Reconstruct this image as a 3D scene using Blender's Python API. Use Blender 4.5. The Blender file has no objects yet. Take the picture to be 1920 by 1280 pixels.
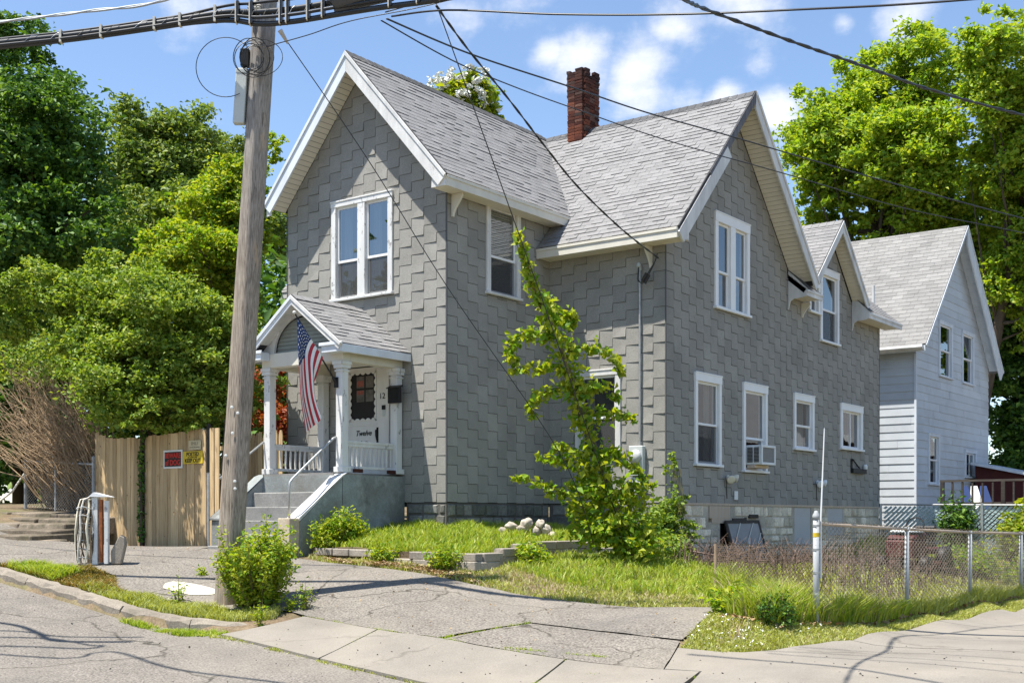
import bpy, bmesh, math, random
import numpy as np
from mathutils import Vector, Matrix
from mathutils.geometry import delaunay_2d_cdt
random.seed(7); RNG = np.random.default_rng(11)
SC = bpy.context.scene
COL = SC.collection
# ------------------------------------------------------------------ camera
cam_d = bpy.data.cameras.new('camera'); cam_o = bpy.data.objects.new('camera', cam_d); COL.objects.link(cam_o)
cam_o.location = (13.9712, -16.7758, 1.6)
cam_o.rotation_euler = (math.pi/2, 0, math.radians(36.7))
cam_d.sensor_width = 36; cam_d.lens = 42.75; cam_d.shift_y = 0.1724
cam_d.clip_start = 0.1; cam_d.clip_end = 2000
SC.camera = cam_o
# ------------------------------------------------------------------ light, sky, exposure
SUN_TO = Vector((-0.58, -1.0, 3.05)).normalized()
sun_d = bpy.data.lights.new('sun', 'SUN'); sun_o = bpy.data.objects.new('sun', sun_d); COL.objects.link(sun_o)
sun_d.energy = 5.0; sun_d.angle = math.radians(0.5); sun_d.color = (1.0, 0.955, 0.885)
sun_o.rotation_euler = SUN_TO.to_track_quat('Z', 'Y').to_euler(); sun_o.location = (0, -20, 40)
world = bpy.data.worlds.new('World'); SC.world = world; world.use_nodes = True
SC.view_settings.view_transform = 'Standard'; SC.view_settings.look = 'None'
SC.view_settings.exposure = 0.92; SC.view_settings.gamma = 1.0; SC.view_settings.use_curve_mapping = False
SKY_STRENGTH = 0.115
def build_world():
    nt = world.node_tree; nt.nodes.clear(); N = nt.nodes.new; L = nt.links.new
    out = N('ShaderNodeOutputWorld'); bg = N('ShaderNodeBackground'); bg.inputs[1].default_value = SKY_STRENGTH
    sky = N('ShaderNodeTexSky'); sky.sky_type = 'NISHITA'; sky.sun_disc = False
    sky.sun_elevation = math.asin(SUN_TO.z); sky.sun_rotation = math.atan2(SUN_TO.x, SUN_TO.y)
    sky.air_density = 1.0; sky.dust_density = 0.25; sky.ozone_density = 3.5; sky.altitude = 60
    hs = N('ShaderNodeHueSaturation'); hs.inputs['Saturation'].default_value = 0.97; hs.inputs['Value'].default_value = 1.0
    L(sky.outputs[0], hs.inputs['Color'])
    tc = N('ShaderNodeTexCoord')
    sep = N('ShaderNodeSeparateXYZ'); L(tc.outputs['Generated'], sep.inputs[0])
    mx = N('ShaderNodeMath'); mx.operation = 'MAXIMUM'; L(sep.outputs[2], mx.inputs[0]); mx.inputs[1].default_value = 0.04
    dv = N('ShaderNodeVectorMath'); dv.operation = 'DIVIDE'; L(tc.outputs['Generated'], dv.inputs[0])
    cb = N('ShaderNodeCombineXYZ'); [L(mx.outputs[0], cb.inputs[i]) for i in range(3)]
    L(cb.outputs[0], dv.inputs[1])
    n1 = N('ShaderNodeTexNoise'); n1.inputs['Scale'].default_value = 2.6; n1.inputs['Detail'].default_value = 9; n1.inputs['Roughness'].default_value = 0.58
    L(dv.outputs[0], n1.inputs['Vector'])
    n2 = N('ShaderNodeTexNoise'); n2.inputs['Scale'].default_value = 14; n2.inputs['Detail'].default_value = 7; n2.inputs['Roughness'].default_value = 0.62
    L(tc.outputs['Generated'], n2.inputs['Vector'])
    acc = None
    for (x, y, z, w, a) in CLOUDS:
        d = N('ShaderNodeVectorMath'); d.operation = 'DISTANCE'; L(tc.outputs['Generated'], d.inputs[0]); d.inputs[1].default_value = (x, y, z)
        mr = N('ShaderNodeMapRange'); mr.interpolation_type = 'SMOOTHSTEP'; L(d.outputs['Value'], mr.inputs[0])
        mr.inputs[1].default_value = 0; mr.inputs[2].default_value = w; mr.inputs[3].default_value = a; mr.inputs[4].default_value = 0
        if acc is None: acc = mr.outputs[0]
        else:
            m = N('ShaderNodeMath'); m.operation = 'MAXIMUM'; L(acc, m.inputs[0]); L(mr.outputs[0], m.inputs[1]); acc = m.outputs[0]
    def mth(op, a, b):
        m = N('ShaderNodeMath'); m.operation = op
        for i, v in enumerate((a, b)):
            if isinstance(v, (int, float)): m.inputs[i].default_value = v
            else: L(v, m.inputs[i])
        return m.outputs[0]
    base = mth('MULTIPLY', n1.outputs[0], 0.62)
    s = mth('ADD', mth('ADD', base, mth('MULTIPLY', n2.outputs[0], 0.62)), mth('MULTIPLY', acc, 0.38))
    mask = N('ShaderNodeMapRange'); mask.interpolation_type = 'SMOOTHSTEP'; L(s, mask.inputs[0])
    mask.inputs[1].default_value = 0.735; mask.inputs[2].default_value = 1.06
    mask.inputs[3].default_value = 0; mask.inputs[4].default_value = 0.92
    mix = N('ShaderNodeMix'); mix.data_type = 'RGBA'; L(mask.outputs[0], mix.inputs[0])
    L(hs.outputs[0], mix.inputs[6]); mix.inputs[7].default_value = (5.2, 5.3, 5.6, 1)
    L(mix.outputs[2], bg.inputs[0]); L(bg.outputs[0], out.inputs[0])
CLOUDS = [(-0.5152,0.7803,0.3546,0.055,1),(-0.4788,0.8068,0.3462,0.055,1),(-0.5347,0.7652,0.3585,0.035,0.9),(-0.4529,0.8103,0.3718,0.05,0.8),(-0.5377,0.7484,0.3883,0.075,0.8),(-0.5854,0.7174,0.3777,0.055,0.55),(-0.7309,0.5777,0.3635,0.05,0.75),(-0.302,0.8796,0.3675,0.045,0.8),(-0.3392,0.8669,0.3654,0.016,0.6),(-0.3942,0.8671,0.3046,0.04,0.9),(-0.4262,0.8456,0.3215,0.026,0.7),(-0.4537,0.8284,0.3286,0.03,0.4),(-0.3992,0.8494,0.3452,0.022,0.5),(-0.4012,0.8308,0.3858,0.075,0.6)]
build_world()

# ------------------------------------------------------------------ helpers
def tag(o, label=None, cat=None, group=None, kind=None):
    if label: o['label'] = label
    if cat: o['category'] = cat
    if group: o['group'] = group
    if kind: o['kind'] = kind
    return o
def thing(name, loc, label, cat, group=None):
    o = bpy.data.objects.new(name, None); COL.objects.link(o); o.location = loc; o.empty_display_size = 0.2
    return tag(o, label, cat, group)
def attach(o, parent):
    if parent is not None:
        o.parent = parent
        w = Matrix.Translation(parent.location) if parent.parent is None else (WORLD.get(parent.name) or Matrix.Identity(4))
        o.matrix_parent_inverse = w.inverted()
    return o
WORLD = {}
def link(name, me, parent=None, loc=None):
    o = bpy.data.objects.new(name, me); COL.objects.link(o)
    attach(o, parent)
    if loc is not None:
        o.location = loc
    return o
class MB:
    def __init__(s): s.v = []; s.f = []; s.mi = []
    def add(s, vs, fs, mi=0):
        b = len(s.v); s.v += [tuple(v) for v in vs]
        for f in fs: s.f.append([b+i for i in f]); s.mi.append(mi)
        return s
    def hexa(s, p, mi=0):   # p: 8 points, bottom loop 0-3, top loop 4-7
        return s.add(p, [(3,2,1,0),(4,5,6,7),(0,1,5,4),(1,2,6,5),(2,3,7,6),(3,0,4,7)], mi)
    def box(s, x0, x1, y0, y1, z0, z1, mi=0):
        return s.hexa([(x0,y0,z0),(x1,y0,z0),(x1,y1,z0),(x0,y1,z0),(x0,y0,z1),(x1,y0,z1),(x1,y1,z1),(x0,y1,z1)], mi)
    def prism(s, loop, vec, mi=0):
        n = len(loop); vec = Vector(vec); a = [Vector(p) for p in loop]; b = [p+vec for p in a]
        s.add(a+b, [tuple(range(n-1,-1,-1)), tuple(range(n,2*n))] + [(i,(i+1)%n,n+(i+1)%n,n+i) for i in range(n)], mi); return s
    def tube(s, pts, r, n=6, mi=0, cap=True):
        pts = [Vector(p) for p in pts]; rs = r if hasattr(r, '__len__') else [r]*len(pts)
        b = len(s.v); up0 = None
        for i, p in enumerate(pts):
            t = (pts[min(i+1, len(pts)-1)] - pts[max(i-1, 0)])
            if t.length < 1e-9: t = Vector((0,0,1))
            t.normalize()
            ref = Vector((0,0,1)) if abs(t.z) < 0.9 else Vector((1,0,0))
            if up0 is not None:
                u = up0 - t*up0.dot(t)
                u = u.normalized() if u.length > 1e-4 else t.cross(ref).normalized()
            else: u = t.cross(ref).normalized()
            up0 = u; w = t.cross(u)
            for k in range(n):
                a = 2*math.pi*k/n; s.v.append(tuple(p + (u*math.cos(a)+w*math.sin(a))*rs[i]))
        for i in range(len(pts)-1):
            for k in range(n):
                s.f.append([b+i*n+k, b+i*n+(k+1)%n, b+(i+1)*n+(k+1)%n, b+(i+1)*n+k]); s.mi.append(mi)
        if cap:
            s.f.append([b+k for k in range(n-1,-1,-1)]); s.mi.append(mi)
            s.f.append([b+(len(pts)-1)*n+k for k in range(n)]); s.mi.append(mi)
        return s
    def lathe(s, c, prof, n=16, axis=(0,0,1), mi=0):
        c = Vector(c); ax = Vector(axis).normalized(); ref = Vector((1,0,0)) if abs(ax.x) < .9 else Vector((0,1,0))
        u = ax.cross(ref).normalized(); w = ax.cross(u); b = len(s.v)
        for r, h in prof:
            for k in range(n):
                a = 2*math.pi*k/n; s.v.append(tuple(c + ax*h + (u*math.cos(a)+w*math.sin(a))*r))
        for i in range(len(prof)-1):
            for k in range(n):
                s.f.append([b+i*n+k, b+i*n+(k+1)%n, b+(i+1)*n+(k+1)%n, b+(i+1)*n+k]); s.mi.append(mi)
        s.f.append([b+k for k in range(n-1,-1,-1)]); s.mi.append(mi)
        s.f.append([b+(len(prof)-1)*n+k for k in range(n)]); s.mi.append(mi)
        return s
    def mesh(s, name, mats, smooth=False):
        me = bpy.data.meshes.new(name); me.from_pydata(s.v, [], s.f)
        for m in (mats if isinstance(mats, (list, tuple)) else [mats]): me.materials.append(m)
        if any(s.mi): me.polygons.foreach_set('material_index', s.mi)
        bm = bmesh.new(); bm.from_mesh(me); bmesh.ops.recalc_face_normals(bm, faces=bm.faces); bm.to_mesh(me); bm.free()
        if smooth: me.polygons.foreach_set('use_smooth', [True]*len(me.polygons))
        me.update(); return me
    def build(s, name, mats, parent=None, smooth=False, bevel=0):
        o = link(name, s.mesh(name, mats, smooth), parent)
        if bevel:
            b = o.modifiers.new('bevel', 'BEVEL'); b.width = bevel; b.segments = 1; b.limit_method = 'ANGLE'
        return o
class Fr:   # a flat frame: s along, t up, d outwards
    def __init__(s, o, sx, t, n): s.o = Vector(o); s.s = Vector(sx).normalized(); s.t = Vector(t).normalized(); s.n = Vector(n).normalized()
    def P(s, a, b, d=0): return s.o + s.s*a + s.t*b + s.n*d
def fbox(m, fr, s0, s1, t0, t1, d0, d1, mi=0):
    return m.hexa([fr.P(s0,t0,d0), fr.P(s1,t0,d0), fr.P(s1,t0,d1), fr.P(s0,t0,d1), fr.P(s0,t1,d0), fr.P(s1,t1,d0), fr.P(s1,t1,d1), fr.P(s0,t1,d1)], mi)
def raw_mesh(name, verts, faces_n, mats, smooth=False, uv=None):
    """verts (N,3) array, faces consecutive with faces_n corners each"""
    me = bpy.data.meshes.new(name); nv = len(verts); nf = nv//faces_n
    me.vertices.add(nv); me.vertices.foreach_set('co', np.asarray(verts, np.float32).ravel())
    me.loops.add(nv); me.loops.foreach_set('vertex_index', np.arange(nv, dtype=np.int32))
    me.polygons.add(nf); me.polygons.foreach_set('loop_start', np.arange(0, nv, faces_n, dtype=np.int32))
    me.polygons.foreach_set('loop_total', np.full(nf, faces_n, np.int32))
    me.materials.append(mats); me.update(calc_edges=True); return me
def idx_mesh(name, verts, tris, mat, smooth=False):
    me = bpy.data.meshes.new(name); verts = np.asarray(verts, np.float32); tris = np.asarray(tris, np.int32); k = tris.shape[1]
    me.vertices.add(len(verts)); me.vertices.foreach_set('co', verts.ravel())
    me.loops.add(tris.size); me.loops.foreach_set('vertex_index', tris.ravel())
    me.polygons.add(len(tris)); me.polygons.foreach_set('loop_start', np.arange(0, tris.size, k, dtype=np.int32))
    me.polygons.foreach_set('loop_total', np.full(len(tris), k, np.int32))
    me.materials.append(mat)
    if smooth: me.polygons.foreach_set('use_smooth', np.ones(len(tris), bool))
    me.update(calc_edges=True); return me

# ------------------------------------------------------------------ materials
class NT:
    def __init__(s, name):
        s.m = bpy.data.materials.new(name); s.m.use_nodes = True; s.nt = s.m.node_tree
        s.b = s.nt.nodes['Principled BSDF']; s.out = s.nt.nodes['Material Output']; s.tc = None
    def n(s, t, **k):
        nd = s.nt.nodes.new(t)
        for a, v in k.items(): setattr(nd, a, v)
        return nd
    def l(s, a, b): s.nt.links.new(a, b)
    def pos(s):
        if s.tc is None: s.tc = s.n('ShaderNodeNewGeometry')
        return s.tc.outputs['Position']
    def noise(s, scale, detail=4, rough=0.55, stretch=None, vec=None):
        nz = s.n('ShaderNodeTexNoise'); nz.inputs['Scale'].default_value = scale; nz.inputs['Detail'].default_value = detail; nz.inputs['Roughness'].default_value = rough
        v = vec or s.pos()
        if stretch:
            mp = s.n('ShaderNodeVectorMath', operation='MULTIPLY'); s.l(v, mp.inputs[0]); mp.inputs[1].default_value = stretch; v = mp.outputs[0]
        s.l(v, nz.inputs['Vector']); return nz.outputs[0]
    def ramp(s, fac, stops, interp='LINEAR'):
        r = s.n('ShaderNodeValToRGB'); e = r.color_ramp; e.interpolation = interp
        while len(e.elements) < len(stops): e.elements.new(0.5)
        for el, (p, c) in zip(e.elements, stops):
            el.position = p; el.color = (c[0], c[1], c[2], 1) if hasattr(c, '__len__') else (c, c, c, 1)
        s.l(fac, r.inputs[0]); return r.outputs[0]
    def math(s, op, a, b=None, c=None):
        m = s.n('ShaderNodeMath', operation=op)
        for i, v in enumerate((a, b, c)):
            if v is None: continue
            if isinstance(v, (int, float)): m.inputs[i].default_value = v
            else: s.l(v, m.inputs[i])
        return m.outputs[0]
    def mix(s, fac, a, b, mode='MIX'):
        m = s.n('ShaderNodeMix', data_type='RGBA', blend_type=mode)
        for i, v in ((0, fac), (6, a), (7, b)):
            if isinstance(v, (int, float)): m.inputs[i].default_value = v
            elif isinstance(v, tuple): m.inputs[i].default_value = (*v[:3], 1)
            else: s.l(v, m.inputs[i])
        return m.outputs[2]
    def rnd(s):
        g = s.n('ShaderNodeNewGeometry'); o = s.n('ShaderNodeObjectInfo')
        return s.math('FRACT', s.math('ADD', g.outputs['Random Per Island'], o.outputs['Random']))
    def bump(s, h, strength=0.3, dist=0.01):
        b = s.n('ShaderNodeBump'); b.inputs['Strength'].default_value = strength; b.inputs['Distance'].default_value = dist
        s.l(h, b.inputs['Height']); s.l(b.outputs[0], s.b.inputs['Normal'])
    def fin(s, col, rough=0.8, spec=0.3, metal=0):
        if isinstance(col, tuple): s.b.inputs['Base Color'].default_value = (*col[:3], 1)
        else: s.l(col, s.b.inputs['Base Color'])
        if isinstance(rough, (int, float)): s.b.inputs['Roughness'].default_value = rough
        else: s.l(rough, s.b.inputs['Roughness'])
        s.b.inputs['Specular IOR Level'].default_value = spec; s.b.inputs['Metallic'].default_value = metal
        return s.m
def paving(name, c, grain, gvar, blots, crack=0.55, cscale=0.55):
    """worn pavement: aggregate, stains and a net of cracks that comes and goes"""
    speckle(name, c, 0.16, grain, gvar, 0.0, blot=blots, bump=0.6); m = bpy.data.materials[name]; t = NT.__new__(NT); t.m = m; t.nt = m.node_tree; t.b = t.nt.nodes['Principled BSDF']; t.out = t.nt.nodes['Material Output']; t.tc = None
    src = t.b.inputs['Base Color'].links[0].from_socket
    wob = t.n('ShaderNodeTexNoise'); wob.inputs['Scale'].default_value = 1.7; wob.inputs['Detail'].default_value = 6; t.l(t.pos(), wob.inputs['Vector'])
    w2 = t.n('ShaderNodeVectorMath', operation='MULTIPLY_ADD'); t.l(wob.outputs['Color'], w2.inputs[0]); w2.inputs[1].default_value = (.9,.9,0); t.l(t.pos(), w2.inputs[2])
    v = t.n('ShaderNodeTexVoronoi', feature='DISTANCE_TO_EDGE', voronoi_dimensions='2D'); v.inputs['Scale'].default_value = cscale; t.l(w2.outputs[0], v.inputs['Vector'])
    line = t.ramp(v.outputs['Distance'], [(0.0, 1), (0.015, 0)]); gate = t.ramp(t.noise(0.6, 4, 0.6), [(0.42, 0), (0.52, 1)])
    col = t.mix(t.math('MULTIPLY', t.math('MULTIPLY', line, gate), crack), src, (c[0]*.22, c[1]*.22, c[2]*.2))
    st = t.ramp(t.noise(0.35, 3, 0.5), [(0.52, 0), (0.60, 1)]); col = t.mix(t.math('MULTIPLY', st, 0.22), col, (c[0]*1.45, c[1]*1.42, c[2]*1.35))
    spot = t.n('ShaderNodeTexVoronoi'); spot.inputs['Scale'].default_value = 1.9; t.l(w2.outputs[0], spot.inputs['Vector']); col = t.mix(t.ramp(spot.outputs['Distance'], [(0.03, .5), (0.075, 0)]), col, (c[0]*.35, c[1]*.34, c[2]*.33))
    t.l(col, t.b.inputs['Base Color']); return m
def plain(name, c, rough=0.7, var=0.15, scale=6, spec=0.3, metal=0, bump=0.0, bscale=60, stretch=None):
    t = NT(name); n = t.noise(scale, 6, 0.6, stretch)
    col = t.ramp(n, [(0.25, [x*(1-var) for x in c]), (0.75, [min(1, x*(1+var)) for x in c])])
    if bump: t.bump(t.noise(bscale, 4, 0.6, stretch), bump, 0.01)
    return t.fin(col, rough, spec, metal)
def speckle(name, c, var=0.25, grain=90, gvar=0.35, rnd=0.2, rough=0.95, blot=None, bump=0.5, spec=0.15, bscale=None):
    """granular mineral surface with piece to piece variation"""
    t = NT(name)
    g = t.noise(grain, 3, 0.7); big = t.noise(1.3, 6, 0.6)
    col = t.ramp(big, [(0.3, [x*(1-var) for x in c]), (0.72, [x*(1+var*0.7) for x in c])])
    gr = t.ramp(g, [(0.28, 1-gvar), (0.5, 1.0), (0.74, 1+gvar)])
    col = t.mix(1.0, col, gr, 'MULTIPLY')
    if rnd:
        r = t.ramp(t.rnd(), [(0, 1-rnd), (1, 1+rnd)]); col = t.mix(1.0, col, r, 'MULTIPLY')
    if blot:
        for (bc, sc, lo, hi, amt) in blot:
            f = t.math('MULTIPLY', t.ramp(t.noise(sc, 6, 0.65), [(lo, 0), (hi, 1)]), amt); col = t.mix(f, col, tuple(bc))
    if bump: t.bump(t.noise(bscale or grain*0.8, 4, 0.65), bump, 0.008)
    return t.fin(col, rough, spec)
def leafmat(name, cols, trans=0.35, rough=0.55):
    t = NT(name); r = t.rnd(); big = t.noise(0.9, 3, 0.5)
    f = t.math('ADD', t.math('MULTIPLY', r, 0.52), t.math('MULTIPLY', t.math('ADD', t.math('MULTIPLY', big, 0.5), t.math('MULTIPLY', t.noise(2.6, 3, 0.5), 0.5)), 0.48))
    stops = [(0.16 + 0.64*i/(len(cols)-1), c) for i, c in enumerate(cols)]
    col = t.ramp(f, stops)
    t.fin(col, rough, 0.35)
    tr = t.n('ShaderNodeBsdfTranslucent'); 
    tcol = t.mix(1.0, col, (1.5, 1.45, 0.55), 'MULTIPLY'); t.l(tcol, tr.inputs[0])
    ms = t.n('ShaderNodeMixShader'); ms.inputs[0].default_value = trans
    t.l(t.b.outputs[0], ms.inputs[1]); t.l(tr.outputs[0], ms.inputs[2]); t.l(ms.outputs[0], t.out.inputs[0])
    return t.m
def painted(name, c, under=(0.30,0.27,0.24), peel=0.62, dirt=0.18, scale=9, rough=0.55):
    t = NT(name)
    d = t.noise(3.2, 7, 0.65, (1,1,0.3)); p = t.noise(scale, 8, 0.7, (1,1,0.45))
    col = t.ramp(d, [(0.3, [x*(1-dirt) for x in c]), (0.65, c)])
    m = t.ramp(p, [(peel, 0), (peel+0.035, 1)])
    col = t.mix(m, col, tuple(under))
    t.bump(p, 0.25, 0.006)
    return t.fin(col, rough, 0.35)
def wood(name, c1, c2, c3, axis='z', scale=1.0, rough=0.85, rnd=0.25, knots=True):
    t = NT(name); st = {'z': (14,14,0.7), 'x': (0.7,14,14), 'y': (14,0.7,14)}[axis]
    oi = t.n('ShaderNodeObjectInfo'); off = t.n('ShaderNodeVectorMath', operation='MULTIPLY_ADD')
    cmb = t.n('ShaderNodeCombineXYZ'); rr = t.math('MULTIPLY', oi.outputs['Random'], 31.0)
    t.l(rr, cmb.inputs[0]); t.l(rr, cmb.inputs[2])
    v = t.n('ShaderNodeVectorMath', operation='ADD'); t.l(t.pos(), v.inputs[0]); t.l(cmb.outputs[0], v.inputs[1])
    g = t.noise(2.2*scale, 8, 0.65, st, v.outputs[0]); b = t.noise(0.8, 4, 0.6, None, v.outputs[0])
    f = t.math('ADD', t.math('MULTIPLY', g, 0.75), t.math('MULTIPLY', b, 0.25))
    col = t.ramp(f, [(0.32, c1), (0.5, c2), (0.68, c3)])
    col = t.mix(1.0, col, t.ramp(t.rnd(), [(0, 1-rnd), (1, 1+rnd)]), 'MULTIPLY')
    if knots:
        k = t.n('ShaderNodeTexVoronoi'); k.inputs['Scale'].default_value = 5.0; t.l(v.outputs[0], k.inputs['Vector'])
        col = t.mix(t.ramp(k.outputs['Distance'], [(0.06, 0.75), (0.11, 0)]), col, (c1[0]*0.35, c1[1]*0.3, c1[2]*0.28))
    t.bump(g, 0.45, 0.008)
    return t.fin(col, rough, 0.2)
def glass(name, tint=(0.55,0.6,0.62), refl=0.22):
    t = NT(name); nt = t.nt; nt.nodes.remove(t.b)
    tr = t.n('ShaderNodeBsdfTransparent'); tr.inputs[0].default_value = (*tint, 1)
    gl = t.n('ShaderNodeBsdfGlossy'); gl.inputs['Roughness'].default_value = 0.015; gl.inputs[0].default_value = (0.9,0.93,0.95,1)
    nz = t.noise(1.6, 2, 0.5); bp = t.n('ShaderNodeBump'); bp.inputs['Strength'].default_value = 0.05; bp.inputs['Distance'].default_value = 0.02; t.l(nz, bp.inputs['Height']); t.l(bp.outputs[0], gl.inputs['Normal'])
    lw = t.n('ShaderNodeLayerWeight'); lw.inputs[0].default_value = 0.5
    f = t.math('MINIMUM', t.math('ADD', t.math('MULTIPLY', t.math('POWER', lw.outputs['Facing'], 4.0), 0.9), 0.05+refl), 1.0)
    ms = t.n('ShaderNodeMixShader'); t.l(f, ms.inputs[0]); t.l(tr.outputs[0], ms.inputs[1]); t.l(gl.outputs[0], ms.inputs[2]); t.l(ms.outputs[0], t.out.inputs[0])
    return t.m

M = {}
M['siding'] = speckle('siding', (0.302,0.291,0.262), 0.14, 130, 0.42, 0.10, blot=[((0.05,0.045,0.04), 5.0, 0.69, 0.76, 0.45), ((0.20,0.19,0.165), 0.8, 0.52, 0.72, 0.35), ((0.36,0.34,0.30), 1.7, 0.62, 0.75, 0.3)])
M['siding_back'] = plain('siding_back', (0.03,0.03,0.03), 0.95)
M['roof'] = speckle('roof', (0.235,0.23,0.225), 0.06, 120, 0.55, 0.09, blot=[((0.15,0.15,0.15), 1.6, 0.55, 0.75, 0.18)])
M['roof_old'] = speckle('roof_old', (0.24,0.233,0.22), 0.12, 90, 0.35, 0.12, blot=[((0.2,0.195,0.18), 1.2, 0.5, 0.75, 0.35)])
M['roof_under'] = plain('roof_under', (0.05,0.05,0.05), 0.95)
M['cap'] = speckle('cap', (0.10,0.10,0.10), 0.2, 90, 0.4, 0.2)
M['trim'] = painted('trim', (0.72,0.71,0.68), peel=0.65, dirt=0.34)
M['trim_blue'] = painted('trim_blue', (0.70,0.74,0.78), peel=0.72, dirt=0.2)
M['trim_peel'] = painted('trim_peel', (0.74,0.735,0.71), (0.33,0.32,0.31), 0.585, 0.2, 11)
M['soffit'] = plain('soffit', (0.74,0.69,0.58), 0.6, 0.06, 2)
M['vinyl'] = plain('vinyl', (0.82,0.82,0.81), 0.45, 0.05, 3)
M['darkwood'] = wood('darkwood', (0.05,0.05,0.055), (0.13,0.13,0.14), (0.24,0.24,0.25), 'z', 1.2, knots=False)
M['concrete'] = paving('concrete', (0.235,0.212,0.178), 70, 0.22, [((0.165,0.148,0.12), 1.1, 0.56, 0.80, 0.4)], 0.35, 0.35)
M['cast'] = speckle('cast', (0.28,0.305,0.30), 0.35, 40, 0.2, 0.04, blot=[((0.15,0.135,0.11), 0.9, 0.44, 0.66, 0.75), ((0.075,0.08,0.075), 2.6, 0.56, 0.70, 0.65), ((0.42,0.44,0.42), 1.7, 0.58, 0.70, 0.55), ((0.22,0.15,0.09), 3.3, 0.64, 0.74, 0.5)], bump=0.5, bscale=30)
M['caststep'] = speckle('caststep', (0.27,0.265,0.25), 0.3, 40, 0.2, 0.1, blot=[((0.10,0.10,0.095), 2.0, 0.52, 0.75, 0.6)], bump=0.35)
M['asphalt'] = paving('asphalt', (0.195,0.175,0.148), 38, 0.75, [((0.11,0.105,0.10), 0.9, 0.52, 0.72, 0.55), ((0.26,0.235,0.20), 1.9, 0.55, 0.75, 0.35)], 0.95, 0.5)
M['road'] = paving('road', (0.19,0.171,0.146), 42, 0.7, [((0.115,0.11,0.10), 0.7, 0.50, 0.70, 0.5), ((0.26,0.235,0.20), 2.3, 0.56, 0.76, 0.3)], 0.9, 0.4)
M['kerb'] = speckle('kerb', (0.27,0.235,0.19), 0.25, 45, 0.3, 0.12, blot=[((0.16,0.14,0.11), 2.3, 0.5, 0.7, 0.6)], bump=0.8, bscale=25)
M['soil'] = speckle('soil', (0.17,0.125,0.08), 0.3, 30, 0.5, 0.0, blot=[((0.28,0.22,0.14), 2.5, 0.5, 0.7, 0.6), ((0.10,0.13,0.04), 1.2, 0.45, 0.65, 0.6)], bump=1.0, bscale=25)
M['stone'] = speckle('stone', (0.20,0.195,0.175), 0.35, 22, 0.35, 0.33, blot=[((0.15,0.17,0.10), 1.6, 0.5, 0.72, 0.5)], bump=0.8, bscale=18)
M['stone_pale'] = speckle('stone_pale', (0.70,0.62,0.49), 0.25, 22, 0.28, 0.28, blot=[((0.40,0.31,0.20), 2.2, 0.52, 0.7, 0.6)], bump=0.8, bscale=18)
M['mortar'] = speckle('mortar', (0.13,0.12,0.105), 0.3, 40, 0.3, 0, bump=0.6)
M['mortar_pale'] = speckle('mortar_pale', (0.50,0.45,0.37), 0.3, 40, 0.3, 0, blot=[((0.22,0.17,0.11), 1.5, 0.5, 0.7, 0.6)], bump=0.6)
M['rock'] = speckle('rock', (0.42,0.37,0.30), 0.3, 18, 0.2, 0.2, bump=0.5, bscale=12)
M['block'] = speckle('block', (0.34,0.30,0.25), 0.2, 50, 0.3, 0.18, blot=[((0.15,0.14,0.10), 2.4, 0.5, 0.7, 0.5)])
def brickmat():
    t = NT('brick'); r = t.rnd(); g = t.noise(40, 5, 0.7)
    col = t.ramp(r, [(0, (0.055,0.022,0.018)), (0.3, (0.12,0.040,0.026)), (0.65, (0.19,0.062,0.035)), (0.9, (0.15,0.085,0.065)), (1, (0.05,0.035,0.032))])
    col = t.mix(1.0, col, t.ramp(g, [(0.3, 0.65), (0.7, 1.25)]), 'MULTIPLY')
    sp = t.n('ShaderNodeSeparateXYZ'); t.l(t.pos(), sp.inputs[0])
    soot = t.math('MULTIPLY', t.ramp(t.math('ADD', t.math('MULTIPLY', sp.outputs[2], 0.5), t.math('MULTIPLY', t.noise(5, 5, 0.7), 0.9)), [(0, 0), (1, 1)]), 1.0)
    mr = t.n('ShaderNodeMapRange'); t.l(t.math('ADD', sp.outputs[2], t.math('MULTIPLY', t.noise(5, 5, 0.7), 1.0)), mr.inputs[0]); mr.inputs[1].default_value = 11.3; mr.inputs[2].default_value = 12.1
    col = t.mix(t.math('MULTIPLY', mr.outputs[0], 0.8), col, (0.03,0.024,0.024))
    t.bump(g, 0.7, 0.01); return t.fin(col, 0.9, 0.15)
M['brick'] = brickmat()
M['clap'] = speckle('clap', (0.54,0.575,0.60), 0.08, 60, 0.07, 0.06, rough=0.6, bump=0.12, blot=[((0.25,0.26,0.27), 1.1, 0.55, 0.78, 0.35)])
M['fence'] = wood('fence', (0.30,0.19,0.095), (0.50,0.36,0.195), (0.60,0.45,0.265), 'z', 1.4, rnd=0.24)
M['pole'] = wood('pole', (0.08,0.062,0.048), (0.31,0.26,0.205), (0.52,0.45,0.37), 'z', 3.0, knots=False)
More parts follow.
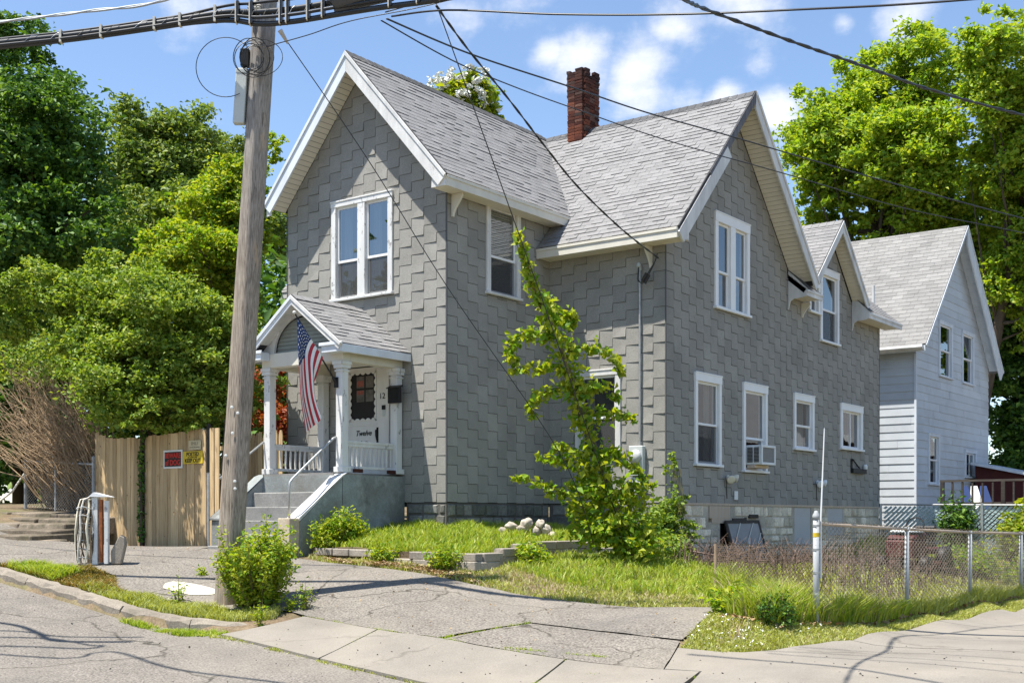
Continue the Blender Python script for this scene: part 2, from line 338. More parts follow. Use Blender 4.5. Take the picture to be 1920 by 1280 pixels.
def greytop():
    m = M['pole']; t = NT.__new__(NT); t.m = m; t.nt = m.node_tree; t.b = t.nt.nodes['Principled BSDF']; t.out = t.nt.nodes['Material Output']; t.tc = None
    src = t.b.inputs['Base Color'].links[0].from_socket; sp = t.n('ShaderNodeSeparateXYZ'); t.l(t.pos(), sp.inputs[0]); mr = t.n('ShaderNodeMapRange'); t.l(t.math('ADD', sp.outputs[2], t.math('MULTIPLY', t.noise(1.2, 4, .6), 2.0)), mr.inputs[0]); mr.inputs[1].default_value = 5.5; mr.inputs[2].default_value = 9.5
    hs = t.n('ShaderNodeHueSaturation'); t.l(src, hs.inputs['Color']); hs.inputs['Saturation'].default_value = .25; hs.inputs['Value'].default_value = .82
    col = t.mix(mr.outputs[0], src, hs.outputs[0]); st = t.ramp(t.noise(3.5, 6, .7, (9,9,.35)), [(.60, 0), (.66, 1)]); col = t.mix(t.math('MULTIPLY', st, .7), col, (.05,.038,.03))
    pt = t.ramp(t.noise(1.3, 4, .6, (3,3,.8)), [(.62, 0), (.66, 1)]); col = t.mix(t.math('MULTIPLY', pt, .45), col, (.50,.36,.22)); t.l(col, t.b.inputs['Base Color'])
greytop()
M['deck'] = wood('deck', (0.035,0.03,0.026), (0.065,0.055,0.047), (0.11,0.095,0.08), 'x', 1.0, knots=False)  # wood colour darkened to carry the shade of the trees over the deck
M['galv'] = plain('galv', (0.42,0.43,0.43), 0.45, 0.25, 14, 0.5, 0.6)
M['galvpaint'] = painted('galvpaint', (0.40,0.415,0.415), (0.22,0.2,0.18), 0.62, 0.25, 12)
M['mesh'] = plain('mesh', (0.42,0.36,0.285), 0.5, 0.3, 3, 0.4, 0.1)
M['mesh_rust'] = plain('mesh_rust', (0.33,0.235,0.165), 0.6, 0.4, 3, 0.4, 0.2)
M['black'] = plain('black', (0.012,0.012,0.013), 0.5, 0.3, 8)
M['blackmetal'] = plain('blackmetal', (0.016,0.016,0.016), 0.5, 0.3, 8, 0.3)
M['cable'] = plain('cable', (0.018,0.019,0.021), 0.38, 0.3, 3, 0.5)
M['strap'] = plain('strap', (0.60,0.56,0.48), 0.5, 0.2, 20)
M['greybox'] = plain('greybox', (0.52,0.55,0.53), 0.5, 0.06, 3)
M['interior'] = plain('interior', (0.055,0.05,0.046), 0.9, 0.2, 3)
M['curtain'] = plain('curtain', (0.42,0.40,0.36), 0.9, 0.25, 5, stretch=(9,9,0.5))
M['blind'] = plain('blind', (0.62,0.60,0.55), 0.8, 0.08, 3)
M['glass'] = glass('glass', (0.60,0.62,0.62), 0.10)
M['glass_blue'] = glass('glass_blue', (0.45,0.49,0.5), 0.20)
M['screen'] = plain('screen', (0.028,0.026,0.025), 0.75, 0.15, 3)
def netting(name, c, open_=0.45):
    t = NT(name); tr = t.n('ShaderNodeBsdfTransparent'); t.fin(tuple(c), 0.8, 0.1); ms = t.n('ShaderNodeMixShader'); ms.inputs[0].default_value = open_; t.l(t.b.outputs[0], ms.inputs[1]); t.l(tr.outputs[0], ms.inputs[2]); t.l(ms.outputs[0], t.out.inputs[0]); return t.m
M['fly_screen'] = netting('fly_screen', (0.10,0.10,0.10), 0.45)
M['doorwhite'] = painted('doorwhite', (0.74,0.73,0.68), peel=0.8, dirt=0.15)
M['red'] = plain('red', (0.095,0.025,0.022), 0.6, 0.2, 5)
M['redwall'] = plain('redwall', (0.075,0.018,0.016), 0.8, 0.2, 5)
M['plastic'] = plain('plastic', (0.76,0.77,0.76), 0.4, 0.05, 3)
M['cream'] = plain('cream', (0.74,0.69,0.54), 0.5, 0.1, 4)
M['ply'] = wood('ply', (0.46,0.36,0.27), (0.56,0.45,0.345), (0.62,0.51,0.40), 'z', 0.6, knots=False)
M['board_grey'] = plain('board_grey', (0.46,0.45,0.445), 0.8, 0.08, 2)
M['teal'] = plain('teal', (0.44,0.57,0.58), 0.35, 0.12, 4, 0.6)
M['yellow'] = plain('yellow', (0.62,0.44,0.03), 0.5, 0.1, 5)
M['signred'] = plain('signred', (0.42,0.025,0.018), 0.5, 0.15, 7)
M['signwhite'] = plain('signwhite', (0.72,0.71,0.66), 0.5, 0.1, 7)
M['signblack'] = plain('signblack', (0.02,0.016,0.014), 0.5, 0.2, 7)
M['flagred'] = plain('flagred', (0.42,0.035,0.05), 0.8, 0.12, 3)
M['flagwhite'] = plain('flagwhite', (0.78,0.77,0.75), 0.8, 0.05, 3)
M['flagblue'] = plain('flagblue', (0.018,0.04,0.13), 0.8, 0.15, 3)
M['bark'] = plain('bark', (0.095,0.075,0.055), 0.95, 0.4, 6, 0.1, bump=0.8, bscale=14, stretch=(1,1,0.2))
M['twig'] = plain('twig', (0.31,0.22,0.135), 0.9, 0.35, 4, 0.15)
M['stem'] = plain('stem', (0.15,0.13,0.05), 0.8, 0.3, 6)
M['lf_dark'] = leafmat('lf_dark', [(0.029,0.075,0.016),(0.054,0.134,0.021),(0.097,0.196,0.027),(0.214,0.336,0.047)], 0.28)
M['lf_olive'] = leafmat('lf_olive', [(0.072,0.129,0.022),(0.127,0.206,0.034),(0.207,0.286,0.049),(0.348,0.382,0.097)], 0.3)
M['lf_bright'] = leafmat('lf_bright', [(0.102,0.206,0.022),(0.204,0.340,0.026),(0.339,0.428,0.027),(0.390,0.428,0.046)], 0.42)
M['lf_lime'] = leafmat('lf_lime', [(0.089,0.165,0.014),(0.213,0.320,0.015),(0.320,0.351,0.022),(0.320,0.351,0.038)], 0.45)
M['lf_hedge'] = leafmat('lf_hedge', [(0.072,0.142,0.022),(0.154,0.255,0.032),(0.256,0.348,0.041),(0.348,0.382,0.082)], 0.35)
M['lf_vine'] = leafmat('lf_vine', [(0.075,0.185,0.016),(0.187,0.326,0.020),(0.349,0.393,0.025),(0.358,0.393,0.043)], 0.42)
M['lf_red'] = leafmat('lf_red', [(0.135,0.017,0.010),(0.300,0.042,0.015),(0.340,0.084,0.025),(0.340,0.182,0.062)], 0.4)
M['grass'] = leafmat('grass', [(0.127,0.206,0.023),(0.278,0.412,0.032),(0.400,0.439,0.044),(0.400,0.439,0.142)], 0.35)
M['grass_dry'] = leafmat('grass_dry', [(0.195,0.243,0.032),(0.400,0.412,0.056),(0.400,0.439,0.111),(0.400,0.439,0.238)], 0.3)
M['flower'] = plain('flower', (0.80,0.80,0.74), 0.8, 0.05)
M['dandelion'] = plain('dandelion', (0.75,0.62,0.03), 0.8, 0.1)
M['moss'] = leafmat('moss', [(0.09,0.10,0.02),(0.17,0.16,0.03),(0.28,0.20,0.04),(0.34,0.17,0.05)], 0.3)

# ------------------------------------------------------------------ terrain
CTRL = np.array([
 (2.2,-7.0,.172),(4.13,-7,-.018),(5.56,-7,-.144),(2.44,-5.8,.334),(3.75,-5.8,.233),(4.69,-5.8,.191),(6.0,-5.8,.09),(7.9,-5.7,.05),
 (1.7,-6.4,.275),(.16,-6.75,.392),(-1.69,-6.75,.654),(-3.05,-6.76,.842),(-6,-6.8,1.22),(-10,-6.8,1.65),
 (2.35,-8.8,.0),(4.2,-8.3,-.11),(2.0,-10,-.02),(-.1,-8.6,.36),(-2.8,-8.8,.72),(-6,-9,1.1),(8,-9.5,-.3),(11,-11,-.35),(14,-17,-.4),(5,-16,-.4),(-4,-14,.3),
 (-1.2,-2.78,.985),(-.13,-3,.91),(2.29,-3.2,.785),(3.33,-3.2,.65),(3.85,-3.2,.57),(4.92,-3.2,.485),(5.75,-3.2,.45),(7.06,-3.0,.49),
 (5.17,-4.63,.324),(7.4,-4.9,.166),(7.3,-4.35,.31),(.84,-5.74,.46),(-.1,-5.6,.60),(-2.6,-5.45,.88),(-3.9,-4.3,1.06),(-4.4,-2,1.08),(-7.4,-2,1.1),(-2.4,-3.6,1.02),
 (-7.0,-4.4,1.2),(-6.3,-3.8,1.19),(-10.3,-2.5,1.72),(-8.2,-1.8,1.5),(-11.2,-1.3,1.85),(-12,-4.5,1.8),
 (0,.2,1.15),(2.75,-2.3,.84),(2.8,1.7,.75),(2.7,4.3,.66),(2.7,6.6,.60),(2.7,14,1.15),(5.2,14.2,.70),(0,20,1.5),(8,14,.4),
 (3.9,-.1,.93),(5.6,-.5,.62),(6.9,1.6,.58),(7.6,4.7,.5),(8.3,-3.2,.385),(8.35,0,.29),(8.35,2.9,.33),(8.35,5.8,.23),(7.6,-3.9,.45),
 (7.91,-4.88,.151),(8.4,-4.58,.168),(8.81,-3.35,.20),(8.80,-1.6,.18),(8.80,.8,.15),(8.85,3.4,.10),(8.85,6,.04),(8.8,12,-.1),(10,-3,.19),(12,-3,.18),(10,.9,.14),(12,.9,.13),(10,4.6,.04),(12,4.6,.03),(10,9,-.03),(12,12,-.1),(9.5,-5.4,.13),(10.2,-7,.0),(12.5,-7.5,-.06)])
def _tps(r): return np.where(r > 1e-9, r*r*np.log(np.maximum(r, 1e-9)), 0)
def _solve():
    P = CTRL[:, :2]; n = len(P); d = np.linalg.norm(P[:, None]-P[None], axis=2)
    K = _tps(d) + np.eye(n)*0.02; Q = np.hstack([np.ones((n, 1)), P])
    A = np.block([[K, Q], [Q.T, np.zeros((3, 3))]])
    return np.linalg.solve(A, np.concatenate([CTRL[:, 2], np.zeros(3)]))
_W = _solve()
def Hn(x, y):
    x = np.clip(np.asarray(x, float), -12, 14); y = np.clip(np.asarray(y, float), -17, 16)
    sh = x.shape; q = np.stack([x.ravel(), y.ravel()], 1); out = np.empty(len(q)); n = len(CTRL)
    for i in range(0, len(q), 20000):
        c = q[i:i+20000]; d = np.linalg.norm(c[:, None]-CTRL[None, :, :2], axis=2)
        out[i:i+20000] = _tps(d) @ _W[:n] + _W[n] + c @ _W[n+1:]
    return out.reshape(sh)
def H(x, y): return float(Hn(np.array([x]), np.array([y]))[0])
ROADLINE = np.array([(-400,-6.86),(-3,-6.86),(0.2,-6.85),(1.3,-6.76),(1.9,-6.62),(2.2,-7.0),(4.13,-7.03),(5.56,-7.06),(7.2,-7.25),(9,-8.4),(13,-11),(400,-200)])
def roadside(x, y): return np.interp(x, ROADLINE[:, 0], ROADLINE[:, 1]) - y       # > 0 on the road
def drop(x): return np.interp(x, [-3, 0.2, 1.6, 2.25], [0.16, 0.14, 0.11, 0.012])
def inpoly(px, py, poly):
    poly = np.asarray(poly, float); inside = np.zeros(len(px), bool); j = len(poly)-1
    for i in range(len(poly)):
        xi, yi = poly[i]; xj, yj = poly[j]
        c = ((yi > py) != (yj > py)) & (px < (xj-xi)*(py-yi)/((yj-yi) or 1e-12)+xi); inside ^= c; j = i
    return inside
def sheet(name, poly, off, step, mat, parent=None, zf=None, jag=0.0, kind='structure', skirt=0):
    """a ground sheet with the outline poly, following the terrain"""
    pts = []; n = len(poly)
    for i in range(n):
        a = np.array(poly[i]); b = np.array(poly[(i+1) % n]); k = max(1, int(np.linalg.norm(b-a)/step))
        for t in range(k):
            p = a+(b-a)*t/k
            if jag and t: p = p + RNG.normal(0, jag, 2)
            pts.append(p)
    ne = len(pts); P = np.array(pts); lo = P.min(0); hi = P.max(0)
    gx, gy = np.meshgrid(np.arange(lo[0]+step/2, hi[0], step), np.arange(lo[1]+step/2, hi[1], step)); gx = gx.ravel(); gy = gy.ravel()
    gx = gx + RNG.uniform(-.1, .1, len(gx))*step; gy = gy + RNG.uniform(-.1, .1, len(gy))*step
    m = inpoly(gx, gy, P); allp = np.vstack([P, np.stack([gx[m], gy[m]], 1)])
    vo, eo, fo, *_ = delaunay_2d_cdt([Vector(p) for p in allp], [(i, (i+1) % ne) for i in range(ne)], [list(range(ne))], 1, 1e-5)
    vx = np.array([v.x for v in vo]); vy = np.array([v.y for v in vo])
    vz = (zf or Hn)(vx, vy) + off
    mb = MB(); mb.add(list(zip(vx, vy, vz)), [tuple(f) for f in fo])
    if skirt:
        ez = (zf or Hn)(P[:, 0], P[:, 1]) + off; top = [(P[i, 0], P[i, 1], ez[i]) for i in range(ne)]
        mb.add(top + [(p[0], p[1], p[2]-skirt) for p in top], [(i, (i+1) % ne, ne+(i+1) % ne, ne+i) for i in range(ne)])
    o = mb.build(name, mat, parent, smooth=True)
    if skirt: o.data.polygons.foreach_set('use_smooth', [False]*len(o.data.polygons))
    if parent is None: o['kind'] = kind
    return o
def build_ground():
    def axis(a, b, st):
        c = np.arange(a, b+1e-6, st); g = [b]; k = st
        while g[-1] < 500: k *= 1.5; g.append(g[-1]+k)
        l = [a]; k = st
        while l[-1] > -500: k *= 1.5; l.append(l[-1]-k)
        return np.concatenate([np.array(l[1:])[::-1], c, np.array(g[1:])])
    X = axis(-13, 13, 0.2); Y = axis(-11, 17, 0.2); gx, gy = np.meshgrid(X, Y)
    z = Hn(gx, gy) - 0.03; rs = roadside(gx, gy)
    z = z - np.where(rs > 0.0, 0.3, 0)
    fine = (np.abs(gx) < 13) & (gy > -11) & (gy < 17)
    z = z + np.where(fine & (rs < -0.3), RNG.normal(0, 0.006, z.shape), 0)
    nx, ny = len(X), len(Y); idx = np.arange(nx*ny).reshape(ny, nx)
    q = np.stack([idx[:-1, :-1].ravel(), idx[:-1, 1:].ravel(), idx[1:, 1:].ravel(), idx[1:, :-1].ravel()], 1)
    o = link('ground', idx_mesh('ground', np.stack([gx.ravel(), gy.ravel(), z.ravel()], 1), q, M['soil'], True)); o['kind'] = 'structure'
build_ground()
zroad = lambda x, y: Hn(x, y) - drop(x)
road_poly = [(-30,-6.86),(-9,-6.86),(-3,-6.86),(0.2,-6.85),(1.3,-6.76),(1.9,-6.62),(2.2,-7.0),(4.13,-7.03),(5.56,-7.06),(7.2,-7.25),(9,-8.4),(13,-11),(14,-24),(-30,-24)]
sheet('road', road_poly, 0.0, 0.28, M['road'], zf=zroad)
# driveway apron of old asphalt, in three panels
sheet('driveway', [(-9.3,-3.6),(-7.6,-2.25),(-3.3,-2.2),(-3.25,-2.86),(-.95,-2.86),(-.13,-3),(2.29,-3.22),(3.33,-3.24),(3.85,-3.22),(4.92,-3.2),(5.75,-3.18),(7.0,-2.95),(7.12,-3.4),(7.3,-4.35),(7.3,-4.62),(5.19,-4.62),(4.70,-5.76),(2.5,-5.76),(2.0,-5.66),(1.3,-5.95),(.3,-6.15),(-1.3,-6.3),(-1.6,-5.75),(-2.4,-5.6),(-3,-6.3),(-3.4,-6.6),(-9.3,-6.6)], -0.004, 0.22, M['asphalt'], jag=0.012)
sheet('driveway', [(5.235,-4.66),(7.3,-4.66),(7.42,-5.0),(7.7,-5.74),(4.77,-5.76)], -0.006, 0.22, M['asphalt'], jag=0.006)
# sidewalk of concrete slabs
sw = bpy.data.objects.new('sidewalk', None); COL.objects.link(sw); sw['kind'] = 'structure'
for poly in ([(2.23,-6.98),(2.47,-5.82),(3.74,-5.82),(3.94,-7.0)], [(3.965,-7.0),(3.765,-5.82),(6.52,-5.82),(6.80,-7.03)], [(6.83,-7.03),(6.55,-5.82),(8.15,-5.80),(8.6,-7.9)],
             [(7.42,-4.92),(7.74,-5.78),(8.17,-5.78),(8.5,-6.9),(12,-6.9),(12,-3.4),(8.80,-3.4),(8.66,-4.05),(8.4,-4.58),(8.15,-4.82),(7.91,-4.9)], [(8.81,-3.37),(12,-3.37),(12,-.3),(8.80,-.3)], [(8.80,-.27),(12,-.27),(12,3.2),(8.84,3.2)], [(8.84,3.23),(12,3.23),(12,8),(8.86,8)], [(8.86,8.03),(12,8.03),(12,16),(8.86,16)]):
    sheet('slab', poly, 0.012, 0.25, M['concrete'], sw, jag=0.004, skirt=0.06)
# pale concrete patch beside the pole
pc = [(-.1+.52*math.cos(a)*(1+.15*math.sin(3*a)), -5.62+.27*math.sin(a)*(1+.2*math.cos(2*a))) for a in np.linspace(0, 6.28, 15)[:-1]]
M['patch'] = plain('patch', (0.62,0.58,0.44), 0.9, 0.12, 3)
o = sheet('pavement', pc, 0.006, 0.15, M['patch'])
# kerb of worn stones
kl = [(-16,-6.76),(-9,-6.76),(-3.05,-6.76),(0.16,-6.74),(1.1,-6.64),(1.7,-6.47),(2.1,-6.2),(2.36,-5.86)]
kp = bpy.data.objects.new('kerb', None); COL.objects.link(kp); kp['kind'] = 'structure'
def resample(pl, st):
    P = [np.array(p, float) for p in pl]; out = [P[0]]
    for a, b in zip(P[:-1], P[1:]):
        n = max(1, round(np.linalg.norm(b-a)/st)); out += [a+(b-a)*(i+1)/n for i in range(n)]
    return out
kq = resample(kl, 0.16); i = 0
while i < len(kq)-1:
    k = random.choice([6, 7, 8]) if kq[i][0] < 0.6 else random.choice([4, 5]); seg = kq[i:i+k+1]; i += k
    mb = MB(); n = len(seg); rows = []
    for j, p in enumerate(seg):
        t = seg[min(j+1, n-1)]-seg[max(j-1, 0)]; t = t/np.linalg.norm(t); nn = np.array([-t[1], t[0]])
        e = 0.012 if 0 < j < n-1 else 0; q = p + t*(0.008 if j == 0 else -0.008 if j == n-1 else 0)
        h = H(q[0], q[1]) + 0.012 - 0.10*max(0, (q[0]-1.7))/0.7; d = drop(q[0]); jf = random.uniform(-.018, .018)
        f = q - nn*(0.10+jf); ft = q - nn*(0.055+jf*1.5); b = q + nn*(0.10+random.uniform(-.03, .03))
        rows.append([(f[0], f[1], h-d-0.15), (f[0], f[1], h-0.06+random.uniform(-.025, .02)), (ft[0], ft[1], h+random.uniform(-.014, .008)), (b[0], b[1], h+random.uniform(-.012, .006)), (b[0], b[1], h-0.3)])
    vs = [v for r in rows for v in r]; fs = []
    for j in range(len(rows)-1):
        for c in range(4): fs.append((j*5+c, j*5+c+1, (j+1)*5+c+1, (j+1)*5+c))
    fs += [tuple(range(5)), tuple((len(rows)-1)*5+c for c in range(4, -1, -1))]
    mb.add(vs, fs).build('kerb_stone', M['kerb'], kp)

# ------------------------------------------------------------------ tiled surfaces (siding, roofing)
def clip(poly, reg):
    """clip polygon by the convex counter-clockwise region"""
    out = poly
    for i in range(len(reg)):
        a = reg[i]; b = reg[(i+1) % len(reg)]; ex, ey = b[0]-a[0], b[1]-a[1]; res = []
        if not out: return []
        for j in range(len(out)):
            p, q = out[j], out[(j+1) % len(out)]
            dp = ex*(p[1]-a[1])-ey*(p[0]-a[0]); dq = ex*(q[1]-a[1])-ey*(q[0]-a[0])
            if dp >= 0: res.append(p)
            if (dp >= 0) != (dq >= 0):
                t = dp/(dp-dq); res.append((p[0]+(q[0]-p[0])*t, p[1]+(q[1]-p[1])*t))
        out = res
    return out
def area(p): return 0.5*sum(p[i][0]*p[(i+1) % len(p)][1]-p[(i+1) % len(p)][0]*p[i][1] for i in range(len(p)))
def ccw(p): return p if area(p) > 0 else p[::-1]
def rect_minus(r, h):
    s0, s1, t0, t1 = r; a0, a1, b0, b1 = h
    if s1 <= a0 or s0 >= a1 or t1 <= b0 or t0 >= b1: return [r]
    out = []
    if s0 < a0: out.append((s0, a0, t0, t1))
    if s1 > a1: out.append((a1, s1, t0, t1))
    m0, m1 = max(s0, a0), min(s1, a1)
    if t0 < b0: out.append((m0, m1, t0, b0))
    if t1 > b1: out.append((m0, m1, b1, t1))
    return out
def slab_wall(name, fr, regions, holes, thick, mat, parent):
    mb = MB()
    for reg in regions:
        reg = ccw(reg); s = [p[0] for p in reg]; t = [p[1] for p in reg]; rs = [(min(s), max(s), min(t), max(t))]
        for h in holes: rs = [q for r in rs for q in rect_minus(r, h)]
        for r in rs:
            p = clip([(r[0], r[2]), (r[1], r[2]), (r[1], r[3]), (r[0], r[3])], reg)
            if len(p) > 2 and abs(area(p)) > 1e-4: mb.prism([fr.P(a, b, -thick) for a, b in p], fr.n*thick)
    return mb.build(name, mat, parent)
CAMP = Vector((13.9712, -16.7758, 1.6))
def tiles(name, fr, regions, holes, w, h, parent, mat, stagger='B', thick=(0.003, 0.016), gap=0.005, singles=0, bend=0.0, lo=None):
    """pieces in rows; the nearest whole ones become objects of their own, the rest one part.
    stagger 'row': roof shingles; 'R', 'L', 'B': interlocking siding whose free lower edge shows on that side"""
    rest = MB(); cand = []; variants = {}
    for reg in regions:
        reg = ccw(reg); s0 = min(p[0] for p in reg); s1 = max(p[0] for p in reg); t0 = min(p[1] for p in reg); t1 = max(p[1] for p in reg)
        if lo: ls, lt = lo
        else: ls, lt = s0, t0
        for c in range(int((s0-ls)/w)-2, int((s1-ls)/w)+2):
            for r in range(int((t0-lt)/h)-2, int((t1-lt)/h)+2):
                if stagger != 'row':
                    a = ls + c*w; b = lt + r*h + (h/2 if c % 2 else 0); R = (a, a+w, b+gap*.9, b+h)
                else:
                    off = (w/2 if r % 2 else 0) + ((r*7919) % 13)/13*w*0.25; a = ls + c*w + off; b = lt + r*h
                    R = (a, a+w-gap, b, b+h)
                rs = [R]
                for q in holes: rs = [z for y in rs for z in rect_minus(y, q)]
                if len(rs) == 1 and rs[0] == R:
                    P0 = outline(R, stagger, gap); p = [(R[0], R[2]), (R[1], R[2]), (R[1], R[3]), (R[0], R[3])]
                    if abs(area(clip(p, reg))-area(p)) < 1e-6 and singles: cand.append((R, c, r)); continue
                    p = clip(P0, reg)
                    if len(p) > 2 and area(p) > .0008: _tile(rest, fr, p, R, thick, bend, stagger)
                    continue
                for rr in rs:
                    p = clip([(rr[0], rr[2]), (rr[1], rr[2]), (rr[1], rr[3]), (rr[0], rr[3])], reg)
                    if len(p) > 2 and area(p) > .0008: _tile(rest, fr, p, R, thick, bend, stagger)
    cand.sort(key=lambda k: (fr.P((k[0][0]+k[0][1])/2, (k[0][2]+k[0][3])/2)-CAMP).length)
    for k, (R, c, r) in enumerate(cand):
        if k < singles:
            key = (c % 2, random.randrange(4))
            if key not in variants:
                mb = MB(); f0 = Fr((0,0,0), fr.s, fr.t, fr.n); R0 = (0, R[1]-R[0], 0, R[3]-R[2])
                _tile(mb, f0, outline(R0, stagger, gap), R0, thick, bend, stagger); variants[key] = mb.mesh(name, mat)
            o = bpy.data.objects.new(name, variants[key]); COL.objects.link(o); attach(o, parent); o.location = fr.P(R[0], R[2])
        else: _tile(rest, fr, outline(R, stagger, gap), R, thick, bend, stagger)
    if rest.v:
        o = rest.build(name, mat, parent); o['kind'] = 'stuff'
def outline(R, stagger, g):
    a, b, c, e = R; m = (c+e)/2; q = (e-c)*.02
    if stagger == 'R': return [(a,c), (b-g,c), (b-g,m-q), (b,m), (b,e), (a,e)]
    if stagger == 'L': return [(a+g,c), (b,c), (b,e), (a,e), (a,m), (a+g,m-q)]
    if stagger == 'B': return [(a+g*.5,c), (b-g*.5,c), (b-g*.5,e), (a+g*.5,e)]
    return [(a,c), (b,c), (b,e), (a,e)]
def _tile(mb, fr, p, R, thick, bend, stagger='B'):
    k = random.uniform(0.8, 1.2) if bend == 0 else random.uniform(0.55, 1.0+bend)
    if stagger == 'row' and bend: k = random.choice((0.45, 0.6, 1.25, 1.5))
    tt, tb = thick[0], thick[1]*k; sk = random.uniform(-.15, .15)*tb; tm = (thick[0]+thick[1])*.5
    def f(a, b):
        u = min(1, max(0, (a-R[0])/(R[1]-R[0]))); v = min(1, max(0, (b-R[2])/(R[3]-R[2])))
        if stagger in ('R', 'L'):
            if stagger == 'L': u = 1-u
            lo_ = tm*.9; lh = tm*.55; ro = tb; rm = tm*.9; rt_ = tm*.55   # left edge tucked under, right edge free
            left = lo_ + (lh-lo_)*v; right = (ro + (rm-ro)*min(1, v*2)) if v < .5 else (rm + (rt_-rm)*(v*2-1))
            return left + (right-left)*u
        return tb + (tt-tb)*v + sk*(u-.5)
    n = len(p); base = [fr.P(a, b, 0.0008) for a, b in p]; top = [fr.P(a, b, max(0.0015, f(a, b))) for a, b in p]
    if stagger in ('R', 'L') and n >= 4:
        cx_ = sum(q[0] for q in p)/n; cy_ = sum(q[1] for q in p)/n
        mb.add(base+top+[fr.P(cx_, cy_, f(cx_, cy_)+.001)], [(n+i, n+(i+1) % n, 2*n) for i in range(n)] + [(i, (i+1) % n, n+(i+1) % n, n+i) for i in range(n)])
    else:
        mb.add(base+top, [tuple(range(n, 2*n))] + [(i, (i+1) % n, n+(i+1) % n, n+i) for i in range(n)])

# ------------------------------------------------------------------ windows
def window(parent, fr, s0, s1, t0, t1, panes=1, casing=0.115, split=0.5, blind=None, curtain=None, glassm='glass', slider=False, label=None, sillw=0.05, back=None, mull=0.16, head=None, trim='trim', screen=False):
    """outer casing bounds s0..s1, t0..t1 (t0 = under side of the sill); returns the wall hole"""
    head = head or casing; c = casing; st = t0 + sillw
    i0, i1, j0, j1 = s0+c, s1-c, st+0.012, t1-head
    m = MB()
    fbox(m, fr, s0, s0+c, st, t1-head, 0.0, 0.048); fbox(m, fr, s1-c, s1, st, t1-head, 0.0, 0.048); fbox(m, fr, s0-.008, s1+.008, t1-head, t1, 0.0, 0.056)
    fbox(m, fr, s0-.012, s1+.012, t1-.022, t1+.006, 0.056, 0.068)
    opens = []
    if panes == 2:
        mid = (i0+i1)/2; fbox(m, fr, mid-mull/2, mid+mull/2, st, t1-head, -0.06, 0.050); opens = [(i0, mid-mull/2), (mid+mull/2, i1)]
    else: opens = [(i0, i1)]
    win = m.build('window', M[trim], parent, bevel=0.004)
    if label: win['label'] = label
    sm = MB(); fbox(sm, fr, s0-.025, s1+.025, t0, st, -0.02, 0.088); sm.build('sill', M[trim], win, bevel=0.006)
    rv = MB()
    rv.add([fr.P(i0,j0-.012,-.0), fr.P(i1,j0-.012,0), fr.P(i1,j1,0), fr.P(i0,j1,0), fr.P(i0,j0-.012,-.13), fr.P(i1,j0-.012,-.13), fr.P(i1,j1,-.13), fr.P(i0,j1,-.13)], [(0,1,5,4), (1,2,6,5), (2,3,7,6), (3,0,4,7)], 0)
    rv.build('jamb', M[trim], win)
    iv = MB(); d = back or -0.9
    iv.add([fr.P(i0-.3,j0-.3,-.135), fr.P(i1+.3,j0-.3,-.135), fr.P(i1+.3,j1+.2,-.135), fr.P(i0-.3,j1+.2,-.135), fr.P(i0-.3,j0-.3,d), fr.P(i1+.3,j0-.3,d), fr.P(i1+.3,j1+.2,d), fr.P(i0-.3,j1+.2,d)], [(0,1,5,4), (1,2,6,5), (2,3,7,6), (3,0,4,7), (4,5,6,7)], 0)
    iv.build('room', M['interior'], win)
    for (a, b) in opens:
        if slider:
            mid = (a+b)/2
            for (x0, x1, dd) in ((a, mid+.02, -.008), (mid-.02, b, -.034)): _sash(win, fr, x0, x1, j0, j1, dd, glassm)
        else:
            jm = j0 + (j1-j0)*split
            _sash(win, fr, a, b, jm-.02, j1, -.008, glassm); _sash(win, fr, a, b, j0, jm+.02, -.034, 'glass' if glassm == 'glass' else glassm)
        if screen:
            sc_ = MB(); sc_.add([fr.P(a+.012, j0+.01, -.024), fr.P(b-.012, j0+.01, -.024), fr.P(b-.012, j0+(j1-j0)*split+.01, -.024), fr.P(a+.012, j0+(j1-j0)*split+.01, -.024)], [(0,1,2,3)]); sc_.build('fly_screen', M['fly_screen'], win)
        if blind:
            bm = MB(); nb = int((j1-(j0+(j1-j0)*blind))/0.045)
            for q in range(nb):
                z = j1 - 0.045*q; bm.add([fr.P(a+.03, z, -.12), fr.P(b-.03, z, -.12), fr.P(b-.03, z-.043, -.105), fr.P(a+.03, z-.043, -.105)], [(0,1,2,3)])
            bm.build('blind', M['blind'], win)
        if curtain:
            cm = MB(); n = 22; w0 = (b-a)*curtain
            for (x0, x1) in ((a+.02, a+.02+w0), (b-.02-w0, b-.02)):
                vs = []
                for q in range(n+1):
                    x = x0+(x1-x0)*q/n; dd = -.2+.025*math.sin(q*1.9); vs += [fr.P(x, j0, dd), fr.P(x, j1, dd)]
                cm.add(vs, [(2*q, 2*q+2, 2*q+3, 2*q+1) for q in range(n)])
            cm.build('curtain', M['curtain'], win)
    return win
def _sash(win, fr, a, b, t0, t1, d, glassm):
    m = MB(); w = 0.045
    fbox(m, fr, a, a+w, t0, t1, d-.03, d); fbox(m, fr, b-w, b, t0, t1, d-.03, d); fbox(m, fr, a+w, b-w, t0, t0+w, d-.03, d); fbox(m, fr, a+w, b-w, t1-w, t1, d-.03, d)
    s = m.build('sash', M['vinyl'], win)
    g = MB(); g.add([fr.P(a+w, t0+w, d-.015), fr.P(b-w, t0+w, d-.015), fr.P(b-w, t1-w, d-.015), fr.P(a+w, t1-w, d-.015)], [(0,1,2,3)]); g.build('pane', M[glassm], win)
def hole(s0, s1, t0, t1, casing=0.115, head=None, sillw=0.05):
    return (s0+casing-.014, s1-casing+.014, t0+sillw-.014, t1-(head or casing)+.014)

# ================================================================== the grey house
house = thing('house', (-1, 6, 1.2), 'grey shingle-sided house with white trim, cross gables and a small front porch', 'house')
ZB = 1.887; YC = 3.221; XD = 2.657
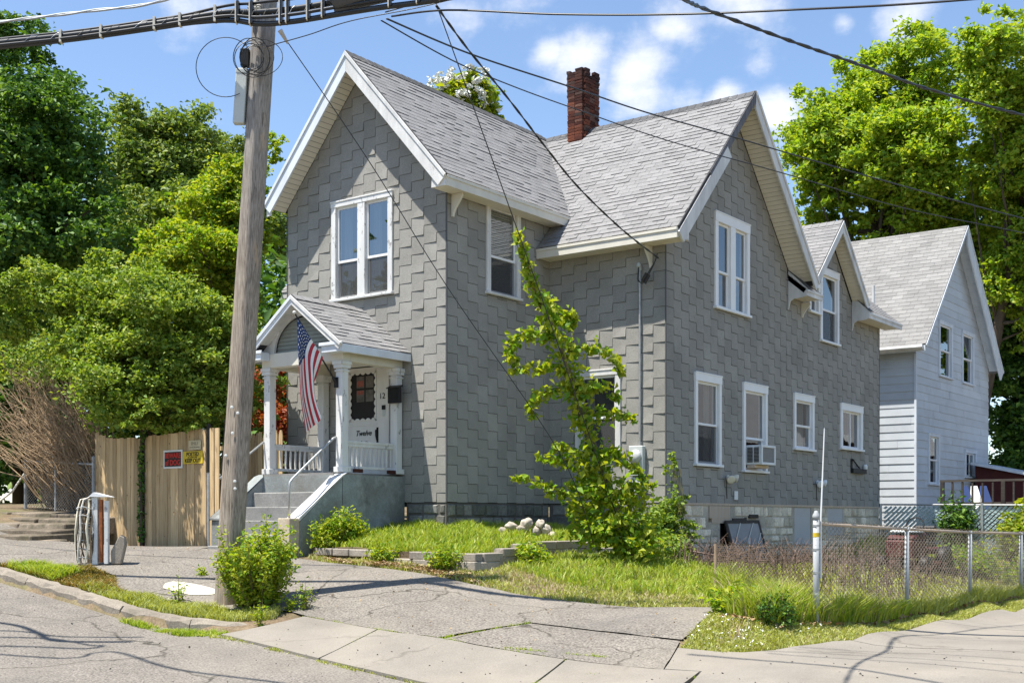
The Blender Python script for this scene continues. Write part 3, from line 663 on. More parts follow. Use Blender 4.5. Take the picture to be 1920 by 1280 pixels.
# roof planes (outer surface)
zA = lambda x: 10.29 - (1.107*(x+2.05) if x > -2.05 else -1.13*(x+2.05))
frA = Fr((-4.1,0,0), (1,0,0), (0,0,1), (0,-1,0)); frB = Fr((0,0,0), (0,1,0), (0,0,1), (1,0,0))
frC = Fr((0,YC,0), (1,0,0), (0,0,1), (0,-1,0)); frD = Fr((XD,YC,0), (0,1,0), (0,0,1), (1,0,0))
regA = [[(0,ZB),(4.1,ZB),(4.1,7.80),(2.05,10.07),(0,7.75)]]
regB = [[(0,ZB),(3.221,ZB),(3.221,7.62),(0,7.62)]]
regC = [[(0,ZB),(2.657,ZB),(2.657,7.15),(0,7.15)]]
regD = [[(0,ZB),(5.458,ZB),(5.458,7.18),(2.729,10.02),(0,7.18)], [(5.458,ZB),(11.244,ZB),(11.244,6.95),(5.458,6.95)], [(6.37,6.95),(9.29,6.95),(7.83,8.44)]]
WA = (1.247, 2.827, 5.755, 7.68); WB = (1.14, 2.2, 5.79, 7.57); WC = (0.65, 1.687, 2.82, 4.48)
WD = {'up': (1.937, 3.50, 5.80, 7.755), 'w1': (1.10, 2.208, 2.62, 4.456), 'w2': (3.205, 4.369, 2.56, 4.44), 'w3': (5.78, 6.911, 3.14, 4.43), 'w4': (8.54, 9.99, 3.275, 4.41), 'dorm': (7.30, 8.42, 5.76, 7.52), 'small': (6.63, 7.26, 6.36, 7.1)}
hA = [hole(*WA), (4.1-2.47, 4.1-1.56, 2.40, 4.48)]; hB = [hole(*WB)]; hC = [hole(*WC)]; hD = [hole(*w, {'up': .13, 'w4': .12}.get(k, .10), {'up': .2, 'w1': .17, 'w2': .17, 'w3': .16, 'w4': .17, 'dorm': .16, 'small': .12}[k]) for k, w in WD.items()]
wa = slab_wall('wall', frA, regA, hA, 0.12, M['siding_back'], house); wb = slab_wall('wall', frB, regB, hB, 0.12, M['siding_back'], house)
wc = slab_wall('wall', frC, regC, hC, 0.12, M['siding_back'], house); wd = slab_wall('wall', frD, regD, hD, 0.12, M['siding_back'], house)
mb = MB()   # the walls turned away from the street
mb.box(-4.1, -3.98, 0.1, YC, ZB, 7.75); mb.box(-6.75, -4.1, YC, YC+.12, ZB, 7.1); mb.box(-6.75, -6.63, YC, 8.68, ZB, 7.1); mb.box(-6.75, -3, 8.56, 8.68, ZB, 7.1); mb.box(-3, -2.88, 8.6, 14.46, ZB, 7.0); mb.box(-3, 2.65, 14.34, 14.46, ZB, 7.0)
mb.prism([(-6.7, 3.4, 7.1), (-6.7, 8.5, 7.1), (-6.7, 5.95, 9.9)], (.08, 0, 0))
mb.build('wall', M['siding'], house)
def grow(h): return (h[0]-.06, h[1]+.06, h[2]-.05, h[3]+.06)
SW, SH = 0.300, 0.335
tiles('shingle', frA, regA, [grow(h) for h in hA], SW, SH, wa, M['siding'], 'R', (0.003, 0.022), 0.008, singles=120, bend=0.45, lo=(-.02, ZB))
tiles('shingle', frB, regB, [grow(h) for h in hB], SW, SH, wb, M['siding'], 'L', (0.003, 0.016), 0.009, singles=80, lo=(0, ZB))
tiles('shingle', frC, regC, [grow(h) for h in hC], SW, SH, wc, M['siding'], 'R', (0.003, 0.022), 0.008, singles=60, bend=0.45, lo=(0, ZB))
tiles('shingle', frD, regD, [grow(h) for h in hD], SW, SH, wd, M['siding'], 'L', (0.003, 0.015), 0.010, singles=40, lo=(0, ZB))
# corner strips
cm = MB(); cm.box(-.004, .020, -.020, .004, ZB, 7.55); cm.box(XD-.004, XD+.018, YC-.018, YC+.004, ZB, 6.7); cm.box(-4.12,-4.096,-.018,.006, ZB, 7.6); cm.box(XD-.02, XD+.016, 14.45, 14.475, ZB, 6.6)
M['corner'] = plain('corner', (0.10,0.10,0.10), 0.7, 0.1); cm.build('corner_strip', M['corner'], house)
window(house, frA, *WA, panes=2, split=0.40, glassm='glass_blue', curtain=0.32, mull=0.19, trim='trim_peel', screen=True)
window(house, frB, *WB, split=0.42, blind=0.45, screen=True)
window(house, frC, *WC, split=0.45, curtain=0.2, screen=True)
window(house, frD, *WD['up'], panes=2, casing=0.13, split=0.42, mull=0.22, head=0.2, trim='vinyl')
window(house, frD, *WD['w1'], casing=0.10, split=0.48, curtain=0.22, head=0.17, trim='vinyl', screen=True)
window(house, frD, *WD['w2'], casing=0.10, split=0.40, head=0.17, trim='vinyl')
window(house, frD, *WD['w3'], casing=0.10, split=0.47, curtain=0.45, head=0.16, trim='vinyl')
window(house, frD, *WD['w4'], casing=0.12, slider=True, head=0.17, trim='vinyl')
window(house, frD, *WD['dorm'], casing=0.10, split=0.47, head=0.16, trim='vinyl', screen=True)
window(house, frD, *WD['small'], casing=0.10, split=0.5, head=0.12, trim='vinyl')

# ---- roofs
def roofslab(fr, regs, thick, name='roof', mat='roof_under'):
    mb = MB()
    for r in regs: mb.prism([fr.P(a, b, -thick) for a, b in ccw(r)], fr.n*(thick-.002))
    return mb.build(name, M[mat], house)
q = math.sqrt(1+1.107**2); fA = Fr((0.37, -0.45, zA(.37)), (0,1,0), (-1,0,1.107), (1.107,0,1))
LA = 2.42*q; rA = [[(0,0),(3.87,0),(6.44,LA),(0,LA)]]
ra = roofslab(fA, rA, .13); tiles('roof_shingle', fA, rA, [], 0.25, 0.138, ra, M['roof'], 'row', (0.002, 0.012), 0.006, singles=130, bend=0.8)
q2 = math.sqrt(1+1.04**2); fC = Fr((0, 2.75, 10.24-1.04*3.2), (1,0,0), (0,1,1.04), (0,-1.04,1)); LC = 3.2*q2
rC = [[(0.021,0),(3.18,0),(3.18,.967),(0.021,.967)], [(.37,.967),(3.18,.967),(3.18,LC),(-2.05,LC)]]
rc = roofslab(fC, rC, .13); tiles('roof_shingle', fC, rC, [], 0.25, 0.138, rc, M['roof'], 'row', (0.002, 0.012), 0.006, singles=130, bend=0.9)
fC2 = Fr((-7.25, 2.75, 10.24-1.04*3.2), (1,0,0), (0,1,1.04), (0,-1.04,1)); rC2 = [[(0,0),(2.9,0),(5.2,LC),(0,LC)]]
r2 = roofslab(fC2, rC2, .13); tiles('roof_shingle', fC2, rC2, [], 0.25, 0.138, r2, M['roof'], 'row', (0.002, 0.011), 0.004)
qL = math.sqrt(1+1.13**2); fAL = Fr((-4.28, -0.45, zA(-4.28)), (0,1,0), (1,0,1.13), (-1.13,0,1)); roofslab(fAL, [[(0,0),(6.4,0),(6.4,2.23*qL),(0,2.23*qL)]], .13)
fDb = Fr((-7.25, 9.15, 10.24-1.04*3.2), (1,0,0), (0,-1,1.04), (0,1.04,1)); roofslab(fDb, [[(0,0),(10.43,0),(10.43,LC),(0,LC)]], .13)
qR = math.sqrt(1+.85**2); fR = Fr((3.10, 8.72, 7.05+.85*(XD-3.10)), (0,1,0), (-1,0,.85), (.85,0,1)); rR = [[(0,0),(.86,0),(.86,4.7),(0,4.7)], [(.86,.9),(3.84,.9),(3.84,4.7),(.86,4.7)], [(3.84,0),(6.2,0),(6.2,4.7),(3.84,4.7)]]
rr = roofslab(fR, rR, .10); tiles('roof_shingle', fR, rR, [], 0.25, 0.138, rr, M['roof'], 'row', (0.002, 0.011), 0.004)
fRl = Fr((-3.6, 8.72, 5.9), (0,1,0), (1,0,1.15), (-1.15,0,1)); roofslab(fRl, [[(0,0),(6.2,0),(6.2,4.8),(0,4.8)]], .10)
fd = Fr((0.2, 9.33, 6.93), (1,0,0), (0,1,1), (0,-1,1)); rd = [[(0,0),(2.82,0),(2.82,2.432),(0,2.432)]]
rdm = roofslab(fd, rd, .10); tiles('roof_shingle', fd, rd, [], 0.25, 0.138, rdm, M['roof'], 'row', (0.002, 0.011), 0.004, singles=20)
fd2 = Fr((0.2, 12.77, 6.93), (1,0,0), (0,-1,1), (0,1,1)); roofslab(fd2, rd, .10)
# ridge caps
def ridge(p0, p1, w, slope, mat='roof', st=0.19, sag=0.0):
    p0 = Vector(p0); p1 = Vector(p1); L = (p1-p0).length; d = (p1-p0)/L; side = d.cross(Vector((0,0,1))).normalized(); n = int(L/st); m = MB()
    for i in range(n):
        a = p0 + d*(i*st); b = p0 + d*(i*st+st*1.25); dz = -sag*math.sin(math.pi*i/n); hz = Vector((0,0,0.018+dz)); lz = Vector((0,0,0.006+dz))
        for sg in (1, -1):
            v = side*sg*w - Vector((0,0,slope*w))
            m.add([a+hz, b+lz, b+v+lz, a+v+hz, a+hz-Vector((0,0,.012)), a+v+hz-Vector((0,0,.012))], [(0,1,2,3), (0,3,5,4)])
    return m.build('ridge_cap', M[mat], house)
ridge((-2.05,-.45,10.30), (-2.05,5.95,10.30), .13, 1.1, 'cap'); ridge((3.18,5.95,10.25), (-2.05,5.95,10.25), .13, 1.04, 'cap'); ridge((3.02,11.05,8.66), (.6,11.05,8.66), .12, 1.0)
# ---- bargeboards, fascias, soffits
def rake(y0, y1, plane, apex, tip, w, mat, t0=0.0, t1=1.0, dz=0.0, name='bargeboard', label=None, crown=True):
    """plane 'y': board in the xz plane between y0 and y1; plane 'x': in the yz plane"""
    a = Vector((apex[0], 0, apex[1])); b = Vector((tip[0], 0, tip[1])); d = b-a; p = a+d*t0; e = a+d*t1; dn = d.normalized(); nrm = Vector((-dn.z, 0, dn.x))
    if nrm.z > 0: nrm = -nrm
    m = MB()
    def loop(w0, w1):
        L = [p+nrm*w0, e+nrm*w0, e+nrm*w1, p+nrm*w1]
        if t0 == 0.0: L[3] = p + Vector((0, 0, nrm.z*0))-Vector((0,0,1))*(w1/abs(nrm.z)); L[0] = p - Vector((0,0,1))*(w0/abs(nrm.z))
        return L
    def put(L, u0, u1):
        if plane == 'y': m.prism([(v.x, u0, v.z+dz) for v in L], (0, u1-u0, 0))
        else: m.prism([(u0, v.x, v.z+dz) for v in L], (u1-u0, 0, 0))
    put(loop(0.02, w), y0, y1)
    if crown: put(loop(-0.005, 0.055), (y0-.022 if plane == 'y' else y1), (y0 if plane == 'y' else y1+.022))
    o = m.build(name, M[mat], house, bevel=0.003)
    if label: o['label'] = label
    return o
rake(-.475, -.435, 'y', (-2.05,10.29), (.385,7.595), .25, 'trim'); rake(-.475, -.435, 'y', (-2.05,10.29), (-4.30,7.75), .25, 'trim_blue')
rake(3.17, 3.21, 'x', (5.95,10.24), (2.73,6.89), .15, 'darkwood', 0, .62, label='weathered dark grey upper bargeboard', crown=False)
rake(3.17, 3.215, 'x', (5.95,10.24), (2.73,6.89), .26, 'trim', .40, 1.0, -.07, label='lower white length of bargeboard', crown=False); rake(3.17, 3.21, 'x', (5.95,10.24), (9.20,6.86), .25, 'trim')
rake(3.0, 3.035, 'x', (11.05,8.64), (9.30,6.89), .19, 'trim'); rake(3.0, 3.035, 'x', (11.05,8.64), (12.80,6.89), .19, 'trim')
# roof edge strips
for P_, r_ in (([(.395,-.46,7.605),(-2.05,-.46,10.305),(-4.31,-.46,7.755)], .014), ([(3.20,2.73,6.91),(3.20,5.95,10.255),(3.20,9.2,6.88)], .014), ([(3.03,9.3,6.905),(3.03,11.05,8.66),(3.03,12.8,6.905)], .012)):
    em = MB(); em.tube(P_, r_, 4); em.build('drip_edge', M['cap'], house)
def rakesoffit(plane, apex, tip, u0, u1, off, mat='soffit', step=0.105):
    a = Vector((apex[0], 0, apex[1])); b = Vector((tip[0], 0, tip[1])); d = b-a; L = d.length; dn = d/L; nrm = Vector((-dn.z, 0, dn.x)); nrm = nrm if nrm.z < 0 else -nrm; m = MB()
    n = int(L/step)
    for i in range(n):
        s0 = i*step; s1 = s0+step-.011; q = [a+dn*s0+nrm*(off+.002), a+dn*s1+nrm*(off+.002), a+dn*s1+nrm*(off+.017), a+dn*s0+nrm*(off+.010)]
        if plane == 'y': m.prism([(v.x, u0, v.z) for v in q], (0, u1-u0, 0))
        else: m.prism([(u0, v.x, v.z) for v in q], (u1-u0, 0, 0))
    m.build('soffit', M[mat], house)
rakesoffit('y', (-2.05,10.29), (.37,7.61), -.434, -.022, .135); rakesoffit('y', (-2.05,10.29), (-4.28,7.77), -.434, -.022, .135)
rakesoffit('x', (5.95,10.24), (2.75,6.912), XD+.022, 3.169, .135); rakesoffit('x', (5.95,10.24), (9.15,6.912), XD+.022, 3.169, .135)
rakesoffit('x', (11.05,8.64), (9.33,6.93), XD+.022, 2.999, .105); rakesoffit('x', (11.05,8.64), (12.77,6.93), XD+.022, 2.999, .105)
def eave(kind, c, a0, a1, zt, inner, drop=.19, mat='trim'):
    m = MB(); s = MB(); z0 = zt-drop
    if kind == 'x':   # fascia in plane x=c, running along y
        m.box(c-.025, c+.012, a0, a1, z0, zt-.006); m.box(c+.012, c+.03, a0, a1, zt-.06, zt-.01)
        n = int((a1-a0)/.12)
        for i in range(n): s.box(inner+.016, c-.026, a0+i*.12, a0+i*.12+.112, z0+.02, z0+.034)
    else:
        m.box(a0, a1, c-.012, c+.025, z0, zt-.006); m.box(a0, a1, c-.03, c-.012, zt-.06, zt-.01)
        n = int((a1-a0)/.12)
        for i in range(n): s.box(a0+i*.12, a0+i*.12+.112, c+.026, inner-.016, z0+.02, z0+.034)
    m.build('fascia', M[mat], house, bevel=0.003); s.build('soffit', M['soffit'], house)
M['trim_cream'] = painted('trim_cream', (0.70,0.665,0.57), peel=0.78, dirt=0.12)
eave('x', .37, -.434, 3.40, 7.605, 0, .2, 'trim_cream'); eave('y', 2.75, .022, 3.168, 6.905, YC, .2, 'trim_cream'); eave('y', 2.75, -7.25, -4.12, 6.905, YC, .2)
eave('x', 3.10, 8.74, 9.62, 6.68, XD, .15); eave('x', 3.10, 12.56, 14.92, 6.68, XD, .15)
fm = MB(); fm.prism([(.02,-.44,7.42),(.345,-.44,7.42),(.345,-.44,7.58),(.05,-.44,7.9)], (0,.02,0)); fm.prism([(3.15,2.78,6.72),(3.15,3.19,6.72),(3.15,3.19,7.2),(3.15,2.78,6.88)], (.018,0,0)); fm.prism([(-4.24,-.44,7.54),(-4.11,-.44,7.54),(-4.11,-.44,7.84),(-4.24,-.44,7.72)], (0,.02,0)); fm.build('eave_return', M['trim'], house)
for y in (8.72, 12.54):
    mb = MB(); mb.prism([(XD+.016,y,7.13),(3.112,y,6.70),(3.112,y,6.53),(2.98,y,6.50),(2.80,y,6.49),(2.715,y,6.44),(2.69,y,6.34),(XD+.016,y,6.26)], (0,.035,0)); mb.build('eave_return', M['trim'], house)
    cv = MB(); cv.prism([(XD+.016,y-.01,7.15),(3.13,y-.01,6.715),(3.13,y-.01,6.70),(XD+.016,y-.01,7.13)], (0,.3,0)); cv.build('eave_flashing', M['cap'], house)
def bracket(p, out, w=.05, r=.24, h=.40):
    p = Vector(p); o = Vector(out); up = Vector((0,0,1)); side = o.cross(up)*w; pts = [p, p+o*r]
    for i in range(7): a = i/6; pts.append(p + o*(r*(1-a)**1.8*.9+.035) - up*(.05+(h-.05)*a**.8))
    pts.append(p - up*h)
    m = MB(); m.prism([v-side/2 for v in pts], side); m.build('eave_bracket', M['trim_cream'], house)
bracket((.016,.14,7.42), (1,0,0)); bracket((2.36,YC-.016,6.72), (0,-1,0)); bracket((XD+.016,9.45,6.50), (1,0,0), .04, .2, .32)
# ---- chimney
ch = MB(); ch.box(-1.205, -.825, 5.70, 6.25, 9.6, 11.42); chim = ch.build('chimney', M['mortar'], house)
bms = []
for ln in (.185, .09):
    for k in range(3):
        b = MB(); j = lambda: random.uniform(-.005, .005); p = [(x*ln/2+j(), y*.045+j(), z*.0285+j()) for z in (-1, 1) for (x, y) in ((-1,-1),(1,-1),(1,1),(-1,1))]
        b.hexa(p); bms.append((ln, b.mesh('brick', M['brick'])))
def brick(x, y, z, ang, half=False):
    me = random.choice([m for l, m in bms if (l < .1) == half]); o = bpy.data.objects.new('brick', me); COL.objects.link(o); attach(o, chim)
    o.location = (x+random.uniform(-.004,.004), y+random.uniform(-.006,.006), z); o.rotation_euler = (random.uniform(-.03,.03), random.uniform(-.03,.03), ang+random.uniform(-.04,.04))
for k in range(28):
    z = 9.72 + k*.0665; lean = .0 + max(0, z-11.0)*.10; top = k >= 26
    for i in range(2):
        if k == 27 and i == 0: continue
        brick(-1.21 + .105 + i*.195 + (0.0 if k % 2 else -.005), 5.69, z, 0)
    n = 3
    for i in range(n):
        if top and i == 1: continue
        y = 5.70 + .09 + i*.19 + (.0 if k % 2 else .02); brick(-.815+lean*.3, y, z, math.pi/2); 
        if k > 18: brick(-1.215, y, z, math.pi/2)
    if k > 22: brick(-1.11, 6.26, z, 0); brick(-.92, 6.26, z, 0)
# ---- foundation
def stonewall(fr, s0, s1, ztop, zbot, hrow, wr, mat, mort, holes=(), d=.035):
    m = MB(); fbox(m, fr, s0, s1, zbot-.3, ztop, -.3, -.002) if not holes else None
    if holes:
        rs = [(s0, s1, zbot-.3, ztop)]
        for h in holes: rs = [q for r in rs for q in rect_minus(r, h)]
        for r in rs: fbox(m, fr, r[0], r[1], r[2], r[3], -.3, -.002)
    f = m.build('foundation', M[mort], house); z = ztop-.015
    while z > zbot-.1:
        h = random.uniform(*hrow); s = s0 + random.uniform(0, .08)
        while s < s1-.08:
            w = min(random.uniform(*wr), s1-s-.01); a, b, c, e = s+.008, s+w-.008, z-h+.008, z-.006
            if w > .06 and not any(a < H_[1] and b > H_[0] and c < H_[3] and e > H_[2] for H_ in holes):
                j = lambda k=.018: random.uniform(-k, k); o = random.uniform(.3, 1)*d; mm = MB()
                bk = [(a,c),(b,c),(b,e),(a,e)]; ft = [(a+.02+abs(j()),c+.016+abs(j())),(b-.02-abs(j()),c+.016+abs(j())),(b-.02-abs(j()),e-.016-abs(j())),(a+.02+abs(j()),e-.016-abs(j()))]
                mm.add([fr.P(x+j(.01), y+j(.006), -.02) for x, y in bk] + [fr.P(x, y, o+j(.008)) for x, y in ft], [(4,5,6,7),(0,1,5,4),(1,2,6,5),(2,3,7,6),(3,0,4,7)])
                mm.build('stone', M[mat], f)
            s += w
        z -= h
    return f
stonewall(frA, 3.15, 4.1, ZB-.01, 1.25, (.17,.26), (.22,.42), 'stone', 'mortar'); stonewall(frB, 0, 3.2, ZB-.01, 1.2, (.15,.26), (.22,.45), 'stone', 'mortar')
stonewall(frC, 0, 2.6, ZB-.01, 0.85, (.2,.32), (.3,.55), 'stone', 'mortar')
DH = [(1.72, 2.66, 1.52, 1.84), (2.22, 4.0, .6, 1.56), (5.88, 6.80, .98, 1.84), (7.8, 8.78, 1.18, 1.84)]
stonewall(frD, 0, 11.24, ZB-.01, 0.45, (.09,.24), (.12,.36), 'stone_pale', 'mortar_pale', DH)
pm = MB(); fbox(pm, frD, 0.01, 11.24, ZB-.03, ZB+.012, -.02, .022); pm.build('sill_board', M['ply'], house)
pm = MB(); fbox(pm, frD, 1.73, 2.62, 1.60, 1.845, -.06, .02); fbox(pm, frD, 1.84, 2.62, 1.50, 1.60, -.06, .015); pm.build('plywood_cover', M['ply'], house)
for (a, b, c, e) in (DH[2], DH[3]):
    pm = MB(); fbox(pm, frD, a+.01, b-.01, c+.01, e, -.07, -.01); pm.build('board_cover', M['board_grey'], house)
pm = MB(); fbox(pm, frD, 1.6, 4.2, .3, 1.9, -1.0, -.9); fbox(pm, frD, 2.0, 2.22, .5, 1.5, -.4, -.301); pm.build('cellar', M['interior'], house)
pm = MB(); fbox(pm, frD, 2.75, 3.35, 1.50, 1.60, -.10, .03); fbox(pm, frD, 3.32, 3.44, .8, 1.62, -.10, .0); fbox(pm, frD, 3.5, 3.9, 1.6, 1.68, -.1, .05); pm.build('cellar_beam', M['deck'], house)
for k in range(4):
    st = MB(); st.box(XD+.02+k*.2, XD+.24+k*.2, 4.9, 5.6, .5, 1.05-k*.11); st.build('cellar_step', M['stone'], house)
# ================================================================== porch
pf = MB(); pf.box(-3.22, -.985, -1.62, -.016, .7, 2.36); pf.build('porch_base', M['cast'], house)
pf = MB(); pf.box(-3.0, -1.2, -1.64, -.02, 2.362, 2.40); pf.build('porch_floor', M['caststep'], house)
for x0, x1, ang in ((-1.26, -.985, 1), (-3.26, -3.0, 0)):
    c = MB(); zt = 2.405; ye = -2.62
    c.prism([(x0,-1.625,.6),(x0,-1.625,zt-.045),(x0,ye,1.60-.045),(x0,ye,.6)], (x1-x0,0,0), 0); c.build('cheek_wall', M['cast'], house, bevel=.012)
    c = MB(); c.prism([(x0-.012,-1.50,zt),(x0-.012,-1.62,zt-.042),(x0-.012,ye-.03,1.60-.042),(x0-.012,ye-.03,1.60)], (x1-x0+.024,0,0)); o = c.build('coping', M['trim'] if ang else M['cast'], house, bevel=.008)
nw = MB(); nw.box(-1.275, -.99, -2.86, -2.625, .6, 1.60); M['newel'] = speckle('newel', (0.50,0.43,0.32), .3, 30, .25, 0, blot=[((.36,.20,.10), 2.2, .5, .7, .6)]); nw.build('newel_post', M['newel'], house, bevel=.01)
for k, zt in enumerate((2.06, 1.80, 1.56, 1.32, 1.12)):
    s = MB(); s.box(-2.998, -1.262, -1.63-.26*(k+1), -1.60-.26*k, .6, zt); s.build('step', M['caststep'], house, bevel=.015)
pf = MB(); pf.box(-3.0,-1.2,-1.64,-1.6,2.06,2.362); pf.build('riser', M['cast'], house)
def column(x, y, full=True, mat='trim_peel'):
    m = MB(); w = .078
    m.box(x-w, x+w, y-w, y+w, 2.50, 4.22); m.box(x-w-.03, x+w+.03, y-w-.03, y+w+.03, 2.405, 2.50); m.box(x-w-.018, x+w+.018, y-w-.018, y+w+.018, 4.16, 4.19); m.box(x-w-.03, x+w+.03, y-w-.03, y+w+.03, 4.22, 4.28); m.box(x-w-.045, x+w+.045, y-w-.045, y+w+.045, 4.28, 4.345)
    return m.build('porch_column', M[mat], house, bevel=.005)
column(-1.14, -1.48); column(-2.99, -1.48); column(-1.10, -.12); column(-2.99, -.12)
bm_ = MB(); bm_.box(-3.10,-1.03,-1.58,-1.38,4.346,4.60); bm_.box(-1.23,-1.03,-1.379,-.02,4.346,4.60); bm_.box(-3.10,-2.90,-1.379,-.02,4.346,4.60); bm_.build('porch_beam', M['trim_cream'], house, bevel=.005)
cl_ = MB(); cl_.box(-2.9,-1.23,-1.38,-.02,4.56,4.59); cl_.build('porch_ceiling', M['trim_cream'], house)
# porch roof
PR = -2.065; PS = .76; zP = lambda x: 5.55 - PS*abs(x-PR); qP = math.sqrt(1+PS*PS); PE = 1.235
fPr = Fr((PR+PE, -1.80, zP(PR+PE)), (0,1,0), (-1,0,PS), (PS,0,1)); rPr = [[(0,0),(1.78,0),(1.78,PE*qP),(0,PE*qP)]]
po = roofslab(fPr, rPr, .07, 'porch_roof'); tiles('roof_shingle', fPr, rPr, [], .30, .128, po, M['roof'], 'row', (.003,.013), .005, singles=60, bend=.5)
fPl = Fr((PR-PE, -1.80, zP(PR-PE)), (0,1,0), (1,0,PS), (-PS,0,1)); p2 = roofslab(fPl, rPr, .07, 'porch_roof'); tiles('roof_shingle', fPl, rPr, [], .30, .128, p2, M['roof'], 'row', (.003,.013), .005)
ridge((PR,-1.81,5.565), (PR,-.08,5.565), .13, PS, 'roof', .22)
rake(-1.825, -1.79, 'y', (PR,5.55), (PR+PE+.01, zP(PR+PE)-.005), .13, 'trim'); rake(-1.825, -1.79, 'y', (PR,5.55), (PR-PE-.01, zP(PR-PE)-.005), .13, 'trim_blue')
rakesoffit('y', (PR,5.55), (PR+PE,zP(PR+PE)), -1.79, -1.545, .072, 'trim', .4); rakesoffit('y', (PR,5.55), (PR-PE,zP(PR-PE)), -1.79, -1.545, .072, 'trim', .4)
# pediment with round arch
m = MB(); R_ = .74; zc = 4.602; n = 20; yq = -1.50
arc = [(PR + R_*math.cos(math.pi*i/n), zc + R_*.86*math.sin(math.pi*i/n)) for i in range(n+1)]
out = []
for (x, z) in arc:
    dx, dz = x-PR, z-zc; k = 10
    lim = lambda k: (zc+dz*k) > zP(PR+dx*k)-.085
    lo_, hi_ = 1.0, 3.0
    for _ in range(30):
        md = (lo_+hi_)/2
        if lim(md): hi_ = md
        else: lo_ = md
    kk = max(lo_, 1.0); out.append((PR+dx*kk, zc+dz*kk))
for i in range(n):
    a, b, c, e = arc[i], arc[i+1], out[i+1], out[i]
    m.prism([(a[0],yq,a[1]),(b[0],yq,b[1]),(c[0],yq,c[1]),(e[0],yq,e[1])], (0,-.045,0))
m.build('pediment', M['trim'], house)
m = MB(); rr_ = 9
for i in range(rr_):
    z0 = zc+.004+i*R_*.86/rr_; z1 = z0+R_*.86/rr_-.004; f = lambda z: R_*math.sqrt(max(0, 1-((z-zc)/(R_*.86))**2))
    w0, w1 = f(z0)+.03, f(min(z1, zc+R_*.86))+.03
    m.hexa([(PR-w0,yq+.035,z0),(PR+w0,yq+.035,z0),(PR+w0,yq+.06,z0),(PR-w0,yq+.06,z0),(PR-w1,yq+.05,z1),(PR+w1,yq+.05,z1),(PR+w1,yq+.06,z1),(PR-w1,yq+.06,z1)])
M['sage'] = plain('sage', (.27,.29,.26), .7, .1); m.build('tympanum', M['sage'], house)
cr = MB()   # cornice and its short returns
cr.box(PR+PE-.03, PR+PE+.01, -1.79, -.02, 4.46, 4.60); cr.box(PR+PE-.50, PR+PE-.031, -1.80, -1.585, 4.47, 4.62)
cr.box(PR+PE-.54, PR+PE+.02, -1.83, -1.80, 4.585, 4.64); cr.build('cornice', M['trim_blue'], house, bevel=.006); cr = MB(); cr.box(PR-PE-.01, PR-PE+.03, -1.79, -.02, 4.46, 4.60); cr.box(PR-PE+.031, PR-PE+.42, -1.80, -1.585, 4.47, 4.62); cr.box(PR-PE-.02, PR-PE+.46, -1.83, -1.80, 4.585, 4.64); cr.build('cornice', M['trim_blue'], house, bevel=.006)
# railings
def railing(x, y0, y1, n):
    m = MB(); m.box(x-.045, x+.045, y0, y1, 2.915, 2.965); m.box(x-.035, x+.035, y0, y1, 2.86, 2.915); m.box(x-.035, x+.035, y0, y1, 2.47, 2.52); r = m.build('railing', M['trim_peel'], house, bevel=.004)
    for i in range(n):
        y = y0 + (y1-y0)*(i+.6)/n; b = MB(); b.tube([(x,y,2.52),(x,y,2.60),(x,y,2.70),(x,y,2.80),(x,y,2.86)], [.018,.023,.02,.023,.018], 6); b.build('baluster', M['trim'], r)
railing(-1.13, -1.40, -.20, 11); railing(-2.99, -1.40, -.20, 10)
hr = MB(); hr.tube([(-1.20,-1.56,3.02),(-1.22,-1.62,2.99),(-1.13,-2.66,2.26),(-1.13,-2.72,2.20),(-1.13,-2.73,2.12),(-1.13,-2.73,1.60)], .021, 8); hr.build('handrail', M['galv'], house, smooth=True)
hr = MB(); hr.tube([(-3.07,-1.56,3.0),(-3.12,-2.55,2.30)], .02, 8); hr.build('handrail', M['galv'], house, smooth=True)
bk = MB(); bk.box(-1.06,-1.0,-1.30,-1.10,2.405,2.47); bk.box(-1.06,-1.0,-.42,-.24,2.405,2.47); bk.build('loose_brick', M['brick'], house)
# ---- front door
dx0, dx1, dz0, dz1 = -2.46, -1.60, 2.41, 4.44
fD = Fr((0,0,0), (1,0,0), (0,0,1), (0,-1,0))
tr = MB(); fbox(tr, fD, dx1+.0, dx1+.26, 2.40, 4.46, .022, .06); fbox(tr, fD, dx0-.16, dx0, 2.40, 4.46, .022, .06); fbox(tr, fD, dx0-.16, dx1+.26, 4.46, 4.58, .022, .065); tr.build('door_frame', M['doorwhite'], house, bevel=.004)
gx0, gx1, gz0, gz1 = dx0+.09, dx1-.075, 3.43, 4.36
dm = MB(); fbox(dm, fD, dx0, gx0, dz0, dz1, -.02, .03); fbox(dm, fD, gx1, dx1, dz0, dz1, -.02, .03); fbox(dm, fD, gx0, gx1, dz0, gz0, -.02, .03); fbox(dm, fD, gx0, gx1, gz1, dz1, -.02, .03)
fbox(dm, fD, gx0-.02, gx1+.02, gz0-.09, gz0-.05, .03, .042); door = dm.build('door', M['doorwhite'], house, bevel=.003)
sc = MB()  # scalloped edging of the screen
def scal(p, q, inward, n):
    p = Vector(p); q = Vector(q); d = (q-p)/n; iw = Vector(inward)
    for i in range(n):
        a = p+d*i; pts = [a]
        for k in range(7): t = k/6; pts.append(a + d*t + iw*(.016+.040*math.sin(math.pi*t)))
        pts.append(a+d); sc.prism([(v.x,-.030,v.z) for v in pts], (0,-.012,0))
scal((gx0,0,gz1), (gx1,0,gz1), (0,0,-1), 5); scal((gx0,0,gz0), (gx1,0,gz0), (0,0,1), 5); scal((gx0,0,gz0), (gx0,0,gz1), (1,0,0), 7); scal((gx1,0,gz0), (gx1,0,gz1), (-1,0,0), 7); sc.build('scalloped_edging', M['doorwhite'], door)
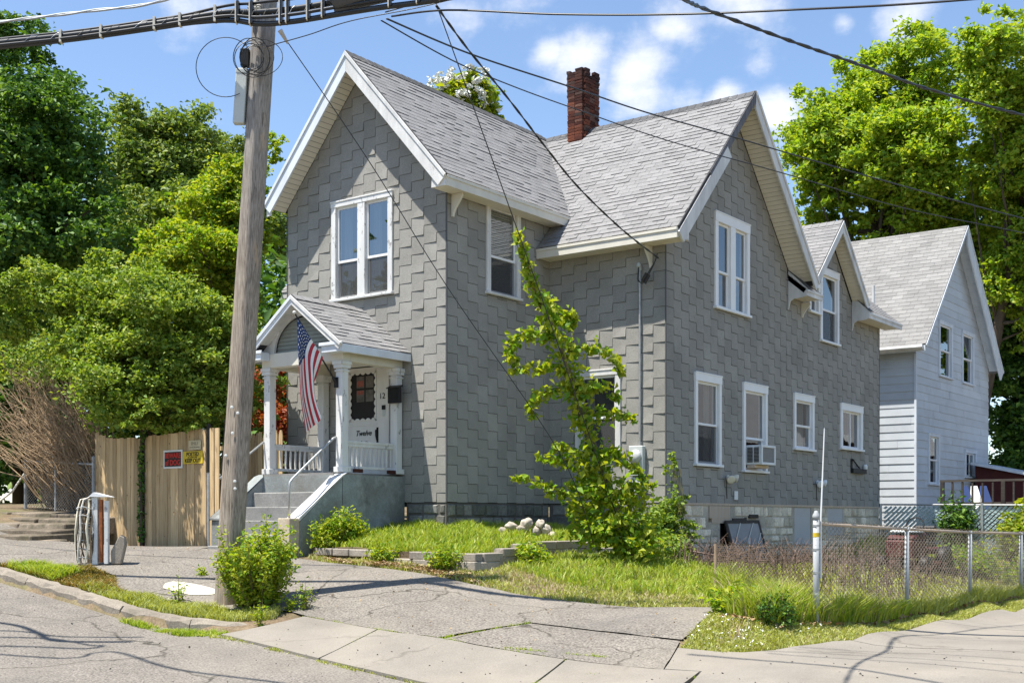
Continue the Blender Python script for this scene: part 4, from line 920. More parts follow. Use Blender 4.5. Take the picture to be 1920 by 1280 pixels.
pn = MB(); fbox(pn, fD, gx0-.01, gx1+.01, gz0-.01, gz1+.01, -.02, .004); pn.build('screen', M['screen'], door)
iw = MB(); wx0, wx1, wz0, wz1 = gx0+.16, gx1-.10, 3.80, 4.28; wm = (wx0+wx1)/2; wz = (wz0+wz1)/2
for a, b in ((wx0, wm-.02), (wm+.02, wx1)):
    for c, e in ((wz0, wz-.02), (wz+.02, wz1)): fbox(iw, fD, a, b, c, e, .0042, .008)
M['dimpane'] = plain('dimpane', (.13,.12,.11), .35, .5, 9); iw.build('inner_pane', M['dimpane'], door)
nt_ = MB(); fbox(nt_, fD, wx0+.01, wm-.04, wz+.05, wz1-.08, .0085, .010); fbox(nt_, fD, wx0+.01, wm-.04, wz-.10, wz-.03, .0085, .010); M['notice'] = plain('notice', (.30,.10,.08), .6, .3, 20); nt_.build('paper_notice', M['notice'], door)
dh = MB(); dh.tube([(dx1-.05,-.03,3.27),(dx1-.05,-.075,3.24),(dx1-.045,-.08,3.15),(dx1-.035,-.07,3.06),(dx1-.04,-.03,3.02)], [.014,.018,.016,.012,.01], 8); fbox(dh, fD, dx1-.075, dx1-.025, 3.0, 3.30, .03, .036); dh.build('handle', M['blackmetal'], door)
ea = MB()   # spread-winged ornament
for sg in (1, -1):
    c = (dx0+dx1)/2-.02; P_ = [(0,.0),(.05,.045),(.12,.05),(.23,.012),(.20,.0),(.15,.012),(.12,-.006),(.08,.0),(.04,-.012),(0,-.02)]
    L = [(c+sg*a*1.1, -.032, 2.99+b*1.2) for a, b in P_]; ea.prism(L if sg > 0 else L[::-1], (0,-.012,0))
ea.lathe((c,-.04,3.035), [(.001,-.03),(.018,-.015),(.02,.01),(.001,.03)], 8); ea.build('ornament', M['blackmetal'], door)
def text(body, loc, size, parent, mat, rot=(math.pi/2,0,0), shear=0, name='lettering', ext=.002, align='CENTER', xs=1.0, off=0.0):
    cu = bpy.data.curves.new(name, 'FONT'); cu.body = body; cu.size = size; cu.shear = shear; cu.extrude = ext; cu.align_x = align; cu.align_y = 'CENTER'; cu.resolution_u = 3; cu.offset = off
    cu.materials.append(mat); tmp = bpy.data.objects.new(name, cu); COL.objects.link(tmp); bpy.context.view_layer.update(); me = bpy.data.meshes.new_from_object(tmp.evaluated_get(bpy.context.evaluated_depsgraph_get())); bpy.data.objects.remove(tmp); o = bpy.data.objects.new(name, me); COL.objects.link(o); attach(o, parent); o.location = loc; o.rotation_euler = rot; o.scale = (xs,1,1); return o
text('Twelve', ((dx0+dx1)/2+.02,-.034,3.20), (.14), door, M['blackmetal'], shear=.35, off=.003)
text('12', (-1.50,-.064,3.87), .155, house, M['blackmetal'], name='house_number', ext=.004)
ic = MB(); fbox(ic, fD, -1.50,-1.42,3.62,3.70,.06,.08); ic.build('intercom', M['blackmetal'], house); ic = MB(); fbox(ic, fD, -1.495,-1.425,3.50,3.619,.06,.078); ic.build('door_bell', M['greybox'], house, bevel=.01)
# mailbox hangs on the porch column
mbx = thing('mailbox', (-1.02,-.22,3.72), 'small black metal mailbox hung on the porch column beside the door', 'mailbox')
m = MB(); m.box(-1.16,-.88,-.29,-.205,3.70,3.98); m.build('body', M['black'], mbx, bevel=.006); m = MB(); m.prism([(-1.18,-.20,4.03),(-1.18,-.31,3.98),(-1.18,-.31,3.965),(-1.18,-.20,3.985)], (.32,0,0)); m.build('lid', M['blackmetal'], mbx)

# ================================================================== things fixed to the house
em_ = thing('electric_meter', (2.08,YC-.02,2.4), 'grey electric meter box with round glass face on the house corner wall', 'electric meter')
m = MB(); m.box(1.93,2.24,YC-.14,YC-.021,2.40,2.97); m.build('housing', M['greybox'], em_, bevel=.012)
m = MB(); m.lathe((2.085,YC-.14,2.76), [(.125,0),(.125,.03),(.11,.06),(.08,.085),(.001,.09)], 20, (0,-1,0)); M['meterglass'] = plain('meterglass', (.50,.50,.47), .15, .1, 10, .6); m.build('meter_face', M['meterglass'], em_, smooth=True)
m = MB(); m.lathe((2.085,YC-.135,2.76), [(.135,0),(.135,.02),(.122,.03)], 20, (0,-1,0)); m.build('ring', M['galv'], em_)
m = MB(); m.box(1.97,2.20,YC-.11,YC-.021,2.05,2.38); m.build('lower_box', M['greybox'], em_, bevel=.01)
cd = thing('service_conduit', (2.13,YC-.05,2.98), 'thin grey service conduit running up the wall above the electric meter', 'conduit')
m = MB(); m.tube([(2.13,YC-.055,2.97),(2.13,YC-.055,6.32)], .022, 8); m.build('pipe', M['galv'], cd); m = MB(); m.tube([(2.13,YC-.055,6.30),(2.13,YC-.06,6.38),(2.14,YC-.11,6.40),(2.15,YC-.14,6.34)], .035, 8); m.build('weatherhead', M['greybox'], cd)
m = MB(); m.tube([(2.15,YC-.13,6.35),(2.17,YC-.2,6.1),(2.25,YC-.22,6.02),(2.33,YC-.2,6.1),(2.4,YC-.2,6.2),(2.53,YC-.15,6.42),(2.55,YC-.12,6.55)], .011, 5); m.tube([(2.15,YC-.13,6.33),(2.19,YC-.22,6.06),(2.28,YC-.22,6.0),(2.37,YC-.18,6.12),(2.5,YC-.15,6.36),(2.55,YC-.12,6.55)], .011, 5); m.tube([(2.28,YC-.21,6.05),(2.36,YC-.20,6.2)], .028, 6); m.tube([(2.33,YC-.21,6.0),(2.42,YC-.20,6.16)], .028, 6); m.build('drip_loop', M['cable'], cd)
ac = thing('air_conditioner', (2.85,6.98,2.72), 'white window air conditioner jutting from the second lower window of the side wall', 'air conditioner')
m = MB(); ax0, ax1, ay0, ay1, az0, az1 = XD-.05, 3.02, 6.62, 7.30, 2.72, 3.13
m.box(ax0, ax1-.03, ay0+.01, ay1-.01, az0, az1); m.build('case', M['plastic'], ac, bevel=.012)
m = MB(); w = .05
m.box(ax1-.03, ax1, ay0, ay1, az0, az0+w); m.box(ax1-.03, ax1, ay0, ay1, az1-w, az1); m.box(ax1-.03, ax1, ay0, ay0+w, az0+w, az1-w); m.box(ax1-.03, ax1, ay1-w, ay1, az0+w, az1-w); m.build('rear_frame', M['plastic'], ac, bevel=.006)
M['acgrill'] = plain('acgrill', (.22,.215,.205), .7, .15, 20); m = MB(); m.box(ax1-.029, ax1-.018, ay0+w, ay1-w, az0+w, az1-w); m.build('rear_coil', M['acgrill'], ac)
M['acdark'] = plain('acdark', (.07,.072,.075), .6, .1)
for a, b in ((XD+.03, XD+.15), (XD+.18, XD+.29)):
    m = MB(); n = 11
    for i in range(n): z = az0+.05+i*.029; m.box(a, b, ay0-.004, ay0+.012, z, z+.022)
    m.build('side_louvre', M['acdark'], ac)
m = MB(); m.box(XD+.03, XD+.20, 6.62, 7.3, 2.655, 2.715); m.build('support_block', M['ply'], ac)
def floodlight(y, z, lab, mat):
    t = thing('floodlight', (XD+.05,y,z), lab, 'floodlight', 'floodlights on the side wall'); m = MB(); m.lathe((XD+.016,y,z), [(.06,0),(.06,.025),(.02,.04)], 10, (1,0,0)); m.build('base', M[mat], t)
    for sg, rot in ((-1, (.55,-.5,-.35)), (1, (.6,.55,-.2))):
        d = Vector(rot).normalized(); c = Vector((XD+.06, y+sg*.035, z+.02)); m = MB(); m.lathe(c, [(.02,0),(.04,.03),(.05,.07),(.085,.12),(.09,.15),(.07,.155)], 10, d); m.build('lamp_head', M[mat], t, smooth=True)
    m = MB(); m.tube([(XD+.02,y-.03,z-.05),(XD+.02,y-.05,z-.2),(XD+.02,y-.03,z-.42)], .008, 5); m.build('cord', M['cable'], t)
floodlight(5.74, 2.42, 'cream twin floodlight on the side wall below the first two windows', 'cream'); floodlight(10.35, 2.43, 'white twin floodlight on the side wall further back, behind the thin white rod', 'plastic')
ob = thing('outlet_cover', (XD+.02,6.1,1.98), 'small white outlet cover low on the side wall', 'outlet'); m = MB(); m.box(XD+.016, XD+.04, 6.02, 6.17, 1.98, 2.16); m.build('cover', M['plastic'], ob, bevel=.004)
br = thing('wall_bracket', (XD+.1,12.9,2.8), 'black angled bracket with small white camera at the far end of the side wall', 'bracket')
m = MB(); m.box(XD+.016, XD+.03, 12.45, 12.55, 2.72, 3.08); m.build('plate', M['blackmetal'], br); m = MB(); m.box(XD+.03, XD+.09, 12.45, 13.35, 2.72, 2.84); m.tube([(XD+.05,12.5,3.06),(XD+.06,12.95,2.84)], .018, 6); m.build('arm', M['blackmetal'], br); m = MB(); m.lathe((XD+.08,13.28,2.84), [(.05,0),(.055,.08),(.03,.12)], 10); m.build('camera', M['plastic'], br)
# ================================================================== flag
flag = thing('flag', (-1.5,-1.75,3.6), 'American flag hanging from a slanted pole on the porch column', 'flag')
tip = Vector((-1.469,-2.30,5.118)); foot = Vector((-1.20,-1.575,3.98)); pd_ = (foot-tip)
m = MB(); m.tube([tip, foot], .015, 8); m.build('flagpole', M['blackmetal'], flag); m = MB(); m.lathe(tip, [(.001,-.03),(.025,-.02),(.035,0),(.025,.025),(.001,.035)], 10, (tip-foot)); m.build('finial', M['trim'], flag, smooth=True)
m = MB(); m.lathe(foot+Vector((0,0,-.0)), [(.03,-.06),(.034,.0),(.026,.10)], 10, (tip-foot)); m.box(-1.235,-1.15,-1.585,-1.56,3.88,4.06); m.build('flagpole_bracket', M['blackmetal'], flag)
FT = [[Vector(p) for p in r] for r in [[(-1.428,-2.28,5.037),(-1.383,-2.157,4.863),(-1.338,-2.033,4.685),(-1.298,-1.928,4.533),(-1.259,-1.823,4.383)],[(-1.426,-2.275,4.627),(-1.396,-2.192,4.674),(-1.356,-2.085,4.585),(-1.316,-1.977,4.412),(-1.289,-1.904,4.149)],[(-1.42,-2.259,4.199),(-1.399,-2.2,4.267),(-1.371,-2.125,4.352),(-1.334,-2.023,4.168),(-1.316,-1.977,3.904)],[(-1.409,-2.227,3.569),(-1.386,-2.165,3.653),(-1.356,-2.085,3.764),(-1.321,-1.99,3.716),(-1.307,-1.953,3.772)],[(-1.383,-2.157,3.063),(-1.337,-2.031,3.14),(-1.311,-1.963,3.215),(-1.281,-1.882,3.36),(-1.304,-1.944,3.678)]]]
FH = (0,.27,.54,.77,1.0); FF = (0,.2,.4,.7,1.0)
def _cr(P, K, t):
    i = max(0, min(3, sum(1 for k in K[1:-1] if t >= k))); u = (t-K[i])/(K[i+1]-K[i]); p0, p1, p2, p3 = P[max(i-1,0)], P[i], P[i+1], P[min(i+2,4)]
    return .5*((2*p1)+(p2-p0)*u+(2*p0-5*p1+4*p2-p3)*u*u+(3*p1-p0-3*p2+p3)*u*u*u)
FN = Vector((.94,-.34,0))
def flagpt(h, f):
    """h: 0 at the pole tip .. 1 along the pole; f: 0 at the pole .. 1 at the fly end; draped cloth"""
    q = _cr([_cr(r, FH, h) for r in FT], FF, f)
    return q + FN*(.055*min(1,f*2)*math.sin(h*8.5+f*2.0)+.02*math.sin(f*9+h*6)*f - .10*f*max(0,h-.78)/.22)
m = MB(); nh, nf = 52, 60; vs = [flagpt(i/nh, j/nf) for j in range(nf+1) for i in range(nh+1)]; fs = []; mi = []
for j in range(nf):
    for i in range(nh):
        k = j*(nh+1)+i; m.f.append([k, k+1, k+nh+2, k+nh+1]); st = i*13//nh
        m.mi.append(2 if (j < nf*.40 and st < 7) else (0 if st % 2 == 0 else 1))
m.v = [tuple(v) for v in vs]; cl = m.build('cloth', [M['flagred'], M['flagwhite'], M['flagblue']], flag, smooth=True)
m = MB()
for r in range(9):
    for c in range(6 if r % 2 == 0 else 5):
        h0 = (r+1)/10*7/13; f0 = (c*2+1+(r % 2))/12*.40; e = 1e-3
        for sg in (1, -1):
            ctr = flagpt(h0, f0); n_ = (flagpt(h0+e, f0)-ctr).cross(flagpt(h0, f0+e)-ctr).normalized()*(.004*sg); pts = []
            for k in range(10):
                a = math.pi*2*k/10; rr0 = 1 if k % 2 == 0 else .40; pts.append(flagpt(h0+.0265*rr0*math.cos(a), f0+.0150*rr0*math.sin(a))+n_)
            m.add([ctr+n_]+pts, [(0, 1+k, 1+(k+1) % 10) for k in range(10)])
m.build('stars', M['flagwhite'], flag)
# ================================================================== neighbouring house
nb = thing('house', (0,22,1.2), 'pale blue-grey clapboard house standing behind the grey house', 'house')
frN = Fr((-4.5,18.75,0), (1,0,0), (0,0,1), (0,-1,0)); frM = Fr((2.2,18.75,0), (0,1,0), (0,0,1), (1,0,0))
rN = [[(0,.8),(6.7,.8),(6.7,6.6),(0,6.6)]]; rM = [[(0,.8),(7.45,.8),(7.45,6.95),(3.72,10.55),(0,6.95)]]
WN = [(2.05,3.40,5.93,7.66),(4.40,5.70,5.93,7.64),(1.06,2.12,2.59,4.17),(4.72,5.98,2.9,3.83)]
hN = [hole(*w, .11) for w in WN]
w1 = slab_wall('wall', frN, rN, [], .12, M['mortar'], nb); w2 = slab_wall('wall', frM, rM, hN, .12, M['mortar'], nb)
def clapboards(fr, regs, holes, h, parent, smin=0):
    for reg in regs:
        reg = ccw(reg); z = .85
        while z < 10.6:
            s = smin - random.uniform(0, 1.5); s1 = max(p[0] for p in reg)
            while s < s1:
                ln = random.uniform(1.7, 3.0); rs = [(s, s+ln-.004, z, z+h-.001)]
                for q_ in holes: rs = [y for x in rs for y in rect_minus(x, grow(q_))]
                for r in rs:
                    p = clip([(r[0],r[2]),(r[1],r[2]),(r[1],r[3]),(r[0],r[3])], reg)
                    if len(p) > 2 and area(p) > .003:
                        mb = MB(); _tile(mb, fr, p, (r[0],r[1],z,z+h), (.003,.020), 0); mb.build('clapboard', M['clap'], parent)
                s += ln
            z += h
clapboards(frN, [[(3.8,.8),(6.7,.8),(6.7,6.6),(3.8,6.6)]], [], .235, w1, 3.8); clapboards(frM, rM, hN, .235, w2)
for k, w in enumerate(WN): window(nb, frM, *w, casing=.11, split=.5, slider=(k == 3), curtain=.3 if k == 2 else None, trim='trim_blue')
sN = (10.78-6.62)/4.03; fN = Fr((-4.8,18.37,6.62), (1,0,0), (0,1,sN), (0,-sN,1)); LN = 4.03*math.sqrt(1+sN*sN); rNr = [[(0,0),(7.42,0),(7.42,LN),(0,LN)]]
mb = MB(); mb.prism([fN.P(a, b, -.12) for a, b in rNr[0]], fN.n*.118); rn = mb.build('roof', M['roof_under'], nb); tiles('roof_shingle', fN, rNr, [], .34, .19, rn, M['roof_old'], 'row', (.002,.010), .006, singles=200)
fN2 = Fr((-4.8,26.43,6.62), (1,0,0), (0,-1,sN), (0,sN,1)); mb = MB(); mb.prism([fN2.P(a, b, -.12) for a, b in rNr[0][::-1]], fN2.n*.118); mb.build('roof', M['roof_old'], nb)
house_, house = house, nb
rake(2.60, 2.64, 'x', (22.4,10.78), (18.35,6.60), .10, 'trim_blue', crown=False); rake(2.58, 2.63, 'x', (22.4,10.78), (26.5,6.56), .42, 'trim_blue'); rakesoffit('x', (22.4,10.78), (26.4,6.66), 2.22, 2.579, .13, 'trim_blue', .3); rakesoffit('x', (22.4,10.78), (18.4,6.66), 2.22, 2.59, .13, 'trim_blue', .3)
m = MB(); m.box(-4.7, 2.6, 18.36, 18.40, 6.42, 6.58); m.build('fascia', M['trim_blue'], nb); m = MB(); m.prism([(-4.7,18.36,6.60),(-4.7,18.24,6.60),(-4.7,18.22,6.52),(-4.7,18.28,6.46),(-4.7,18.36,6.46)], (7.25,0,0)); m.build('gutter', M['trim'], nb); m = MB(); m.box(2.17, 2.235, 18.70, 18.765, .8, 6.4); m.build('corner_board', M['trim_blue'], nb)
m = MB(); m.box(-4.5,-4.4,18.8,26.2,.8,7); m.box(-4.5,2.1,26.1,26.2,.8,7); m.box(-4.6,2.19,18.76,18.9,0,.8); m.box(2.07,2.18,18.76,26.2,0,.8); m.build('wall', M['clap'], nb)
m = MB(); m.tube([(.9,18.85,6.9),(.9,18.85,8.55)], .05, 8); m.build('vent_pipe', M['trim'], nb)
house = house_
dk = thing('wooden_deck', (5.3,17.9,1.2), 'weathered wooden deck with railing beside the pale blue house, tree shade put into its dark colour', 'deck')
m = MB(); m.box(3.3,10.5,17.46,17.54,2.60,2.66); m.box(3.3,10.5,17.48,17.52,1.98,2.04); m.box(3.3,10.5,17.46,20.5,1.72,1.84); m.build('rail', M['deck'], dk)
for i in range(27):
    x = 3.36+i*.27; m = MB(); w = .05 if i % 6 == 0 else .022; m.box(x-w, x+w, 17.47-.02*(i % 6 == 0), 17.53, .6 if i % 6 == 0 else 1.85, 2.60); m.build('post' if i % 6 == 0 else 'baluster', M['deck'], dk)
bl = thing('board_stack', (4.0,18.0,1.85), 'blue and white boards leaning behind the deck railing', 'boards'); 
for k in range(3):
    m = MB(); x = 3.75+k*.25; m.prism([(x,17.8,1.85),(x+.42,17.8,1.85),(x+.12,18.1,2.5),(x-.05,18.1,2.5)], (0,.03,0)); m.build('board', M['signwhite'] if k == 1 else M['flagblue'], bl)
sh = thing('shed', (5,25,1.2), 'dark red shed with a white roof edge behind the deck', 'shed')
m = MB(); m.prism([(2.4,24,.5),(9,24,.5),(9,24,2.3),(7.0,24,2.3),(2.4,24,3.30)], (0,3,0)); m.build('wall', M['redwall'], sh); m = MB(); m.prism([(2.3,23.8,3.34),(7.1,23.8,2.28),(7.1,23.8,2.36),(2.3,23.8,3.42)], (0,3.4,0)); m.build('roof', M['trim_blue'], sh)

# ================================================================== utility pole and wires
up = thing('utility_pole', (0.84,-5.74,.45), 'weathered grey-brown wooden utility pole leaning slightly beside the kerb', 'utility pole')
pb = Vector((.86,-5.73,.30)); pt = Vector((1.50,-5.53,9.6)); m = MB(); n = 22; pts = [pb.lerp(pt, i/30) for i in range(31)]; rs = [.185-.032*i/30 for i in range(31)]
b0 = len(m.v)
for i, (p, r) in enumerate(zip(pts, rs)):
    for k in range(n):
        a = 2*math.pi*k/n; rr0 = r*(1+.035*math.sin(3*a+.25*i)+.028*math.sin(7*a+.11*i)+random.uniform(-.012,.012)) - (.020 if k in (3, 11, 17) else 0); m.v.append((p.x+math.cos(a)*rr0, p.y+math.sin(a)*rr0, p.z))
for i in range(30):
    for k in range(n): m.f.append([i*n+k, i*n+(k+1) % n, (i+1)*n+(k+1) % n, (i+1)*n+k]); m.mi.append(0)
m.f.append([30*n+k for k in range(n)]); m.mi.append(0); m.build('pole', M['pole'], up, smooth=True)
# frame facing the camera at a height
cd_ = Vector((-.5976,.8018,0)); rt = Vector((.8018,.5976,0))
def atpole(z): return pb.lerp(pt, (z-pb.z)/(pt.z-pb.z))
def cbox(m, c, w, d, h, mi=0, tilt=0.0):
    c = Vector(c); u = rt*(w/2); v = cd_*(d/2); z = Vector((0,0,h/2)); k = rt*tilt
    m.hexa([c-u-v-z-k, c+u-v-z-k, c+u+v-z-k, c-u+v-z-k, c-u-v+z+k, c+u-v+z+k, c+u+v+z+k, c-u+v+z+k], mi)
c = atpole(7.30) - rt*.235 - cd_*.06; m = MB(); cbox(m, c, .15, .13, .74, tilt=.025); m.build('equipment_box', M['greybox'], up, bevel=.008); m = MB(); cbox(m, c+Vector((0,0,.33))+rt*.022, .158, .14, .05); m.build('box_cap', M['greybox'], up, bevel=.006)
m = MB(); cbox(m, c+Vector((0,0,.52))+rt*.06, .12, .11, .24); m.build('terminal', M['black'], up, bevel=.01)
m = MB(); m.tube([c+rt*.10+Vector((0,0,-.35)), c+rt*.12+Vector((0,0,.3)), c+rt*.14+Vector((0,0,.75))], .012, 5); m.build('ground_wire', M['galv'], up)
for k in range(7):   # coils of spare cable tied to the pole
    m = MB(); cc = atpole(7.88) - rt*(.06+random.uniform(-.10,.12)) - cd_*(.20+.012*k); R0 = random.uniform(.15,.27); ex = random.uniform(.6,1.25); pts = []
    for i in range(29):
        a = 2*math.pi*i/28; pts.append(cc + rt*(R0*ex*math.cos(a)) + Vector((0,0,R0*math.sin(a)*.95 - .12)) - cd_*(.02*math.sin(2*a+k)))
    m.tube(pts, .006, 4); m.build('cable_coil', M['cable'], up)
m = MB(); cc = atpole(7.66)-rt*.44-cd_*.16; m.tube([cc + rt*(.40*math.cos(a)) + Vector((0,0,.40*math.sin(a))) for a in np.linspace(.7, 5.2, 30)], .006, 4); m.build('cable_coil', M['cable'], up)
m = MB(); c = atpole(8.42) - cd_*.16 - rt*.11
for k in range(4): m.lathe(c - rt*.06 + rt*(.042*k), [(.012,0),(.03,.03),(.016,.045),(.03,.06),(.012,.09)], 8, (0,0,1))
m.build('insulator', M['strap'], up); m = MB(); a = atpole(8.30)-cd_*.14-rt*.10; m.tube([a-rt*.06, a+Vector((0,0,.35))+rt*.05, a+Vector((0,0,.75))+rt*.12], .022, 6); m.build('brace', M['trim_cream'], up)
for z, o in ((3.1,-.4),(3.02,.1),(2.75,-.2),(2.45,-.7),(2.1,.2),(2.0,.25)):   # old tags nailed to it
    m = MB(); a = atpole(z)+(-cd_*math.cos(o)+rt*math.sin(o))*.182; m.lathe(a, [(.001,0),(.022,.004),(.022,.012),(.001,.016)], 8, -cd_); m.build('tag', M['signwhite'], up)
CB = [Vector(p) for p in ((-3.83,-8.34,8.06),(-2.07,-7.34,8.17),(-0.94,-6.81,8.19),(0.16,-6.31,8.24),(1.11,-5.91,8.28),(1.65,-5.82,8.17),(2.23,-5.7,8.11),(2.86,-5.54,8.1),(3.47,-5.4,8.08),(4.22,-5.14,8.08),(5.28,-4.67,8.21),(9.5,-3.2,8.6))]
def smooth(P, k=6):
    out = []
    for i in range(len(P)-1):
        p0, p1, p2, p3 = P[max(i-1,0)], P[i], P[i+1], P[min(i+2,len(P)-1)]
        for j in range(k):
            t = j/k; out.append(.5*((2*p1)+(p2-p0)*t+(2*p0-5*p1+4*p2-p3)*t*t+(3*p1-p0-3*p2+p3)*t*t*t))
    return out+[P[-1]]
cbn = thing('cable_bundle', (1.5,-5.85,8.15), 'thick black telephone cable bundle with splice case strung past the pole', 'cable')
sp_ = smooth(CB, 6); fan = lambda x: min(1, max(0, (x-.6)/1.2))
def cab(off_z, off_d, r, zfan): m = MB(); m.tube([p - cd_*.22 + Vector((0,0,off_z+zfan*fan(p.x))) - cd_*off_d for p in sp_], r, 8); m.build('cable', M['cable'], cbn, smooth=True)
cab(.035, 0, .040, .015); cab(-.03, .01, .036, -.085); cab(.085, .0, .020, .10); cab(-.02, .05, .022, -.02)
m = MB(); m.tube([p - cd_*.22 + Vector((0,0,.02+.05*math.sin(i*.9))) - cd_*(.045+.03*math.cos(i*.9)) for i, p in enumerate(smooth(CB, 20))], .004, 3); m.build('lashing_wire', M['galv'], cbn)
for x in (-1.2,-.5,.1,.45,.95,1.35,1.55,2.0,2.15,2.48,2.62,3.62,3.95,4.2):
    i = min(range(len(sp_)), key=lambda k: abs(sp_[k].x-x)); p = sp_[i]-cd_*.24; f = fan(x); m = MB(); cbox(m, p+Vector((0,0,.02+.02*f)), .03, .10, .17+.16*f); m.build('strap', M['strap'] if x in (-1.2,-.5,.1,.45,.95) else M['cable'], cbn)
    if f > .5: m = MB(); cbox(m, p+Vector((0,0,.02))-rt*.025, .016, .115, .20+.12*f); m.build('strap', M['strap'], cbn)
a = Vector((2.80,-5.55,8.17))-cd_*.24; b = Vector((3.44,-5.36,8.19))-cd_*.24; d = (b-a).normalized(); L = (b-a).length
m = MB(); m.lathe(a, [(.03,-.10),(.045,-.04),(.06,0),(.135,.01),(.14,.05),(.135,L-.05),(.13,L),(.06,L+.01),(.04,L+.06),(.03,L+.1)], 18, d); M['case'] = plain('case', (.055,.057,.062), .32, .12, 3, .5); m.build('splice_case', M['case'], cbn, smooth=True); m = MB(); m.tube([a-Vector((0,0,.135)), b-Vector((0,0,.125))+d*.15], .03, 6); m.build('splice_tray', M['case'], cbn)
def wire(pts, r, lab, mat='cable', twist=0, sm=8):
    P = smooth([Vector(p) for p in pts], sm); o = None
    if twist:
        m = MB(); 
        for s_ in (0, math.pi): 
            L = 0; q_ = []
            for i, p in enumerate(P):
                if i: L += (p-P[i-1]).length
                q_.append(p + Vector((math.cos(L*twist+s_)*r*.9, math.sin(L*twist+s_)*r*.4, math.sin(L*twist+s_)*r*.9)))
            m.tube(q_, r, 5)
    else: m = MB(); m.tube(P, r, 5)
    return tag(m.build('overhead_wire', M[mat], None, smooth=True), lab, 'wire', 'overhead wires')
wire([(-9,-8.6,9.3),(-5.13,-7.32,9.11),(-3.33,-6.6,9.14),(-1.85,-6.12,9.09),(-0.49,-5.73,9.05),(1.35,-5.4,9.3)], .016, 'pale steel wires running from upper left to the top of the pole', 'galv', 5)
wire([(3.41,-5.19,8.03),(4.37,-5.22,7.86),(5.77,-4.93,7.56),(7.13,-4.66,7.31),(8.5,-4.39,7.11),(10.25,-3.83,6.97),(14,-3.2,6.6)], .013, 'nearly level black wire running right from the splice case across the sky')
wire([(9.2,-10,6.1),(8.33,-7.26,6.48),(8.1,-6.01,6.77),(7.76,-4.83,7.14),(7.99,-3.24,7.26),(8.28,-1.6,7.38),(8.63,0.09,7.47),(9.33,2.04,7.51),(10.23,4.13,7.57),(14,12,8)], .014, 'twisted black wire slanting down across the sky to the right-hand trees', twist=9)
wire([(3.36,-5.23,8.0),(3.30,-3.44,8.11),(3.60,-1.29,8.18),(3.78,0.57,8.27),(4.2,2.81,8.36),(5.07,5.31,8.26),(6.13,7.96,8.12),(7.3,10.68,7.97),(9,15,7.9)], .013, 'upper of two black wires passing in front of the chimney')
wire([(3.3,-5.27,7.98),(3.08,-3.57,8.03),(2.90,-1.89,8.18),(2.85,-0.05,8.33),(3.32,2.08,8.27),(4.34,4.77,8.12),(5.7,7.63,7.83),(7.3,10.68,7.66),(9,15,7.5)], .010, 'lower of two black wires passing in front of the chimney')
wire([(3.93,-4.92,8.13),(3.55,-3.83,8.02),(3.3,-2.53,7.72),(3.06,-1.32,7.41),(2.88,-0.08,7.05),(2.83,1.36,6.64),(2.60,3.05,6.45)], .010, 'service drop wire sagging from the cable bundle to the corner of the house', twist=7)
wire([(3.93,-4.92,8.15),(3.92,-2.46,4.57),(3.91,-.08,.93)], .008, 'taut thin guy wire with a vine climbing its lower half', sm=2)
wire([(1.75,-5.56,8.1),(2.23,-4.38,6.59),(2.71,-3.22,4.93),(3.64,-1.71,2.57),(3.75,-0.95,1.2)], .007, 'thin slack wire from pole clamp down past the front gable')
wire([(1.45,-5.62,7.95),(2.2,-5.5,7.98),(2.9,-5.4,8.03),(3.9,-5.0,8.12),(5.4,-4.4,8.35)], .007, 'thin steel strand just under the cable bundle', 'cable')
wire([(3.4,-5.3,8.05),(4.2,-5.0,8.2),(5.6,-4.5,8.6)], .009, 'short black wire rising right from the end of the splice case')
for k, P_ in enumerate(([(-1.64,-12.51,8.47),(-0.69,-11.89,8.37),(0.03,-11.3,8.3),(-0.06,-11.03,8.33),(0.1,-10.82,8.32),(0.83,-10.98,8.23),(1.55,-11.03,8.17),(2.25,-10.87,8.12),(2.85,-10.67,8.08),(3.59,-10.55,8.01)],[(-2.33,-11.14,8.45),(-1.8,-10.87,8.39),(-1.31,-10.87,8.32),(-0.87,-10.94,8.25),(-0.57,-10.63,8.22),(-0.26,-10.24,8.2)],[(-1.48,-11.61,8.32),(-1.15,-11.12,8.29),(-0.88,-10.86,8.26),(-0.42,-10.73,8.19),(-0.29,-10.63,8.18),(-0.29,-10.88,8.17),(-0.68,-11.27,8.21),(-1.12,-11.81,8.25)],[(-1.72,-11.39,8.17),(-1.43,-10.93,8.14),(-1.0,-10.7,8.08),(-0.68,-10.31,8.05),(-0.36,-9.92,8.03)],
    [(6.05,-7.86,8.52),(7.34,-7.88,8.52),(8.59,-8.36,8.52),(9.13,-8.58,8.5)],[(6.8,-7.48,8.55),(7.99,-7.4,8.54),(9.34,-7.62,8.55),(9.81,-7.67,8.54)],[(6.99,-7.07,8.59),(8.0,-6.62,8.55),(9.27,-6.78,8.58),(9.85,-6.75,8.57)],[(6.71,-7.42,8.56),(7.81,-7.07,8.54),(9.38,-7.22,8.56),(9.95,-7.23,8.56)])):
    r_ = (.030,.050,.030,.030,.024,.012,.010,.010)[k]; lab = ('cable over the street whose shadow curls across the road','thick cable over the street with a branching shadow','looped cable over the street shading the road edge','thin cable over the street beside the loop','cable above the right-hand pavement','first thin wire above the right-hand pavement','second thin wire above the right-hand pavement','third thin wire above the right-hand pavement')[k]; wire(P_, r_, lab, sm=6)
cl2 = thing('wire_clamp', (1.75,-5.56,8.1), 'small pale metal clamp hanging on thin wire beside the pole', 'clamp'); m = MB(); m.tube([(1.745,-5.575,8.13),(1.79,-5.47,7.97)], [.035,.016], 7); m.build('body', M['strap'], cl2)
lp = thing('cable_loop', (.6,-5.6,9.1), 'loops of thin wire hanging above the cable bundle at top of picture', 'cable'); 
